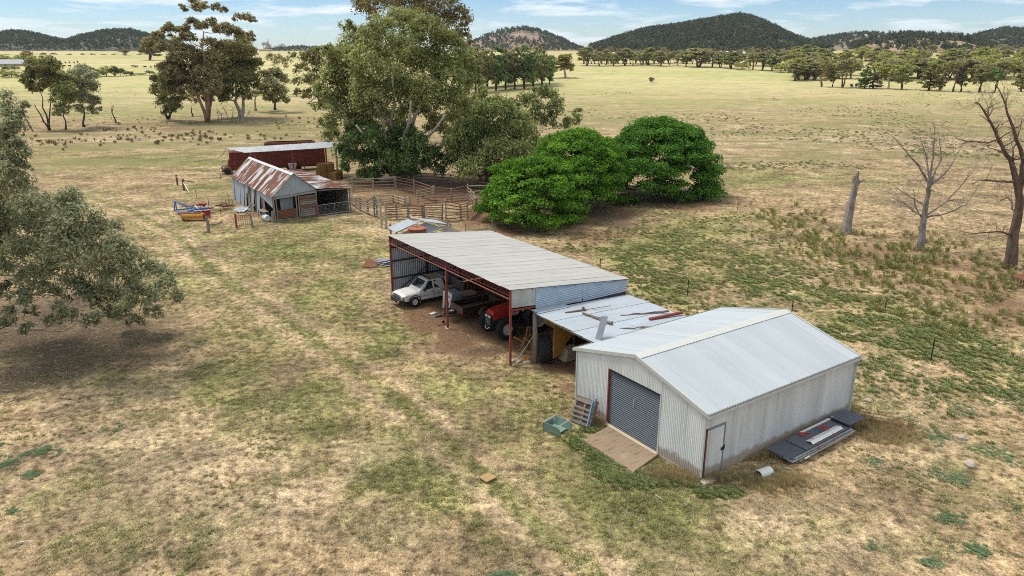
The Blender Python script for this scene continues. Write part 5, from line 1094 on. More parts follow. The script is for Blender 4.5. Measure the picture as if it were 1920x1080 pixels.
# ------------------------------------------------------------------ trailer
def build_trailer():
    S = thing('box_trailer', 'brown steel box trailer with a spare wheel on its drawbar in the machinery shed', 'trailer', ML(1.3, 8.0), TM)
    z0, z1, hw = .52, .98, .77; Lb = 2.9
    part('side_panel', MB().box(0, Lb, -hw, -hw+.03, z0, z1), M['black'], S); part('side_panel', MB().box(0, Lb, hw-.03, hw, z0, z1), M['black'], S)
    part('front_panel', MB().box(-.035, -.002, -hw, hw, z0, z1), M['deck'], S); part('tailgate', MB().box(Lb+.002, Lb+.035, -hw, hw, z0, z1), M['deck'], S)
    for i in range(6): part('floor_board', MB().box(.0, Lb, -hw+.04+i*.247, -hw+.27+i*.247, z0+.02, z0+.05), M['deck'], S)
    part('top_rail', MB().box(0, Lb, -hw-.02, -hw+.04, z1, z1+.04).box(0, Lb, hw-.04, hw+.02, z1, z1+.04).box(-.05, -.001, -hw, hw, z1, z1+.04), M['rust'], S)
    part('lamp_plate', MB().box(-.05, -.038, -hw+.02, -hw+.22, z0+.02, z0+.22), M['redP'], S)
    part('drawbar', MB().bar((0, -.55, .46), (-1.35, 0, .46), .06, .08).bar((0, .55, .46), (-1.35, 0, .46), .06, .08).bar((-1.2, 0, .46), (-1.6, 0, .48), .09, .09), M['black'], S)
    part('coupling', MB().bar((-1.55, 0, .5), (-1.75, 0, .5), .09, .12).bar((-1.62, 0, .55), (-1.72, 0, .72), .04, .04), M['mesh'], S)
    j = part('jockey_wheel', MB().tube([(-1.1, -.14, .16), (-1.1, -.14, .85)], .03, 8), M['mesh'], S); part('jockey_tyre', MB().lathe([(0, -.03), (.09, -.03), (.1, 0), (.09, .03), (0, .03)], 14, (-1.1, -.14, .10), 'Y'), M['tyre'], j)
    sp = part('spare_wheel', MB().lathe([(.17, -.08), (.28, -.09), (.31, -.04), (.31, .04), (.28, .09), (.17, .08)], 24, (-.42, 0, .62)), M['tyre'], S, True); part('spare_rim', MB().lathe([(0, .05), (.05, .05), (.08, .03), (.15, .03), (.18, .08), (.18, -.05), (0, -.05)], 20, (-.42, 0, .625)), M['rim'], sp)
    for s in (-1, 1):
        wheel(S, 1.55, s*.92, .33, .2, .19, s)
        part('mudguard', MB().add([(1.55+.44*math.cos(t), s*y, .36+.44*math.sin(t)) for t in np.linspace(0, math.pi, 9) for y in (.80, 1.04)], [(2*i, 2*i+1, 2*i+3, 2*i+2) for i in range(8)]), M['rust'], S)
build_trailer()
# ------------------------------------------------------------------ tractor
def build_tractor():
    S = thing('red_tractor', 'red tractor with big lugged front tyres and pale rims behind the front corner post', 'tractor', ML(1.35, 4.25), TM)
    h = MB(); sec = [(0, .30, 1.22, 1.62), (.10, .36, 1.15, 1.70), (.8, .41, 1.15, 1.80), (1.9, .44, 1.15, 1.90)]
    for x, w, zb, zt in sec: h.v += [(x, -w, zb), (x, -w, zt-.12), (x, -w*.72, zt), (x, w*.72, zt), (x, w, zt-.12), (x, w, zb)]
    for i in range(3):
        for k in range(6): h.f.append((i*6+k, i*6+(k+1) % 6, (i+1)*6+(k+1) % 6, (i+1)*6+k))
    h.f += [(5, 4, 3, 2, 1, 0), (18, 19, 20, 21, 22, 23)]
    part('bonnet', h, M['tractor'], S)
    part('bonnet_vent', MB().slab((.55, -.12, 1.785), (1.5, -.12, 1.87), (1.5, .12, 1.87), (.55, .12, 1.785), .02), M['tractor'], S)
    part('nose', MB().hexa([(-.05, -.31, .78), (.6, -.36, .78), (.6, .36, .78), (-.05, .31, .78)], [(-.06, -.33, 1.45), (.6, -.40, 1.15), (.6, .40, 1.15), (-.06, .33, 1.45)]), M['black'], S)
    gr = part('grille', MB().box(-.085, -.062, -.25, .25, .84, 1.26), M['black'], S)
    for i in range(6): part('grille_bar', MB().box(-.10, -.086, -.25, .25, .87+i*.065, .885+i*.065), M['grey'], gr)
    for s in (-1, 1): part('headlight', MB().hexa([(-.10, s*.05, 1.29), (-.06, s*.05, 1.29), (-.06, s*.29, 1.29), (-.10, s*.29, 1.29)], [(-.10, s*.05, 1.42), (-.06, s*.05, 1.42), (-.06, s*.29, 1.42), (-.10, s*.29, 1.42)]), M['lamp'], S)
    part('front_axle', MB().box(.40, .62, -.9, .9, .55, .75).box(-.1, .5, -.22, .22, .55, .80), M['black'], S); part('tow_hook', MB().tube([(-.12, -.25, .72), (-.2, -.1, .6), (-.2, .1, .6), (-.12, .25, .72)], .03, 6), M['rim'], S)
    part('chassis', MB().box(.5, 3.4, -.28, .28, .6, 1.15), M['black'], S)
    def big(x, y, r, w, rimr, s, nl):
        t = wheel(S, x, y, r, w, rimr, s); l = MB()
        for i in range(nl):
            for sd_ in (-1, 1):
                a = 2*math.pi*(i+(.5 if sd_ > 0 else 0))/nl; a2 = a+.22
                p = Vector((math.cos(a)*(r+.005), sd_*.02, math.sin(a)*(r+.005))); q = Vector((math.cos(a2)*(r*.97), sd_*w*.49, math.sin(a2)*(r*.97)))
                l.bar(p, q, .055, .06, (math.cos(a), 0, math.sin(a)))
        part('tread_lugs', l, M['tyre'], t)
    for s in (-1, 1):
        big(.62, s*.93, .67, .36, .36, s, 20); big(2.95, s*.98, .86, .46, .50, s, 22)
        part('fender', MB().add([(2.95+.98*math.cos(t), s*y, .9+.95*math.sin(t)) for t in np.linspace(.2, math.pi-.1, 9) for y in (.68, 1.26)], [(2*i, 2*i+1, 2*i+3, 2*i+2) for i in range(8)]), M['black'], S)
        part('cab_post', MB().tube([(2.0, s*.6, 1.2), (2.1, s*.58, 2.5)], .04, 6).tube([(3.3, s*.6, 1.2), (3.3, s*.58, 2.5)], .04, 6), M['black'], S)
    part('side_panel', MB().box(1.2, 1.85, -.50, -.46, 1.28, 1.42), M['rim'], S)
    part('seat', MB().box(2.7, 3.15, -.25, .25, 1.25, 1.38).box(3.1, 3.2, -.25, .25, 1.38, 1.8), M['black'], S)
    part('steering_wheel', MB().tube([(2.35+.05*math.cos(t), .2*math.sin(t), 1.6+.2*math.cos(t)) for t in np.linspace(0, 2*math.pi, 15)[:-1]], .015, 6, close=True), M['black'], S)
    part('canopy', MB().box(1.95, 3.45, -.68, .68, 2.5, 2.56), M['black'], S); part('work_lamp', MB().box(2.0, 2.06, -.75, -.62, 1.45, 1.6), M['lamp'], S)
build_tractor()
# ------------------------------------------------------------------ yellow machine with a big upright tyre under the lean-to
def build_yellow():
    S = thing('yellow_harvester', 'derelict yellow machine with curved panels parked under the lean-to', 'farm machine', ML(2.6, -.9), TM)
    m = MB(); n_ = 12
    # curved wheel cover panel
    prof = [(-.7, 2.35), (1.6, 2.35), (1.6, 2.0), (1.15, 1.65), (.8, 1.62), (.45, 1.5), (.15, 1.25), (-.1, .85), (-.35, .62), (-.7, .55)]
    m.v = [(x, .95, z) for x, z in prof]+[(x, 1.02, z) for x, z in prof]; k = len(prof); m.f = [tuple(range(k)), tuple(range(2*k-1, k-1, -1))]+[(i, (i+1) % k, k+(i+1) % k, k+i) for i in range(k)]
    mm = MB(); mm.v = [(x-.1, -y+.35, z) for x, y, z in m.v]; mm.f = m.f
    part('side_panel', mm, M['yellow'], S)
    part('rear_panel', MB().slab((1.5, -.6, 1.4), (1.5, -.1, 1.25), (1.5, -.1, 2.3), (1.5, -.7, 2.3), .05).slab((1.35, -1.0, 1.3), (1.5, -.6, 1.3), (1.5, -.6, 2.2), (1.35, -1.05, 2.2), .05), M['yellow'], S)
    part('hopper', MB().hexa([(-.2, -.5, 1.9), (2.4, -.5, 1.9), (2.4, .9, 1.9), (-.2, .9, 1.9)], [(-.4, -.5, 2.4), (2.6, -.5, 2.4), (2.6, 1.0, 2.4), (-.4, 1.0, 2.4)]), M['yellow'], S)
    part('body', MB().box(.3, 2.4, -.2, .8, .7, 1.9), M['black'], S)
    part('seat_block', MB().hexa([(-.2,-.95,.25),(.9,-.95,.25),(.9,-.35,.25),(-.2,-.35,.25)], [(0,-.9,.85),(.8,-.9,.8),(.8,-.4,.95),(0,-.4,1.0)]), M['dusty'], S)
    w = part('wheel', MB().lathe([(.38, -.30), (.62, -.34), (.74, -.28), (.76, -.1), (.76, .1), (.74, .28), (.62, .34), (.38, .30)], 28, (0, 0, 0), 'X'), M['tyre'], S, True, loc=(-.72, .25, .76))
    w.rotation_euler[2] = -.58
    part('rim', MB().lathe([(0, -.1), (.3, -.1), (.38, -.28), (.4, .28), (.3, .1), (0, .1)], 20, (0, 0, 0), 'X'), M['rust'], w)
    l = MB()
    for i in range(22):
        a = 2*math.pi*i/22
        for s in (-1, 1):
            p = Vector((s*.02, math.cos(a)*.765, math.sin(a)*.765)); q = Vector((s*.31, math.cos(a+.2)*.74, math.sin(a+.2)*.74)); l.bar(p, q, .05, .05, (0, math.cos(a), math.sin(a)))
    part('tread_lugs', l, M['tyre'], w)
    # front tine frames, rust orange
    Fm = thing('tined_frame', 'bent rusty-orange tined frame between the tractor and the round timber post', 'farm implement', ML(1.7, .9), TM)
    gg = np.random.default_rng(31); yb = worn('rusty_orange', (.36,.18,.07), .35, (.16,.08,.045), .6, .8)
    segs = [((-.3, .9, 0), (-.2, .95, .75)), ((-.2, .95, .75), (.1, .4, .55)), ((.1, .4, .55), (.0, .55, .05)), ((.15, .3, .6), (.2, .1, 1.55)), ((.2, .1, 1.55), (.5, .0, 1.4)), ((.0, .25, .05), (.15, .45, .8)), ((.15, .45, .8), (.3, -.1, .6)), ((.3, -.1, .6), (.2, -.3, .0)), ((.3, .1, .3), (.9, -.4, 1.1)), ((.1, .7, .2), (.5, .2, 1.0)), ((-.2, .5, .1), (.3, -.5, .12)), ((.4, .3, .0), (.5, .3, 1.3)), ((.5, -.5, .1), (.9, -.9, 1.25)), ((-.3, .9, .02), (.2, -.4, .05)), ((.3, .55, .2), (.1, .1, 1.1))]
    for a, b in segs: part('tine', MB().bar(a, b, .07, .06), yb if gg.random() < .75 else M['rust'], Fm)
    # rubble at the foot of the post
    for i, (lab, x, y, s_) in enumerate((('pale rubble stone beside the foot of the round timber post', .95, -.25, .14), ('smaller pale stone left of the round timber post', .6, .1, .11), ('flat pale stone near the red corner post foot', .35, .35, .13))):
        mb = MB().hexa([(-s_*1.6, -s_, -.03), (s_*1.5, -s_*.9, -.03), (s_*1.7, s_, -.03), (-s_*1.5, s_, -.03)], [(-s_*1.2, -s_*.7, s_*.8), (s_*1.2, -s_*.8, s_*.9), (s_, s_*.7, s_), (-s_*1.3, s_*.6, s_*.7)])
        bevel(single('stone', mb, M['stone'], lab, 'stone', ML(x, y), gg.uniform(0, 3), 'stones by the lean-to post'), .03)
    single('yellow_tub', MB().lathe([(0, .02), (.14, 0), (.17, .2), (.15, .2), (.13, .04), (0, .04)], 16), M['orange'], 'small yellow tub by the foot of the round timber post', 'tub', ML(1.05, -.05))
build_yellow()
# ------------------------------------------------------------------ box machine, sign stand, engine, rack in the machinery shed
def build_clutter():
    S = thing('white_cabinet', 'white and grey machine cabinet with an orange patch behind the middle post', 'machine', ML(1.55, 9.75), TM-.05)
    part('cabinet_body', MB().hexa([(.05, -.45, .35), (.85, -.45, .35), (.85, .45, .35), (.05, .45, .35)], [(.25, -.45, 1.25), (.85, -.45, 1.25), (.85, .45, 1.35), (.25, .45, 1.35)]), M['grey'], S)
    part('front_panel', MB().slab((-.02, -.45, .36), (.03, .45, .36), (.22, .45, 1.34), (.20, -.45, 1.24), .02), M['plastic'], S)
    part('orange_patch', MB().slab((-.045, -.25, .38), (-.005, .42, .38), (.065, .42, .75), (.035, -.25, .70), .015), M['orangeP'], S); part('trim_line', MB().slab((.08, -.4, 1.0), (.12, .42, 1.03), (.13, .42, 1.06), (.09, -.4, 1.03), .03), M['redP'], S)
    part('vent', MB().lathe([(0, -.02), (.07, -.02), (.07, .02), (0, .02)], 12, (.6, -.47, 1.0), 'Y'), M['blueP'], S)
    for x in (.12, .78):
        for y in (-.4, .4): part('leg', MB().box(x-.03, x+.03, y-.03, y+.03, 0, .36), M['rust'], S)
    St = thing('sign_stand', 'thin white folding stand left of the middle red post', 'stand', ML(1.5, 10.05), TM)
    part('panel', MB().slab((0, -.02, .1), (.05, .3, .1), (.12, .28, 1.3), (.08, -.04, 1.3), .02), M['plastic'], St); part('leg', MB().bar((.1, .1, 1.3), (.45, .35, 0), .03, .03), M['redsteel'], St); part('leg', MB().bar((.0, .3, .1), (-.02, .32, 0), .03, .03), M['redsteel'], St)
    single('white_board', MB().box(-.25, .25, -.14, .14, .0, .03), M['plastic'], 'small white board lying on the dirt by the middle post', 'board', ML(.55, 9.9), TM+.3)
    E_ = thing('rusty_engine', 'rusty brown stationary engine behind the white cabinet', 'engine', ML(3.2, 9.9), TM)
    part('base', MB().box(-.5, .7, -.35, .35, .1, .35), M['rust'], E_); bevel(part('block', MB().box(-.35, .5, -.28, .28, .35, .85), M['rust'], E_), .04); part('cover', MB().hexa([(-.45, -.4, .85), (.6, -.4, .85), (.6, .4, .85), (-.45, .4, .85)], [(-.35, -.3, 1.05), (.5, -.3, 1.05), (.5, .3, 1.05), (-.35, .3, 1.05)]), M['dusty'], E_)
    part('flywheel', MB().lathe([(.0, -.04), (.28, -.04), (.3, 0), (.28, .04), (0, .04)], 18, (.75, 0, .6), 'X'), M['blueP'], E_); part('exhaust', MB().tube([(.1, .1, 1.0), (.1, .1, 1.5)], .035, 8), M['rust'], E_)
    for x in (-.4, .6): part('skid', MB().box(x-.06, x+.06, -.45, .45, 0, .1), M['timber'], E_)
    K = thing('timber_rack', 'rack of dusty planks and pipes against the back of the machinery shed', 'rack', ML(5.4, 8.6), TM); gg = np.random.default_rng(5)
    for y in (-2, 0, 2):
        for x in (0, 1.0): part('upright', MB().box(x-.04, x+.04, y-.04, y+.04, 0, 1.6), M['rust'], K)
        for z in (.45, 1.0, 1.5): part('arm', MB().box(-.06, 1.1, y-.045, y+.045, z-.06, z), M['rust'], K)
    for z in (.45, 1.0, 1.5):
        for i in range(5): y0 = -2.6+gg.uniform(-.4, .4); part('plank', MB().bar((.05+i*.21, y0, z+.04), (.05+i*.21+gg.normal()*.04, y0+5+gg.uniform(-.5, .4), z+.04), .15, .05), M['timberRY' if i % 2 else 'timberR'], K)
    for i, (lab, x, y) in enumerate((('dark drum at the back of the machinery shed behind the tractor', 5.6, 4.6), ('dark drum beside the plank rack in the machinery shed', 4.6, 5.6))):
        single('oil_drum', MB().lathe([(0, 0), (.29, 0), (.29, .29), (.3, .3), (.29, .31), (.29, .59), (.3, .6), (.29, .61), (.29, .88), (.27, .87), (0, .87)], 20), M['rust'] if i else M['black'], lab, 'drum', ML(x, y))
    # scrap to the left of the shed
    single('rusty_sheet', MB().slab((-.6, -.5, .03), (.55, -.55, .03), (.75, .5, .1), (-.1, .75, .45), .01), M['rust'], 'rusty red sheet lying folded left of the machinery shed', 'metal sheet', at(693, 498), .2)
    z = thing('sheet_stack', 'small slumped stack of pale roofing sheets beside the left post of the machinery shed', 'roofing sheets', at(716, 494), TM-1.25)
    for i in range(4): part('roofing_sheet', MB().corr((-.9+.08*i, -.4+.03*i, .06+.06*i), (0, 1, 0), .8, lambda t: (0, 0, 0), lambda t: (2.0-.2*i, 0, .05*i), (0, 0, 1), .15, .02, 5), [M['flat'], M['dark'], M['plastic'], M['grey']][i], z)
build_clutter()
# ------------------------------------------------------------------ things round the steel shed
def build_small():
    P0 = at(1068, 789); P1 = at(1100, 801); d = (P1-P0); a = math.atan2(d.y, d.x)
    for k, (lab, dx, dz) in enumerate((('grey timber pallet leaning on the steel shed, the outer one', 0, 0), ('second grey pallet standing behind the outer pallet against the steel shed', .22, .04))):
        S = thing('pallet', lab, 'pallet', P0+Vector((math.cos(a+math.pi/2)*dx, math.sin(a+math.pi/2)*dx, 0)), a, 'pallets leaning on the shed wall')
        tl = math.radians(66+k*5); u = Vector((1, 0, 0)); v = Vector((0, math.cos(tl), math.sin(tl))); w = u.cross(v); o = Vector((0, 0, .02))
        def Q(x, y, z=0): return o+u*x+v*y+w*z
        for x in (.05, .56, 1.07): part('bearer', MB().bar(Q(x, 0, -.05), Q(x, 1.16, -.05), .09, .05, w), M['timberV'], S)
        for y, h in ((.07, .12), (.30, .09), (.52, .10), (.74, .09), (1.08, .15)): part('slat', MB().bar(Q(0, y, .01), Q(1.12, y, .01), h, .022, w) if False else MB().hexa([Q(0, y-h/2, -.005), Q(1.12, y-h/2, -.005), Q(1.12, y+h/2, -.005), Q(0, y+h/2, -.005)], [Q(0, y-h/2, .02), Q(1.12, y-h/2, .02), Q(1.12, y+h/2, .02), Q(0, y+h/2, .02)]), M['timber'], S)
        for y in (.07, .35, .6, .85, 1.08): part('slat', MB().hexa([Q(0, y-.05, -.125), Q(1.12, y-.05, -.125), Q(1.12, y+.05, -.125), Q(0, y+.05, -.125)], [Q(0, y-.05, -.10), Q(1.12, y-.05, -.10), Q(1.12, y+.05, -.10), Q(0, y+.05, -.10)]), M['timberR'], S)
    for k, lab in enumerate(('outer pale blue painted board leaning beside the pallet', 'inner pale blue painted board leaning against the steel shed')):
        q = P1+Vector((.02+.14*k, -.02+.13*k, 0)); dr = Vector((math.cos(a+math.pi/2), math.sin(a+math.pi/2), 0))
        single('blue_board', MB().bar((0, 0, 0), dr*.42+Vector((0, 0, 1.18+.06*k)), .05, .13), M['lblue'], lab, 'board', q, 0, 'blue boards by the pallets')
    # sea green open trough tub
    A = at(1018, 806); B = at(1052, 820); d = B-A; a = math.atan2(d.y, d.x); L_ = d.length
    S = thing('green_trough', 'sea-green open steel trough with curved sides on the grass left of the pallets', 'trough', A, a)
    Wd = .72
    def side(y, off):
        m = MB(); n_ = 8; pr = []
        for i in range(n_+1): t = i/n_; pr.append((t*L_, .44+.0*t))
        top = [(0, .30), (.06, .42), (.16, .46), (L_-.2, .44), (L_-.06, .38), (L_, .24)]
        m.v = [(x, y, 0) for x, z in top]+[(x, y+off, z) for x, z in top]+[(x, y+.02, 0) for x, z in top]+[(x, y+off+.02, z) for x, z in top]
        k = 6
        for i in range(k-1): m.f += [(i, i+1, k+i+1, k+i), (2*k+i, 3*k+i, 3*k+i+1, 2*k+i+1), (k+i, k+i+1, 3*k+i+1, 3*k+i)]
        m.f += [(0, k, 3*k, 2*k), (k-1, 3*k-1, 4*k-1, 2*k-1)]
        return m
    part('side_panel', side(0, -.06), M['green'], S); part('side_panel', side(Wd, .06), M['green'], S); part('base_panel', MB().box(.02, L_*.8, .03, Wd-.01, .05, .08), M['green'], S)
    part('end_panel', MB().box(-.01, .015, .02, Wd, .03, .34), M['green'], S)
    for x in (.10, L_-.16): part('cross_bar', MB().bar((x, -.08, .47), (x, Wd+.1, .47), .04, .03), M['mesh'], S)
    single('square_board', MB().box(-.26, .26, -.24, .24, .02, .07), M['ply'], 'square yellowed board lying on the grass in the foreground', 'board', at(914.5, 897), .72)
    # stack of roofing sheets beside the shed
    A = at(1485, 873, .42); a = .597+.02
    o = at(1488, 876); o.z = 0
    S = thing('roofing_stack', 'long stack of dark grey roofing sheets with white flashing strips beside the steel shed', 'roofing sheets', (7.566+math.cos(.597)*3.75-math.sin(.597)*-1.38, 25.248+math.sin(.597)*3.75+math.cos(.597)*-1.38, 0), a)
    L_ = 5.75; Wd = 1.02
    for i, x in enumerate((.5, 2.6, 4.9)): part('bearer', MB().box(x, x+.1, -.05, Wd+.05, 0, .10), M['timber'], S)
    for i in range(5):
        z = .13+i*.05; x0, x1 = (.25+.09*i, 4.9-.06*i) if i < 4 else (0, 0)
        if i < 4: part('roofing_sheet', MB().slab((x0, .02*i-.04, z), (x1, .02*i-.03, z), (x1, Wd-.02*i, z), (x0, Wd-.02*i, z), .018), M['mesh' if i % 2 else 'plastic'], S)
    part('roofing_sheet', MB().corr((-.05, 0, .36), (0, 1, 0), Wd, lambda t: (0, 0, 0), lambda t: (1.35, 0, .0), (0, 0, 1), .127, .022, 8, .03, True), M['dark'], S, label='ribbed sheet sticking out at the near end')
    part('roofing_sheet', MB().slab((1.2, -.02, .40), (4.75, .0, .40), (4.75, Wd, .40), (1.2, Wd, .40), .02), M['dark'], S)
    part('roofing_sheet', MB().corr((4.5, .02, .47), (0, 1, 0), Wd, lambda t: (0, 0, 0), lambda t: (1.25, 0, .03), (0, 0, 1), .127, .022, 8, .03, True), M['dark'], S, label='ribbed sheet sticking out at the far end')
    part('sheet_edge', MB().box(4.44, 4.50, 0, Wd, .40, .50), M['black'], S)
    part('flashing', MB().slab((1.75, .18, .50), (4.1, .22, .50), (4.1, .42, .44), (1.75, .40, .44), .005).slab((1.75, .05, .43), (4.1, .08, .43), (4.1, .22, .50), (1.75, .18, .50), .005), M['white'], S); part('flashing', MB().box(2.2, 4.8, Wd-.12, Wd-.02, .41, .46), M['white'], S)
    for x, tail in ((2.1, .35), (3.3, .5)):
        part('strap', MB().tube([(x, -.04, .1), (x, -.03, .425), (x+.02, .5, .512 if x < 3 else .52), (x, Wd, .43), (x, Wd+.03, .1)], .013, 5), M['strap'], S)
    gg = np.random.default_rng(2); pts = [(3.35+gg.normal()*.12, .5+gg.normal()*.12, .53+abs(gg.normal())*.03) for _ in range(14)]
    part('strap_tangle', MB().tube(pts, .018, 5), M['strap'], S); part('strap_tangle', MB().tube([(2.1, .75, .44), (2.0, .9, .46), (2.15, .95, .47), (2.3, .85, .45), (2.6, .7, .43)], .022, 5), M['strap'], S)
    for i in range(3): part('timber_strip', MB().bar((.6+.3*i, -.12-.05*i, .10+.05*i), (4.6, -.10-.03*i, .12+.06*i), .06, .04), M['plastic' if i == 1 else 'timber'], S)
    # half pipe
    p = at(1432, 890); m = MB(); n_ = 14
    for x in (-.33, .33):
        for r in (.26, .235):
            for i in range(n_+1): t = math.pi*i/n_; m.v.append((x, r*math.cos(t), r*math.sin(t)+.02))
    k = n_+1
    for i in range(n_): m.f += [(i, i+1, 2*k+i+1, 2*k+i), (k+i, 3*k+i, 3*k+i+1, k+i+1), (i, k+i, k+i+1, i+1), (2*k+i, 2*k+i+1, 3*k+i+1, 3*k+i)]
    single('half_pipe', m, M['plastic'], 'white half-round concrete pipe in the weeds beside the steel shed', 'pipe', p, .52)
    # mesh panel collapsed in grass
    S = thing('fallen_wire_mesh', 'collapsed wire mesh fence half buried in dry grass right of the roofing sheets', 'wire mesh', at(1665, 800), -.45)
    m = MB()
    for i in range(16): m.bar((-1.2+i*.16, -.1, .05), (-1.1+i*.16, .25, .6), .012, .012)
    for i in range(5): m.bar((-1.2, -.1+i*.08, .08+i*.12), (1.3, -.1+i*.09, .06+i*.13), .012, .012)
    part('wire_grid', m, M['rust'], S)
    # rusty box at right edge
    S = thing('rusty_hutch', 'small rusty red roofed box at the right edge among the weeds', 'box', at(1915, 536), .4)
    part('roof', MB().slab((-.6, -.5, .62), (.7, -.5, .62), (.7, .5, .75), (-.6, .5, .75), .03), M['rust'], S)
    for x in (-.5, .55):
        for y in (-.4, .4): part('leg', MB().box(x-.04, x+.04, y-.04, y+.04, 0, .62), M['timberR'], S)
    # sticks, small litter
    for lab, px, py, L_, az, mt in (('pale straight stick lying in the dry grass left of the yellowed board', 486, 884, .8, .02, 'pale'), ('curved grey stick on the green weeds in front of the concrete apron', 1237, 935, .5, -1.0, 'pale'), ('small white bone-like stick at the lower left', 45, 1018, .4, .3, 'plastic'),
            ('long fallen branch at the left edge under the big grey tree', 20, 735, 1.8, .35, 'log'), ('thin fallen branch below the big grey tree', 45, 748, 1.6, .9, 'log'), ('fallen branch beside the dead stump', 1552, 428, 2.0, 1.0, 'pale'), ('short fallen stick right of the dead tree', 1716, 500, 1.2, -.6, 'pale')):
        g_ = np.random.default_rng(int(px)); pts = [(L_*(i/4-.5), g_.normal()*.04*L_, .05+g_.random()*.03*L_) for i in range(5)]
        single('fallen_stick', MB().tube(pts, [.018*max(1, L_), .022*max(1, L_), .02*max(1, L_), .015*max(1, L_), .008], 6), M[mt], lab, 'stick', at(px, py), az, 'sticks on the ground')
    for lab, px, py, s_ in (('large pale rock in the dry grass at the far right', 1818, 872, .28), ('pale rock half hidden in green weeds at the right', 1802, 822, .22), ('pale rock just right of the steel shed back corner', 1628, 752, .2)):
        v = []; g_ = np.random.default_rng(px); m = MB().lathe([(0, -.1), (s_*.8, -.05), (s_, s_*.3), (s_*.6, s_*.62), (0, s_*.7)], 9); m.v = [(x*(1+g_.normal()*.12)+g_.normal()*.01, y*(.8+g_.normal()*.1), z) for x, y, z in m.v]
        single('rock', m, M['stone'], lab, 'rock', at(px, py), g_.uniform(0, 3), 'rocks in the paddock')
build_small()
# ------------------------------------------------------------------ hills and their forest
hp = []
for hn in range(3):
    g = np.random.default_rng(70+hn); cl = [(g.normal()*.14, g.normal()*.14, .62+.22*(k/3-.5)+g.normal()*.05, .26, .26, .24) for k in range(4)]
    if hn == 2: cl = [(0, 0, .35, .20, .20, .2), (0, 0, .6, .16, .16, .22), (0, 0, .82, .09, .09, .16)]
    me = crown_mesh('hill_tree', cl, .17, 45 if hn < 2 else 70, LM['hill'], hn, aspect=1.4); hp.append(bpy.data.objects.new('hill_tree', me))
def build_hill(name, Y, prof, wf, wb, lab, n, openness=.2, col_=((.16,.13,.09), (.26,.21,.15)), th_=9, rock=0., clear=None, flab='dense dark eucalypt forest covering the hillside', colt=None):
    P = [atY(px, py+5, Y) for px, py in prof]; xs_ = np.array([p.x for p in P]); zs_ = np.array([p.z for p in P])
    X, Yg = np.meshgrid(np.linspace(xs_[0], xs_[-1], 170), np.concatenate([np.linspace(Y-wf, Y, 46), np.linspace(Y, Y+wb, 14)[1:]])); X = X*Yg/Y
    def Z(X, Yg):
        Hx = np.maximum(0, np.interp(X*Y/Yg, xs_, zs_)-T0(X, np.full_like(X, Y)))
        t = np.where(Yg < Y, (Y-Yg)/wf, (Yg-Y)/wb); s = np.cos(np.clip(t, 0, 1)*math.pi/2)**1.7
        nz = (fbm(X, Yg, wf*.35, int(Y) % 13, 4)-.55)
        return T0(X, Yg)-2+(Hx+2)*s+nz*Hx*.4*np.clip(t*1.5, 0, 1)*(1-np.clip(t, 0, 1))
    Zg = Z(X, Yg); ny, nx = X.shape; i = np.arange(ny-1)[:, None]*nx+np.arange(nx-1)[None]
    me = fastmesh(name, np.stack([X, Yg, Zg], -1).reshape(-1, 3), np.stack([i, i+1, i+nx+1, i+nx], -1).reshape(-1, 4), None)
    me.polygons.foreach_set('use_smooth', np.ones(len(me.polygons), bool))
    nn = NT(name, 1, 0, 0); P_ = nn.pos(); a = nn.noise(P_, .02, 5, .65); b = nn.noise(P_, .12, 4, .7)
    c = nn.mix(nn.ramp(a, [(.4, 0.), (.6, 1.)]), col_[0], col_[1]); c = nn.mix(nn.ramp(b, [(.45, 0.), (.65, .6)]), c, tuple(x*.5 for x in col_[0]))
    nn.color(c); me.materials.append(nn.m); o = link('hill', me); tag(o, lab, None, None, 'structure')
    g = np.random.default_rng(int(Y)); m = n*3; x = g.uniform(xs_[0], xs_[-1], m); y = Y-wf+g.beta(1.6, 1.2, m)*(wf+wb*.35)
    x = x*y/Y; z = Z(x, y); Hx = np.interp(x*Y/y, xs_, zs_)-T0(x, np.full_like(x, Y))
    keep = (Hx > 2)&(fbm(x, y, 70, 5, 3) > openness)&(z > T0(x, y)-1.0)
    if clear:
        px = 960+F*x/(y*cp-(z-CH)*sp_); py = 540-F*(y*sp_+(z-CH)*cp)/(y*cp-(z-CH)*sp_)
        for cx, cy, rx, ry in clear: keep &= ((px-cx)/rx)**2+((py-cy)/ry)**2 > 1
    idx = np.nonzero(keep)[0][:n]; x, y, z = x[idx], y[idx], z[idx]
    s = th_*g.uniform(.6, 1.35, len(x)); q = g.integers(0, 3, len(x))
    for k in range(3): w = q == k; scatter('hill_forest', flab, np.stack([x, y, z-.3], -1)[w], s[w], hp[k])
build_hill('hill', 1500, [(-500, 75), (-320, 62), (-160, 55), (0, 62), (25, 57), (60, 61), (100, 71), (125, 76), (150, 67), (200, 57), (245, 56), (290, 68), (330, 82), (390, 95), (470, 104), (520, 112)], 430, 300, 'dark forested hill with two humps behind the left paddocks', 7500, .03, ((.10,.10,.09), (.16,.15,.13)), 7, flab='dark forest on the left double-humped hill')
build_hill('hill', 2300, [(420, 108), (500, 92), (560, 86), (640, 90), (760, 96), (840, 100)], 400, 300, 'low distant blue ridge behind the central trees', 500, .1, flab='forest on the low distant ridge behind the central trees')
build_hill('hill', 1900, [(820, 112), (860, 92), (885, 77), (920, 61), (950, 53), (985, 50), (1010, 55), (1050, 70), (1080, 85), (1120, 100), (1150, 108)], 420, 300, 'rounded rocky tan hill with sparse trees in the centre distance', 1500, .38, ((.22,.17,.125), (.40,.29,.215)), 8, flab='thin scattered trees on the rocky central hill')
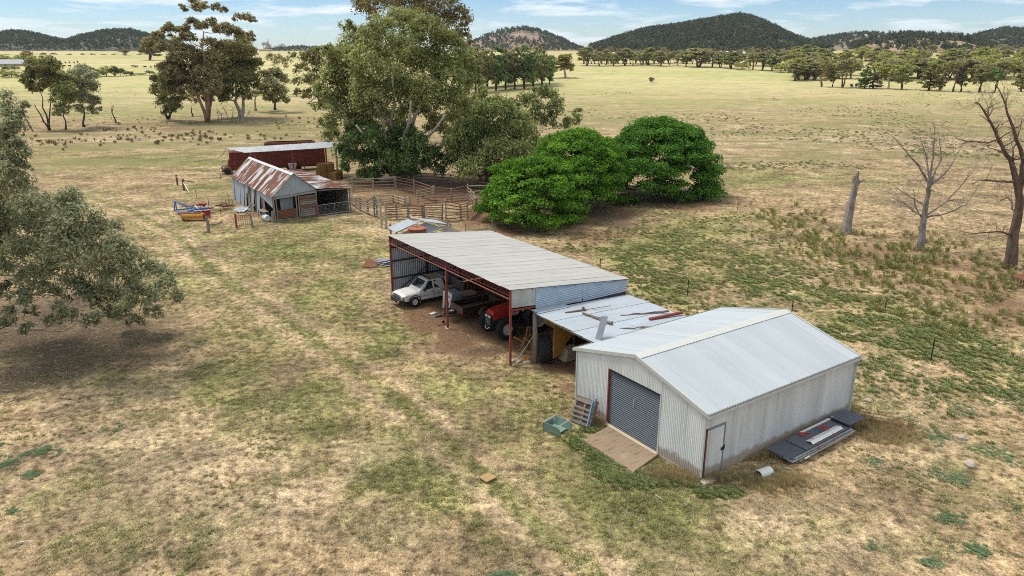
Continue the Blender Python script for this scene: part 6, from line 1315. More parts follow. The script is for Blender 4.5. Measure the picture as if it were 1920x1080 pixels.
build_hill('hill', 1400, [(1060, 105), (1090, 95), (1130, 82), (1160, 72), (1210, 58), (1270, 50), (1330, 40), (1385, 31), (1410, 35), (1450, 52), (1490, 71), (1520, 82), (1580, 92), (1650, 104)], 430, 300, 'large dark forested hill in the right distance', 8000, .05, clear=[(1335, 85, 34, 5), (1470, 83, 30, 4)], col_=((.15,.13,.07), (.30,.26,.13)), flab='dense dark forest on the large right hill')
build_hill('hill', 1750, [(1450, 95), (1500, 78), (1540, 71), (1600, 62), (1640, 61), (1690, 70), (1760, 84), (1820, 98)], 350, 300, 'low grey wooded rise right of the large hill', 1500, .36, ((.24,.20,.15), (.34,.29,.22)), flab='forest on the low grey rise')
build_hill('hill', 1200, [(1560, 104), (1600, 86), (1640, 74), (1680, 68), (1720, 67), (1760, 69), (1800, 72), (1850, 84), (1920, 98), (1990, 106)], 330, 260, 'tan open hill dotted with dark trees at the right', 620, .44, ((.30,.21,.13), (.42,.31,.20)), 10, flab='dark scattered trees on the tan open hill')
build_hill('hill', 1600, [(1740, 104), (1790, 78), (1830, 66), (1865, 57), (1885, 54), (1930, 57), (2010, 50), (2100, 62), (2250, 85), (2400, 104)], 430, 300, 'dark wooded hill at the far right edge', 3400, .2, flab='dark forest on the far right hill')
# ------------------------------------------------------------------ far trees: prototypes of unit height, then copies
def proto(kind, leaf, seed, bark='brown', n=2300):
    g = np.random.default_rng(seed); cl = []
    if kind == 'round':
        for k in range(13): a = g.uniform(0, 6.28); zz = g.uniform(.26, .84); r = g.uniform(.08, .30)*(1 if zz < .65 else .75); cl.append((r*math.cos(a), r*math.sin(a), zz, .17, .17, .15))
        cl.append((0, 0, .84, .18, .18, .15)); cl.append((0, 0, .6, .22, .22, .2))
    elif kind == 'spread':
        for k in range(12): a = g.uniform(0, 6.28); r = g.uniform(.08, .42); cl.append((r*math.cos(a), r*math.sin(a), .84-.9*r*r+g.normal()*.05-(.3 if k % 3 == 0 else 0), .17, .17, .14))
    elif kind == 'cone':
        for z, r in ((.16, .22), (.3, .26), (.45, .26), (.6, .22), (.75, .17), (.9, .09)):
            for k in range(3): a = g.uniform(0, 6.28); cl.append((r*.5*math.cos(a), r*.5*math.sin(a), z+g.normal()*.03, r*.8, r*.8, .12))
    elif kind == 'full':
        for k in range(17): a = g.uniform(0, 6.28); zz = g.uniform(.2, .86); r = g.uniform(.1, .32)*(1 if zz < .7 else .6); cl.append((r*math.cos(a), r*math.sin(a), zz, .17, .17, .12))
        cl.append((0, 0, .86, .18, .18, .12)); cl.append((0, 0, .5, .26, .26, .25))
    elif kind == 'bush':
        for k in range(8): a = g.uniform(0, 6.28); r = g.uniform(0, .4); cl.append((r*math.cos(a), r*math.sin(a), g.uniform(.3, .72)-r*.3, .26, .26, .24))
    tot = sum(4*math.pi*c[3]**2 for c in cl); me = crown_mesh('crown', cl, .078, n/tot, LM[leaf], seed, sub=5, aspect=1.7)
    mb = MB(); top = .5
    if kind in ('round', 'spread'):
        j = []
        for q in range(2): e = (g.normal()*.06, g.normal()*.06, .42); mb.tube(wobble_path((q*.02, 0, -.02), e, g, 3, .06), [.034, .026, .022, .018], 6); j.append(e)
        for c in cl[:8]: mb.tube(wobble_path(j[int(g.integers(2))], c[:3], g, 2, .1), [.014, .010, .005], 4, cap=False)
    else: mb.tube([(0, 0, -.02), (.01, 0, .6)], [.03, .012], 6)
    root = bpy.data.objects.new('far_tree', None)
    return me, mb.mesh('trunk', BK[bark], True)
PT = {}
for i, (k, lf, bk) in enumerate((('round', 'olive', 'brown'), ('spread', 'olive', 'brown'), ('round', 'lime', 'brown'), ('spread', 'lime', 'pale'), ('round', 'gum_dark', 'dark'), ('spread', 'gum_brown', 'brown'), ('cone', 'gum_dark', 'dark'), ('cone', 'pepper', 'dark'), ('round', 'gold', 'pale'), ('bush', 'lime', 'brown'), ('bush', 'gum_dark', 'dark'), ('bush', 'gold', 'brown'), ('round', 'gum', 'brown'), ('bush', 'plum', 'dark'), ('full', 'gum_dark', 'dark'), ('full', 'pepper', 'dark'))):
    PT[k+'_'+lf] = proto(k, lf, 100+i, bk)
def far_tree(name, label, cat, px, py, top, wpx, typ, group, k=1.0, z=None):
    b = at(px, py) if z is None else z
    y = b.y; hz = CH+y*((lambda r: r[2]/r[1])(ray(px, top))); h = max(.6, (hz-b.z)*k); w = wpx*y/F
    me, tr = PT[typ]; th = thing(name, label, cat, b, float(rng.uniform(0, 6.28)), group)
    wf = {'full': .9, 'round': .88, 'spread': 1.05, 'cone': .62, 'bush': 1.0}[typ.split('_')[0]]
    th.scale = (w/wf, w/wf, h); link('crown', me, th); link('trunk', tr, th); return th
ORD = ['first', 'second', 'third', 'fourth', 'fifth', 'sixth', 'seventh', 'eighth', 'ninth', 'tenth', 'eleventh', 'twelfth', 'thirteenth', 'fourteenth', 'fifteenth', 'sixteenth', 'seventeenth', 'eighteenth', 'nineteenth', 'twentieth']+['twenty-'+x for x in ('first', 'second', 'third', 'fourth', 'fifth', 'sixth', 'seventh', 'eighth', 'ninth')]+['thirtieth']+['thirty-'+x for x in ('first', 'second', 'third', 'fourth', 'fifth', 'sixth')]
row = [(1541, 163, 114, 32, 'spread_gum_brown', 'brown-crowned forked tree'), (1561, 163.5, 131, 20, 'round_gum_dark', 'small dark round tree'), (1579, 164, 110, 50, 'spread_olive', 'broad bronze umbrella tree'), (1621, 166, 124, 26, 'cone_pepper', 'bright green narrow tree'), (1637, 166, 134, 30, 'round_gum_brown', 'dark bronze low tree'),
       (1665, 167, 119, 50, 'spread_lime', 'wide yellow-green umbrella tree'), (1691, 168, 121, 30, 'round_gum', 'rounded green tree'), (1741, 170, 119, 38, 'cone_gum_dark', 'dense dark conical tree'), (1764, 171, 142, 11, 'cone_olive', 'thin grey sapling'), (1786, 172, 116, 38, 'spread_gum_brown', 'tall leaning brown tree'),
       (1801, 172, 134, 28, 'round_gum_dark', 'small dark tree'), (1837, 173, 124, 38, 'round_gum_dark', 'large dense dark tree'), (1864, 174, 127, 30, 'round_pepper', 'round dark green tree'), (1914, 172, 124, 26, 'cone_gum_dark', 'dark tree cut by the right edge')]
PT['full_olive'] = proto('full', 'gum_dark', 134, 'dark'); PT['round_gum_brown'] = proto('round', 'gum_brown', 131, 'brown'); PT['cone_olive'] = proto('cone', 'olive', 132); PT['round_pepper'] = proto('round', 'pepper', 133, 'dark')
for i, (px, py, top, w, t, lab) in enumerate(row): far_tree('paddock_tree', f'{lab}, {ORD[i]} from the left in near row', 'tree', px, py, top, w*1.15, t, 'near row of paddock trees at the right')
ln = [(1100, 123, 88, 28), (1124, 124, 96, 22), (1136, 122, 94, 20), (1151, 124, 102, 17), (1171, 123, 91, 27), (1187, 123, 97, 20), (1202, 121, 96, 18), (1216, 122, 90, 32), (1238, 124, 97, 24), (1255, 122, 97, 19), (1270, 123, 105, 9), (1286, 125, 97, 20), (1310, 126, 91, 44), (1335, 126, 97, 26), (1350, 127, 98, 22), (1371, 129, 98, 30), (1391, 131, 115, 19), (1411, 131, 100, 26), (1429, 132, 99, 24), (1447, 133, 104, 26), (1464, 136, 117, 20), (1472, 132, 102, 34), (1513, 137, 99, 42)]
for i, (px, py, top, w) in enumerate(ln):
    t = 'bush_lime' if w in (19, 20) and px in (1391, 1464) else ['round_olive', 'spread_olive', 'round_olive', 'round_gum'][i % 4]
    far_tree('line_tree', f'olive eucalypt, {ORD[i]} from the left in the far line behind the bright paddock' if t != 'bush_lime' else f'small lime-green round tree, {ORD[i]} from the left in the far tree line', 'tree', px, py, top-1, w*1.5, t, 'far line of paddock trees')
g = np.random.default_rng(78)
for i in range(36):
    px = 1095+i*10.8+g.uniform(-4, 4); far_tree('line_tree', f'pale olive eucalypt, {ORD[i]} from the left in the rank just behind the far tree line', 'tree', px, 119+g.normal()*.8+max(0, px-1350)*.06, 96+g.normal()*2.5, 26, ['round_olive', 'spread_olive', 'round_lime'][i % 3], 'second rank behind the far tree line')
g = np.random.default_rng(77)
seen_l = {}
for i in range(150):   # scattered band between the rows and the right hills
    px = g.uniform(1485, 1935); f = g.random()**1.3; py = 152-f*48
    if 1600 < px < 1640 and py > 130: continue
    h = 37-19*f+g.normal()*3
    t = ['round_lime', 'spread_lime', 'round_olive', 'spread_olive', 'round_gum', 'round_lime'][int(g.integers(6))]
    tone = {'l': 'yellow-green', 'o': 'olive', 'g': 'dull green'}[t.split('_')[1][0]]; nr = min(range(14), key=lambda q: abs(row[q][0]-px)); dep = 'front' if py > 138 else 'middle' if py > 120 else 'rear'
    lb = f"{tone} tree, {dep} of the belt, {'left of' if px < row[nr][0]-3 else 'right of' if px > row[nr][0]+3 else 'behind'} the {' '.join(row[nr][5].split()[:4])}"; seen_l[lb] = seen_l.get(lb, 0)+1
    if seen_l[lb] > 1: lb = f"{ORD[seen_l[lb]-1]} "+lb
    far_tree('band_tree', lb, 'tree', px, py, py-h, h*1.35, t, 'belt of trees below the right hills')
for i in range(36):
    px = 1090+(i+g.uniform(.1, .9))*13; py = g.uniform(100, 113); h = g.uniform(12, 17)
    t = ['round_gum_dark', 'round_olive', 'cone_gum_dark'][int(g.integers(3))]
    far_tree('foothill_tree', f'dark tree at the foot of the large right hill, {ORD[i]} from the left', 'tree', px, py, py-h, h*1.2, t, 'trees at the foot of the large hill')
# dark windbreak right of the central gum
wb = [(872, 176, 90, 34), (892, 174, 86, 38), (912, 172, 92, 34), (930, 170, 84, 40), (948, 168, 90, 34), (965, 167, 86, 36), (983, 166, 82, 40), (1000, 164, 84, 36), (1016, 162, 92, 30), (1030, 160, 104, 22)]
for i, (px, py, top, w) in enumerate(wb): far_tree('windbreak_tree', f'tall dark tree, {ORD[i]} from the left in the windbreak right of the central gum', 'tree', px, py, top, w*1.6, 'full_gum_dark' if i % 3 else 'full_pepper', 'dark windbreak trees')
for i in range(9): far_tree('windbreak_tree', f'tall dark tree, {ORD[i]} from the left in the rear row of the windbreak', 'tree', 880+i*17, 166-i*1.2, 88+(i*7 % 11), 58, 'full_gum_dark' if i % 2 else 'full_olive', 'dark windbreak trees')
far_tree('golden_tree', 'golden-leaved spreading tree at the right end of the dark windbreak', 'tree', 1060, 146, 99, 56, 'round_gold', None); far_tree('golden_tree', 'smaller golden-green tree between the windbreak and the golden spreading tree', 'tree', 1034, 147, 103, 34, 'round_lime', None)
far_tree('lone_bush', 'single dark plum-coloured bush in the bright paddock', 'bush', 1221, 155, 143, 11, 'bush_plum', None)
# left side: garden, hedge line, knoll trees
lg = [(8, 124, 99, 34, 'bush_lime'), (30, 122, 103, 30, 'bush_lime'), (45, 118, 104, 26, 'round_lime'), (52, 116, 92, 28, 'bush_gold'), (62, 122, 103, 22, 'bush_lime'), (103, 128, 110, 16, 'round_pepper'), (112, 129, 112, 14, 'round_gum_dark'), (5, 143, 129, 22, 'bush_lime'), (22, 145, 131, 24, 'bush_lime'), (12, 147, 137, 12, 'bush_gum_dark'), (33, 147, 138, 10, 'bush_gum_dark'), (10, 133, 124, 18, 'bush_gum_dark'), (28, 133, 122, 18, 'bush_lime'), (90, 140, 120, 24, 'bush_lime'), (105, 141, 122, 22, 'bush_lime')]
for i, (px, py, top, w, t) in enumerate(lg): far_tree('garden_tree', f'{ {"l": "lime-green", "g": "dark or golden", "p": "deep green"}[t.split("_")[1][0]]} garden tree by the grey-roofed house, {ORD[i]} of the clump', 'tree', px, py, top, w*1.15, t, 'garden trees by the far left house')
hl = [(170, 143, 125, 22), (186, 143, 128, 16), (200, 143, 121, 26), (215, 143, 123, 20), (226, 143, 126, 18), (238, 142, 131, 16), (247, 142, 133, 12), (259, 141, 136, 14), (269, 141, 137, 10), (281, 141, 131, 16), (300, 141, 135, 16)]
for i, (px, py, top, w) in enumerate(hl): far_tree('hedge_bush', f'grey-green bush, {ORD[i]} from the left in the hedge line across the left paddock', 'bush', px, py, top, w*1.2, 'bush_lime' if i in (2, 5, 7) else ('round_gum' if w > 18 else 'bush_gum_dark'), 'hedge line in the left paddock')
for i, px in enumerate((123, 131, 139, 146)): far_tree('small_tree', f'tiny dark tree, {ORD[i]} from the left in the short row on the left golden rise', 'tree', px, 119.5, 115 if i != 3 else 113.5, 4.5, 'round_gum_dark', 'tiny trees on the left rise')
for i, (px, top, w, t) in enumerate(((497, 79, 20, 'spread_gum_brown'), (517, 83, 16, 'bush_lime'), (531, 82, 16, 'round_lime'), (545, 84, 14, 'bush_lime'), (558, 84, 16, 'round_gum'), (571, 85, 14, 'round_gum_dark'), (588, 85, 18, 'round_gum_dark'))): far_tree('knoll_tree', f'tree on the skyline of the central pale rise, {ORD[i]} from the left', 'tree', px, 95.5, top, w*1.2, t, 'trees on the central rise')
for i, px in enumerate(range(20, 300, 22)): far_tree('skyline_bush', f'low bush along the foot of the left dark hill, {ORD[i]} from the left', 'bush', px+g.normal()*5, 103, 99.5+g.normal(), 12, ['bush_gum_dark', 'bush_gold'][i % 2], 'bushes at the foot of the left hill')
far_tree('dark_tree', 'dark spreading tree behind the top of the left big gum', 'tree', 281, 113, 86, 50, 'spread_gum_dark' if 'spread_gum_dark' in PT else 'round_gum_dark', None); far_tree('dark_tree', 'small dark round tree at the left hill foot', 'tree', 235, 104, 91, 24, 'round_gum_dark', None)
# ------------------------------------------------------------------ buildings far off
def far_building(name, label, p, L_, W, h, rh, rz, mr, mw, wins=0):
    S = thing(name, label, 'house' if wins else 'shed', p, rz)
    part('wall', MB().box(0, L_, 0, W, -.5, h), mw, S)
    part('roof', MB().slab((-.5, -.6, h-.05), (L_+.5, -.6, h-.05), (L_+.5, W/2, h+rh), (-.5, W/2, h+rh), .12).slab((-.5, W/2, h+rh), (L_+.5, W/2, h+rh), (L_+.5, W+.6, h-.05), (-.5, W+.6, h-.05), .12), mr, S)
    for i in range(wins):
        x = 2+i*(L_-4)/max(1, wins-1); f = part('window', MB().box(x-.7, x+.7, -.05, -.003, 1.0, 2.1), M['plastic'], S); part('pane', MB().box(x-.6, x+.6, -.07, -.051, 1.08, 2.02), M['glass'], f)
bw = worn('cream_wall', (.42,.36,.26), .2); br = worn('grey_metal_roof', (.42,.42,.44), .1, (.3,.3,.3), .2, .5, .2)
p = at(-30, 127); q = at(50, 124); far_building('farm_house', 'low farmhouse with a long grey roof at the far left', p, (q-p).length, 9, 2.6, 3.0, math.atan2(q.y-p.y, q.x-p.x), br, bw, 5)
p = at(1352, 104); far_building('white_shed', 'long white-roofed shed among trees at the foot of the large hill', p, 17, 8, 3, 1.6, .1, M['plastic'], M['white'])
p = at(1380, 105); far_building('white_shed', 'smaller white shed with a tall box beside the long one', p, 9, 6, 3, 1.4, -.1, M['plastic'], M['white'])
p = at(486, 96); far_building('tan_shed', 'low tan-roofed building on the central pale rise', p, 22, 8, 2.5, 1.5, .05, M['ply'], bw)
# cattle
def cow_mesh():
    mb = MB(); mb.tube([(-1.0, 0, 1.05), (-.85, 0, 1.05), (-.4, 0, .98), (.2, 0, .98), (.65, 0, 1.08), (.85, 0, 1.15)], [.16, .34, .38, .38, .33, .2], 10); mb.tube([(.7, 0, 1.15), (1.05, 0, 1.25), (1.2, 0, 1.28)], [.24, .16, .15], 8); mb.tube([(1.12, 0, 1.32), (1.35, 0, 1.2), (1.55, 0, 1.05)], [.15, .12, .08], 8)
    for x in (-.75, .6):
        for y in (-.2, .2): mb.tube([(x, y, .95), (x+.03, y, .5), (x, y, .0)], [.13, .07, .06], 7)
    mb.tube([(-1.05, 0, 1.25), (-1.15, 0, .9), (-1.13, 0, .5)], [.04, .03, .05], 5)
    for y in (-1, 1): mb.bar((1.15, y*.12, 1.38), (1.12, y*.3, 1.36), .06, .1)
    return mb.mesh('cow', M['black'], True)
cm = cow_mesh()
C1 = [(1596, 165), (1605, 164), (1634, 166.5), (1641, 166), (1648, 167)]; C2 = [(120, 126), (131, 126), (143, 126), (154, 126), (250, 126.5), (256, 127), (272, 127.5), (283, 127.5), (292, 127.5), (300, 127), (306, 127.5), (311, 127)]
for i, (px, py) in enumerate(C1): o = link('cow', cm); o.location = at(px, py); o.rotation_euler[2] = float(rng.uniform(0, 6.28)); o.scale = (1.25,)*3; tag(o, f'black cow, {ORD[i]} from the left, resting in the shade of the right tree row', 'cow', 'cows under the right tree row')
for i, (px, py) in enumerate(C2): o = link('cow', cm); o.location = at(px, py); o.rotation_euler[2] = float(rng.choice([0, 3.1])+rng.normal()*.3); o.scale = (1.1,)*3; tag(o, f'distant black cow, {ORD[i]} from the left, grazing on the left golden paddock', 'cow', 'cows in the left paddock')
# ------------------------------------------------------------------ middle-distance trees
def px_tree(name, label, base, Y, lst, leaf, size, per, bark, trunks_px=None, **k):
    b = at(*base); cl = pc(b, Y, lst); tr = None
    if trunks_px: tr = [((0, 0, 0) if isinstance(t, tuple) and len(t) == 3 else (0, 0, 0), tuple(atY(t[0], t[1], Y+t[2])-b)) for t in trunks_px]
    return tree(name, label, 'tree', b, cl, leaf, size, per, bark, trunks=tr, **k)
def rr(lst, seed, dy=4, k=1): g = np.random.default_rng(seed); return [(a, b, r, r*.92 if len(rest) == 0 else rest[0], float(g.uniform(-dy, dy))) for a, b, r, *rest in [(a, b, r*k, *q) for a, b, r, *q in lst]]
# central gum
cg = [(640, 112, 34), (672, 85, 38), (712, 62, 36), (755, 50, 40), (800, 62, 36), (838, 88, 34), (868, 120, 30), (622, 150, 30), (655, 145, 40), (700, 120, 44), (748, 105, 46), (795, 115, 42), (842, 135, 38), (885, 160, 24), (612, 190, 26), (650, 190, 38), (700, 175, 44), (750, 165, 44), (800, 175, 42), (848, 190, 38), (880, 205, 26), (640, 225, 26), (680, 225, 30), (735, 225, 30), (858, 228, 28), (820, 232, 24), (775, 205, 34), (618, 95, 14), (700, 205, 30), (905, 185, 14), (650, 52, 16), (610, 230, 18), (622, 255, 20), (645, 268, 18), (885, 238, 24), (900, 215, 18), (868, 262, 20), (845, 258, 20), (600, 170, 18), (900, 180, 18)]
px_tree('central_gum', 'huge olive-green gum tree with pale spreading limbs in the centre', (752, 333), 100, rr(cg, 1, 6, .93), 'gum', .42, 34, 'pale', [(700, 190, -6), (770, 190, -6.5), (835, 215, -6), (735, 140, -5), (800, 150, -4), (668, 235, -6), (860, 240, -5)], tr=.42, seed=5, hang=.35, core=.25, sub=12, twigs=3, sag=.04)
cg2 = [(665, 262, 22), (700, 252, 24), (738, 258, 24), (778, 262, 22), (655, 292, 18), (690, 295, 22), (728, 300, 22), (770, 300, 20), (808, 285, 20), (645, 315, 12), (700, 322, 14), (800, 310, 14), (828, 300, 14), (664, 240, 16), (760, 245, 18), (680, 325, 13), (725, 322, 15), (750, 318, 15), (775, 322, 14), (820, 318, 13), (845, 285, 14), (640, 280, 12), (718, 275, 20), (750, 280, 20)]
px_tree('pepper_tree', 'drooping dark green pepper tree filling the foot of the central gum', (705, 338), 97, rr(cg2, 2, 2.5), 'pepper', .42, 46, 'dark', tr=.35, seed=6, hang=.75, core=.3, sub=10)
px_tree('tall_gum', 'tall bronze-dark gum rising behind the central gum against the sky', (812, 236), 150, rr([(690, 12, 24), (722, 2, 26), (760, 8, 28), (800, 0, 26), (838, 8, 24), (862, 30, 20), (835, 42, 22), (800, 30, 24), (770, 34, 22), (850, 72, 18), (870, 70, 12), (735, -30, 34), (790, -40, 36), (845, -28, 30), (685, -15, 22), (825, 66, 16), (868, 52, 12), (700, 32, 14), (880, 85, 10)], 3, 5), 'gum_brown', .52, 18, 'pale', [(790, 90, 0), (830, 60, 2)], tr=.6, seed=7, core=.3, sub=12, sag=.06)
px_tree('dark_gum', 'dark ragged gum half hidden behind the left side of the central gum', (600, 205), 150, rr([(580, 108, 16), (600, 100, 14), (566, 130, 13), (585, 150, 16), (560, 152, 10), (578, 178, 13), (606, 180, 16), (556, 174, 8), (600, 125, 18), (548, 104, 8)], 4, 3), 'gum_dark', .55, 18, 'dark', tr=.4, seed=8, core=.3)
px_tree('scraggly_tree', 'flat-topped scraggly tree in the gap between the left gums and the central gum', (530, 150), 300, rr([(508, 110, 9), (524, 112, 10), (540, 115, 9), (516, 120, 7), (534, 124, 6)], 5, 3), 'gum_dark', .6, 8, 'dark', tr=.35, seed=9)
def bare_branch(mb, p, d, r, L_, depth, g, up=.25, spread=.75, kids=(2, 3)):
    n = 4; pts = [p]; q = Vector(p); dd = Vector(d).normalized()
    for i in range(n): dd = (dd+Vector(g.normal(size=3))*.16+Vector((0, 0, up*.12))).normalized(); q = q+dd*L_/n; pts.append(q.copy())
    mb.tube(pts, [r*(1-.55*i/n) for i in range(n+1)], 7 if r > .05 else 5 if r > .02 else 3, cap=False)
    if depth <= 0: return
    for k in range(int(g.integers(*kids))+1):
        i = int(g.integers(1, n+1)) if k else n; nd = (dd+Vector(g.normal(size=3))*spread+Vector((0, 0, up*.5))).normalized(); bare_branch(mb, pts[i], nd, max(.006, r*(.5 if k else .42)*(1.1-.1*i)), L_*g.uniform(.5, .8), depth-1, g, up, spread, kids)
mb = MB(); g = np.random.default_rng(15); b = at(585, 200)
bare_branch(mb, Vector((0, 0, 0)), Vector((0, 0, 1)), .22, 11, 3, g, .9, .4); single('dead_tree', mb, BK['grey'], 'thin dead branches sticking into the sky left of the central gum', 'tree', at(584, 160))
# willow like trees
wl = [(905, 215, 26), (940, 205, 26), (965, 225, 26), (870, 245, 28), (905, 250, 34), (945, 250, 34), (985, 250, 28), (860, 280, 26), (895, 285, 34), (935, 290, 36), (975, 285, 30), (850, 305, 20), (880, 318, 26), (920, 322, 28), (955, 322, 24), (930, 190, 16), (900, 195, 14), (842, 262, 16), (1000, 270, 18)]
px_tree('willow_tree', 'rounded grey-green weeping tree behind the yards', (915, 352), 95, rr(wl, 6, 4), 'willow', .40, 34, 'dark', tr=.35, seed=10, hang=.6, core=.33, sub=12)
px_tree('willow_tree', 'open airy tree with visible limbs behind the bright green trees', (1005, 300), 112, rr([(1005, 175, 16), (1030, 182, 18), (985, 190, 18), (1010, 200, 18), (1045, 205, 15), (960, 200, 16), (1075, 222, 14), (1082, 210, 10), (1060, 232, 12), (1030, 228, 16), (1000, 225, 20), (975, 225, 20), (1045, 190, 12), (1020, 165, 9)], 7, 3), 'willow', .42, 26, 'dark', tr=.3, seed=12, hang=.4, core=.33, sub=10, sag=.08)
# bright green trees
def dome(name, label, base, R_, h, leaf, seed, n=70, ex=()):
    b = at(*base); g = np.random.default_rng(seed); cl = []; k = 0
    for i in range(n):
        t = (i+.5)/n; el = math.asin(t**.85); a = i*2.39996+g.normal()*.2; rr_ = R_*(.84+g.normal()*.05+.10*math.sin(a*3+seed)+.06*math.sin(a*5-seed)); r = g.uniform(.135, .20)*R_
        z = max(r*.38+.05, h*(.03+.78*math.sin(el)**.9)+g.normal()*.2)
        cl.append((rr_*math.cos(el)*math.cos(a), rr_*math.cos(el)*math.sin(a), z, r*1.2, r*1.2, r*.62))
    for x, y, z, r in ex: cl.append((x, y, z, r, r, r*.6))
    g2 = [((0, 0, 0), (-.6, .2, h*.35)), ((0, 0, 0), (.9, -.1, h*.33)), ((0, 0, 0), (.2, .6, h*.4))]
    tree(name, label, 'tree', b, cl, leaf, .25, 62, 'dark', .32, seed=seed, trunks=g2, hang=.18, core=.46, sub=14, aspect=1.7)
dome('green_tree', 'bright green low domed tree nearest the machinery shed roof', (1000, 418), 5.4, 7.7, 'fig', 31, ex=((3.6, 1.5, 2.4, 1.4), (-3.9, .2, 2.0, 1.5), (1.2, -4.2, 1.0, 1.3)))
dome('green_tree', 'bright green domed tree in the middle of the three', (1078, 388), 6.3, 9.8, 'fig', 32, 88)
dome('green_tree', 'deep green domed tree at the right, trunk showing beneath', (1230, 366), 7.2, 10.6, 'fig2', 33, 95, ex=((6.2, -3.4, .8, 1.3), (5.8, -2.2, 1.6, 1.6)))
# big gum group on the left
lgm = [(341, 15, 8, 5), (362, 4, 11, 6), (366, 14, 9, 6), (384, 12, 10, 6), (408, 13, 9, 5), (420, 18, 6, 4), (362, 46, 13, 8), (378, 50, 9, 6), (397, 45, 12, 7), (337, 58, 13, 7), (318, 52, 9, 6), (310, 62, 12, 7), (297, 68, 10, 6), (282, 82, 13, 8), (275, 92, 10, 7), (412, 56, 12, 7), (352, 70, 14, 7), (425, 48, 9, 5), (436, 62, 13, 9), (450, 68, 11, 8), (446, 33, 9, 5), (462, 32, 9, 5), (475, 36, 8, 4), (470, 70, 9, 7),
       (305, 88, 11, 7), (337, 100, 18, 12), (358, 108, 20, 13), (325, 118, 14, 9), (380, 122, 18, 12), (342, 135, 18, 12), (356, 150, 18, 12), (388, 142, 20, 14), (325, 140, 14, 10), (370, 165, 16, 11), (398, 165, 16, 12), (310, 128, 14, 9), (395, 110, 18, 12), (410, 92, 15, 10), (385, 182, 13, 9), (350, 172, 13, 8), (330, 78, 10, 6), (392, 80, 12, 7)]
px_tree('big_left_gum', 'tall spreading gum with flat bronze tufts and an orange trunk on the left', (389, 229), 195, rr([(a, b+1, r*1.05, z*1.5) for a, b, r, z in lgm], 8, 7), 'gum_brown', .72, 15, 'red', [(380, 120, 0), (408, 120, 3), (382, 60, -2), (350, 120, -4)], tr=.5, seed=13, core=.30, sub=9, twigs=2, sag=.06)
px_tree('left_gum_neighbour', 'broad dark gum directly right of the orange-trunked gum', (451, 221), 203, rr([(425, 92, 16), (446, 98, 20), (468, 100, 16), (412, 118, 22), (436, 124, 26), (460, 128, 20), (480, 120, 12), (420, 150, 22), (445, 155, 24), (470, 155, 20), (405, 172, 16), (430, 182, 16), (458, 178, 14), (400, 145, 14), (455, 80, 13)], 9, 6), 'gum_dark', .75, 15, 'pale', [(440, 150, 0), (465, 160, 2)], tr=.6, seed=14, core=.33, sub=9)
px_tree('left_gum_neighbour', 'low dark twin-stemmed tree left of the orange-trunked gum', (316, 223), 195, rr([(300, 155, 14), (318, 150, 16), (296, 172, 14), (318, 172, 18), (308, 192, 15), (328, 195, 14), (318, 208, 12), (290, 150, 8), (332, 165, 14), (340, 185, 8)], 10, 4), 'gum_dark', .7, 17, 'dark', [(305, 190, 0), (325, 195, 1)], tr=.35, seed=15)
px_tree('left_gum_neighbour', 'rounded olive tree at the right end of the left gum group', (516, 206), 225, rr([(500, 142, 10), (514, 138, 12), (528, 150, 13), (505, 160, 15), (525, 172, 14), (505, 182, 12), (532, 188, 9), (492, 170, 10), (515, 190, 9)], 11, 4), 'olive', .75, 16, 'dark', tr=.4, seed=16)
px_tree('left_gum_neighbour', 'thin dark tree between the low twin-stemmed tree and the orange trunk', (361, 218), 212, rr([(352, 185, 8), (362, 178, 9), (368, 190, 7), (345, 178, 7)], 12, 3), 'gum_dark', .5, 14, 'dark', tr=.25, seed=17)
px_tree('left_gum_neighbour', 'pale-stemmed tree behind the gap of the left gum group', (480, 208), 222, rr([(475, 150, 10), (485, 165, 10), (478, 178, 9), (490, 140, 9)], 13, 3), 'gum_dark', .5, 14, 'grey', tr=.35, seed=18)
mb = MB(); g = np.random.default_rng(3)
for k in range(7): bare_branch(mb, Vector((k*1.0-2+g.normal()*.4, g.normal(), 0)), Vector((g.normal()*.6, g.normal()*.5, .8)), .12, 4, 2, g, -.2, .7)
single('fallen_branches', mb, BK['grey'], 'tangle of pale fallen branches between the two big left gums', 'branches', at(425, 228))
# three trees further left
px_tree('left_row_tree', 'tall multi-stemmed tree with high rounded crown in the left row', (93, 244), 170, rr([(66, 124, 16), (84, 120, 17), (98, 132, 15), (72, 138, 17), (56, 143, 12), (90, 148, 15), (54, 160, 10), (66, 166, 12), (46, 154, 8), (80, 160, 13), (102, 150, 12)], 14, 3), 'gum_dark', .6, 21, 'dark', [(75, 170, 0), (95, 175, 1), (65, 195, -1)], tr=.24, seed=20)
px_tree('left_row_tree', 'narrow tree with low foliage, middle of the left row', (123, 243), 172, rr([(112, 150, 14), (125, 148, 15), (118, 168, 18), (108, 185, 13), (128, 185, 15), (118, 205, 13), (106, 215, 7), (130, 168, 12)], 15, 3), 'gum', .6, 21, 'dark', [(118, 200, 0)], tr=.22, seed=21)
px_tree('left_row_tree', 'largest rounded tree at the right end of the left row', (158, 238), 178, rr([(138, 142, 12), (155, 134, 13), (172, 146, 13), (146, 160, 16), (168, 165, 16), (140, 182, 13), (160, 188, 16), (180, 190, 10), (148, 205, 10), (172, 208, 10), (186, 205, 6), (132, 165, 10)], 16, 3), 'gum_grey', .6, 20, 'dark', [(155, 195, 0)], tr=.3, seed=22)
mb = MB(); g = np.random.default_rng(5); bare_branch(mb, Vector((0, 0, 0)), Vector((-.25, 0, 1)), .18, 4.5, 4, g, .8, .45); single('bare_sapling', mb, BK['brown'], 'nearly leafless slim tree left of the tall multi-stemmed tree', 'tree', at(62, 246))
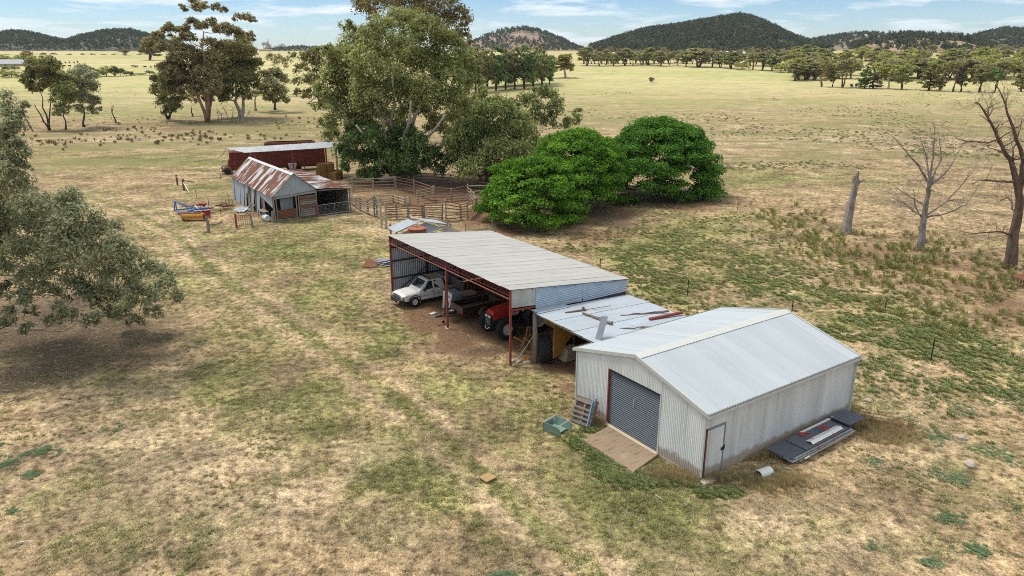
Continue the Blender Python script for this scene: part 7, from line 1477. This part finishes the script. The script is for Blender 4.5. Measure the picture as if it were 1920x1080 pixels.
mb = MB(); bare_branch(mb, Vector((0, 0, 0)), Vector((0, 0, 1)), .2, 3.5, 1, g, .8, .3); bare_branch(mb, Vector((-.3, 0, 0)), Vector((-.6, 0, .8)), .06, 1.6, 2, g, .4, .6); single('dead_stub', mb, BK['dark'], 'small dead stub with side twigs right of the left tree row', 'tree', at(218, 231))
# nearest tree, left edge
nt = [(-10, 190, 26), (15, 225, 26), (0, 265, 36), (25, 250, 24), (35, 280, 20), (30, 310, 28), (20, 350, 34), (10, 335, 32), (-45, 240, 50), (-60, 330, 60), (45, 200, 10), (-30, 400, 50), (62, 395, 36), (112, 382, 34), (25, 420, 42), (150, 415, 36), (80, 440, 48), (190, 440, 34), (130, 465, 46), (40, 480, 40), (215, 475, 38), (170, 505, 44), (255, 490, 30), (100, 510, 34), (230, 525, 38), (290, 510, 26), (195, 555, 36), (265, 555, 32), (310, 545, 24), (335, 560, 13), (150, 545, 26), (235, 585, 22), (285, 585, 16), (110, 575, 14), (60, 585, 12), (5, 465, 30), (205, 585, 14), (320, 520, 14), (0, 545, 20), (40, 555, 24), (85, 545, 26), (20, 590, 18), (130, 590, 20), (60, 520, 30), (175, 600, 20), (95, 605, 16), (50, 615, 14), (250, 600, 16), (5, 610, 18), (-60, 470, 50), (-110, 400, 70), (-130, 300, 60)]
px_tree('near_grey_gum', 'large grey-green gum hanging into the frame at the left edge', (-120, 655), 38.5, rr(nt, 17, 3.2, 1.06), 'gum_grey', .24, 100, 'brown', [(-60, 520, 0), (-80, 400, 1), (-40, 470, -1)], tr=.42, seed=23, hang=.3, core=.34, sub=13, twigs=4, sag=.08, aspect=2.6)
# dead trees at the right
def guided_dead(name, label, base, Y, paths, bark, seed, r0, depth=2):
    b = at(*base); mb = MB(); g = np.random.default_rng(seed)
    for pth in paths:
        pth = [(a, b_, c, r) for a, b_, c, r in pth]
        pts = [atY(px, py, Y+dy)-b for px, py, dy, r in pth]; rs = [r for *_, r in pth]
        if pth[0][:2] == base: pts[0] = Vector((0, 0, -.1))
        # resample a little wobble
        P = []; Rr = []
        for i in range(len(pts)-1):
            for k in range(3): t = k/3; P.append(pts[i].lerp(pts[i+1], t)+Vector(g.normal(size=3))*.04*(k > 0)); Rr.append(rs[i]*(1-t)+rs[i+1]*t)
        P.append(pts[-1]); Rr.append(rs[-1]); mb.tube(P, Rr, 9 if rs[0] > .1 else 6, cap=False)
        for i in range(2, len(P)):
            if Rr[i] < r0*.42:
                for _ in range(1 if g.random() < .4 else 2):
                    d = (P[i]-P[i-1]).normalized()+Vector(g.normal(size=3))*.75; bare_branch(mb, P[i], d, max(.007, Rr[i]*.42), g.uniform(.5, 1.4), depth, g, .15, .6, (1, 3))
    return single(name, mb, BK[bark], label, 'tree', b, smooth=True)
B = (1893, 503)
guided_dead('dead_tree', 'tallest bare dead tree cut by the right edge', B, 55.8, [
 [(1893, 503, 0, .52), (1900, 440, 0, .36), (1912, 380, 0, .30), (1908, 350, 0, .24)],
 [(1908, 350, 0, .26), (1895, 300, 0, .17), (1872, 262, 0, .12), (1852, 220, 0, .08), (1836, 195, 0, .05), (1828, 192, 0, .02)],
 [(1910, 360, 0, .24), (1918, 310, .3, .2), (1935, 240, .4, .12), (1945, 170, .5, .05)],
 [(1918, 300, .3, .16), (1900, 240, .3, .1), (1885, 195, .5, .06), (1868, 160, .5, .03)], [(1872, 262, 0, .08), (1850, 268, -1, .05), (1800, 262, -2, .03), (1790, 255, -2, .012)],
 [(1903, 340, 0, .1), (1870, 340, -1, .07), (1835, 338, -1.5, .04), (1815, 348, -1.5, .015)], [(1900, 440, 0, .1), (1870, 434, -1.2, .06), (1830, 438, -1.8, .035), (1800, 432, -2, .015)], [(1895, 300, 0, .08), (1905, 270, 1, .05), (1915, 225, 1.5, .02)], [(1905, 400, 0, .09), (1890, 370, 1.5, .05), (1872, 378, 2, .02)], [(1852, 220, 0, .05), (1862, 205, 0, .03), (1858, 190, 0, .01)]], 'brown', 41, .6, 3)
B = (1724, 468)
guided_dead('dead_tree', 'smaller bare dead tree with pale base, left of the tallest one', B, 61.7, [
 [(1724, 468, 0, .34), (1732, 410, 0, .24), (1741, 362, 0, .18), (1742, 345, 0, .15)],
 [(1742, 345, 0, .11), (1722, 310, 0, .08), (1700, 285, 0, .05), (1674, 256, 0, .02)], [(1742, 345, 0, .11), (1747, 310, 0, .08), (1752, 262, 0, .05), (1753, 236, 0, .015)], [(1744, 340, 0, .08), (1738, 300, .4, .05), (1724, 252, .5, .02)],
 [(1742, 350, 0, .09), (1775, 322, -.3, .06), (1800, 280, -.4, .03), (1808, 268, -.4, .012)], [(1735, 405, 0, .10), (1775, 378, .3, .07), (1805, 345, .4, .04), (1825, 320, .4, .02), (1840, 300, .4, .01)], [(1735, 408, 0, .09), (1780, 398, -.6, .06), (1810, 385, -.8, .04), (1832, 355, -1, .02)],
 [(1732, 405, 0, .08), (1712, 395, -.3, .06), (1692, 378, -.5, .04), (1668, 368, -.7, .015)], [(1736, 388, 0, .07), (1705, 368, .5, .05), (1680, 352, .6, .03), (1650, 362, .7, .012)], [(1730, 412, 0, .06), (1716, 385, .2, .05), (1712, 352, .2, .015)], [(1743, 343, 0, .07), (1765, 300, .6, .05), (1760, 250, .8, .02)]], 'dead', 42, .45, 3)
mb = MB(); mb.tube([(0, 0, -.2), (.05, 0, .3), (.12, 0, 1.5), (.2, 0, 3.0), (.35, 0, 4.6), (.42, 0, 5.2)], [.62, .5, .42, .36, .30, .2], 11); mb.tube([(.36, 0, 4.7), (.40, 0, 5.4), (.44, 0, 6.0)], [.2, .13, .03], 7); mb.tube([(.3, 0, 4.6), (.75, -.1, 5.05), (1.1, -.1, 5.2)], [.16, .11, .08], 7); mb.tube([(.3, .1, 4.6), (.2, .1, 5.3), (.25, .1, 5.5)], [.14, .08, .02], 6); mb.tube([(-.05, -.2, 0), (-.5, -.4, -.1)], [.25, .1], 7)
g = np.random.default_rng(1); mb.v = [(x+g.normal()*.045, y+g.normal()*.045, z+g.normal()*.06) for x, y, z in mb.v]
single('dead_stump', mb, BK['dead'], 'tall broken grey dead stump left of the bare dead trees', 'stump', at(1584, 437))
# ------------------------------------------------------------------ grass, weeds and ground cover
def keep_out(x, y):
    def loc(ox, oy, th_):
        dx, dy = x-ox, y-oy; c, s = math.cos(th_), math.sin(th_); return dx*c+dy*s, -dx*s+dy*c
    u, v = loc(7.566, 25.248, .597); bad = ((u > -.05)&(u < 10.3)&(v > -.05)&(v < 7.95))|((u > -2.0)&(u < 0)&(v > 1.85)&(v < 5.4)&True)
    u2, v2 = loc(SM[0], SM[1], TM); bad |= (u2 > .5)&(u2 < 8.6)&(v2 > -5.5)&(v2 < 14.9)
    u3, v3 = loc(-24.49, 73.036, .607); bad |= (u3 > .0)&(u3 < 8.3)&(v3 > .1)&(v3 < 15.6)
    return bad
def gmat(name, a, b, c): return leafmat(name, a, b, c, .25, .8)
tuft_dry = tuft_obj('dry_tuft', 16, .22, .12, .022, gmat('dry_grass_blades', (.24,.175,.09), (.44,.345,.20), (.66,.56,.37)), 1, 1.0)
tuft_grn = tuft_obj('green_tuft', 16, .22, .085, .026, gmat('green_grass_blades', (.075,.09,.028), (.185,.195,.065), (.38,.36,.15)), 2, .9)
tuft_tall = tuft_obj('tall_tuft', 26, .45, .55, .03, gmat('tall_dry_blades', (.17,.12,.055), (.36,.27,.13), (.56,.46,.25)), 3, .35)
weed_g = tuft_obj('green_weed', 60, .5, .26, .055, gmat('green_weed_leaves', (.08,.11,.032), (.20,.24,.08), (.37,.39,.16)), 4, .55, True)
weed_b = tuft_obj('blue_weed', 60, .6, .16, .06, gmat('bluish_weed_leaves', (.10,.15,.065), (.19,.265,.13), (.32,.39,.22)), 5, .8, True)
weed_y = tuft_obj('tall_green_weed', 60, .5, .85, .035, gmat('tall_weed_leaves', (.11,.13,.04), (.25,.25,.08), (.44,.40,.16)), 6, .28, True)
weed_p = tuft_obj('paddock_weed', 18, .6, .30, .16, gmat('paddock_weed_leaves', (.10,.12,.045), (.17,.20,.08), (.27,.28,.13)), 9, .7, True)
dock = tuft_obj('brown_dock', 22, .4, .6, .07, gmat('brown_dock_stems', (.085,.05,.028), (.17,.11,.06), (.27,.21,.11)), 7, .35, True)
def field(n, xr, yr, dens, seed, bias=1.0):
    g = np.random.default_rng(seed); y = yr[0]+(yr[1]-yr[0])*g.random(n*2)**bias; x = g.uniform(-1, 1, n*2)*(y*.78+6)
    m = masks(x, y); p = dens(x, y, m); k = (g.random(n*2) < p)&~keep_out(x, y); x, y = x[k][:n], y[k][:n]
    return np.stack([x, y, T0(x, y)-.01+np.clip(1-np.hypot(x, y-45)/110, 0, 1)*((fbm(x, y, 1.4, 41, 3)-.5)*.09-.035)], -1), g
nf = lambda x, y, s, k: fbm(x, y, s, k, 4)
P, g = field(110000, (0, 0), (13, 75), lambda x, y, m: np.clip(.35+m[2]*.6-m[0]*.3-m[1]*.75-m[3]*.4, 0.02, 1)*np.clip((nf(x, y, 2.2, 51)-.36)*4, .1, 1), 1, 1.25); scatter('dry_grass', 'short dry tan grass over the near paddock', P, g.uniform(.35, 1.0, len(P)), tuft_dry)
P, g = field(100000, (0, 0), (13, 80), lambda x, y, m: np.clip(m[0]*1.3-.12, 0, 1)*np.clip((nf(x, y, 1.6, 52)-.36)*4, .08, 1), 2, 1.25); scatter('green_grass', 'short olive green grass patches', P, g.uniform(.5, 1.35, len(P)), tuft_grn)
P, g = field(5000, (0, 0), (14, 60), lambda x, y, m: np.clip(m[2]*.8-.1+(nf(x, y, 5, 57)-.5)*1.5, 0, 1)*np.where(trackdist(x, y) < 4, .05, 1), 23); scatter('straw_tussocks', 'pale dry grass tussocks standing above the short grass', P, g.uniform(.18, .42, len(P)), tuft_tall)
P, g = field(30000, (0, 0), (14, 62), lambda x, y, m: np.clip((nf(x, y, 3.0, 53)-.51)*5, 0, 1)*np.clip(.35+m[2]*.3+m[0]*.35-m[1]*.6, 0, 1)*np.where(trackdist(x, y) < 4.5, .03, 1), 3); scatter('ground_weeds', 'small green weeds spotted over the dry ground', P, g.uniform(.10, .34, len(P)), weed_g)
def blobfield(n, bl, seed, smin, smax, src, name, lab, cl=None, sp=.6):
    g = np.random.default_rng(seed); X = []; Yv = []
    for px, py, rx, ry, w in bl:
        c = at(px, py); a = at(px, py-ry); b = at(px, py+ry*.8); k = c.y/F; m = int(n*w); X.append(c.x+g.normal(size=m)*rx*k*sp); Yv.append(c.y+g.normal(size=m)*(a.y-b.y)/2*sp)
    x = np.concatenate(X); y = np.concatenate(Yv)
    if cl: w = (nf(x, y, cl, seed+60)+.5*(nf(x, y, cl*.3, seed+61)-.5) > .53)|(g.random(len(x)) < .06); x, y = x[w], y[w]
    w = ~keep_out(x, y); x, y = x[w], y[w]
    scatter(name, lab, np.stack([x, y, T0(x, y)-.03], -1), g.uniform(smin, smax, len(x)), src)
blobfield(11000, [(1280, 440, 150, 40, .16), (1180, 480, 80, 35, .08), (1350, 505, 170, 40, .2), (1500, 565, 180, 45, .24), (1700, 640, 190, 50, .22), (1850, 700, 120, 50, .1)], 11, .18, .7, weed_g, 'green_weeds', 'rank green weeds in a band behind the sheds', 2.6, .95)
blobfield(1500, [(1580, 470, 60, 40, .3), (1700, 470, 80, 25, .2), (1830, 520, 90, 40, .3), (1480, 420, 60, 25, .1), (1800, 600, 100, 40, .1)], 12, .35, .95, weed_y, 'tall_weeds', 'tall yellow-green weeds around the dead trees', 2, .9)
blobfield(1500, [(1640, 430, 100, 40, .3), (1570, 500, 80, 40, .2), (1850, 560, 100, 50, .2), (1280, 390, 120, 12, .15), (1330, 490, 100, 40, .15)], 13, .35, .9, tuft_tall, 'tall_dry_grass', 'tall dry stalks around the dead trees', 2, .9)
blobfield(2600, [(1310, 895, 60, 10, .2), (1400, 850, 60, 10, .25), (1480, 815, 50, 8, .2), (1250, 890, 30, 10, .15), (1120, 790, 20, 8, .12), (1660, 810, 50, 22, .25), (1450, 900, 60, 20, .15), (1560, 770, 40, 8, .1)], 14, .25, .6, tuft_tall, 'wall_grass', 'long dry grass along the foot of the steel shed', None)
blobfield(2600, [(1100, 830, 26, 10, .12), (1135, 862, 26, 12, .2), (1180, 898, 30, 10, .2), (1230, 900, 26, 8, .16), (1112, 800, 14, 6, .1), (1300, 905, 20, 8, .05), (1360, 920, 20, 8, .05), (1330, 925, 20, 6, .05), (1140, 890, 22, 8, .08), (1055, 700, 20, 24, .12)], 15, .22, .5, weed_g, 'apron_weeds', 'fresh green weeds round the concrete apron', None, .75)
bl = [(80, 843, 16, 6, .09), (110, 845, 12, 4, .04), (195, 803, 14, 5, .05), (210, 800, 12, 4, .04), (8, 830, 12, 5, .04), (10, 850, 14, 5, .04), (10, 870, 10, 4, .03), (20, 960, 12, 5, .05), (60, 888, 8, 4, .03), (1440, 905, 20, 6, .03), (1640, 1030, 14, 5, .04), (1800, 770, 20, 6, .06), (1850, 740, 60, 14, .2), (1780, 725, 50, 12, .16), (1700, 788, 14, 6, .03), (1765, 820, 22, 8, .07), (1850, 845, 20, 6, .04), (1780, 890, 22, 9, .07), (1900, 860, 14, 6, .03), (1780, 970, 18, 7, .06), (1840, 1030, 18, 6, .05), (1900, 955, 12, 6, .04), (1745, 1055, 14, 6, .04), (1640, 865, 10, 6, .02), (1770, 930, 10, 5, .02), (950, 1075, 20, 6, .05), (1800, 665, 20, 10, .03), (1760, 583, 14, 6, .05), (1400, 560, 40, 16, .05), (1620, 720, 20, 8, .03)]
blobfield(2600, bl, 16, .12, .36, weed_b, 'thistle_weeds', 'bluish green thistle clumps on the dry ground', 1.2, 1.1)
g = np.random.default_rng(33); pts = []
for cx, cy, rx, ry, n in ((170, 262, 160, 12, 40), (420, 258, 140, 10, 45), (560, 230, 60, 12, 22), (250, 245, 60, 6, 18), (90, 275, 40, 10, 12), (330, 262, 90, 10, 30), (640, 285, 60, 12, 10), (480, 290, 90, 10, 12)):
    for _ in range(n): pts.append(at(cx+g.normal()*rx*.6, cy+g.normal()*ry*.6))
scatter('dock_plants', 'dark brown dock plants dotted over the left paddock', np.array([tuple(p) for p in pts]), g.uniform(.8, 1.9, len(pts)), dock)
pts = []
for i in range(7000):
    px = g.uniform(1000, 1920); py = 168+g.random()**1.6*150; p = at(px, py)
    if fbm(p.x, p.y, 30, 5, 3) > .56+.12*g.random(): pts.append(p)
for i in range(700):
    px = g.uniform(0, 640); py = 165+g.random()*80; p = at(px, py)
    if vnoise(p.x, p.y, 18, 6) > .6: pts.append(p)
scatter('paddock_weeds', 'low green weeds spread in drifts across the open paddocks', np.array([tuple(p) for p in pts]), g.uniform(.3, 1.1, len(pts)), weed_p)
# leaf litter and pale chips on the ground
lit = tuft_obj('litter', 10, .5, .03, .06, gmat('litter_chips', (.10,.07,.045), (.30,.23,.15), (.66,.60,.5)), 8, 2.0, True)
P, g = field(5000, (0, 0), (14, 60), lambda x, y, m: np.clip(m[2]*.8-.1+(nf(x, y, 5, 57)-.5)*1.5, 0, 1)*np.where(trackdist(x, y) < 4, .05, 1), 23); scatter('straw_tussocks', 'pale dry grass tussocks standing above the short grass', P, g.uniform(.18, .42, len(P)), tuft_tall)
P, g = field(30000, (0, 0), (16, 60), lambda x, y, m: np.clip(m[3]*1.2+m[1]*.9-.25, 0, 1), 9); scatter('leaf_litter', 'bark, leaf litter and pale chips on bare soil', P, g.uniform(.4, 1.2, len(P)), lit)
# ------------------------------------------------------------------ air
def build_haze():
    m = bpy.data.materials.new('haze'); m.use_nodes = True; t = m.node_tree
    for n in list(t.nodes): t.nodes.remove(n)
    o = t.nodes.new('ShaderNodeOutputMaterial'); v = t.nodes.new('ShaderNodeVolumePrincipled'); v.inputs['Color'].default_value = (.80, .88, 1, 1); v.inputs['Density'].default_value = .000055; v.inputs['Anisotropy'].default_value = .2
    t.links.new(v.outputs[0], o.inputs['Volume'])
    h = single('haze', MB().box(-9500, 9500, -3200, 9300, -3, 190), m, 'thin pale blue summer haze over the plain', None, kind='stuff')
build_haze()
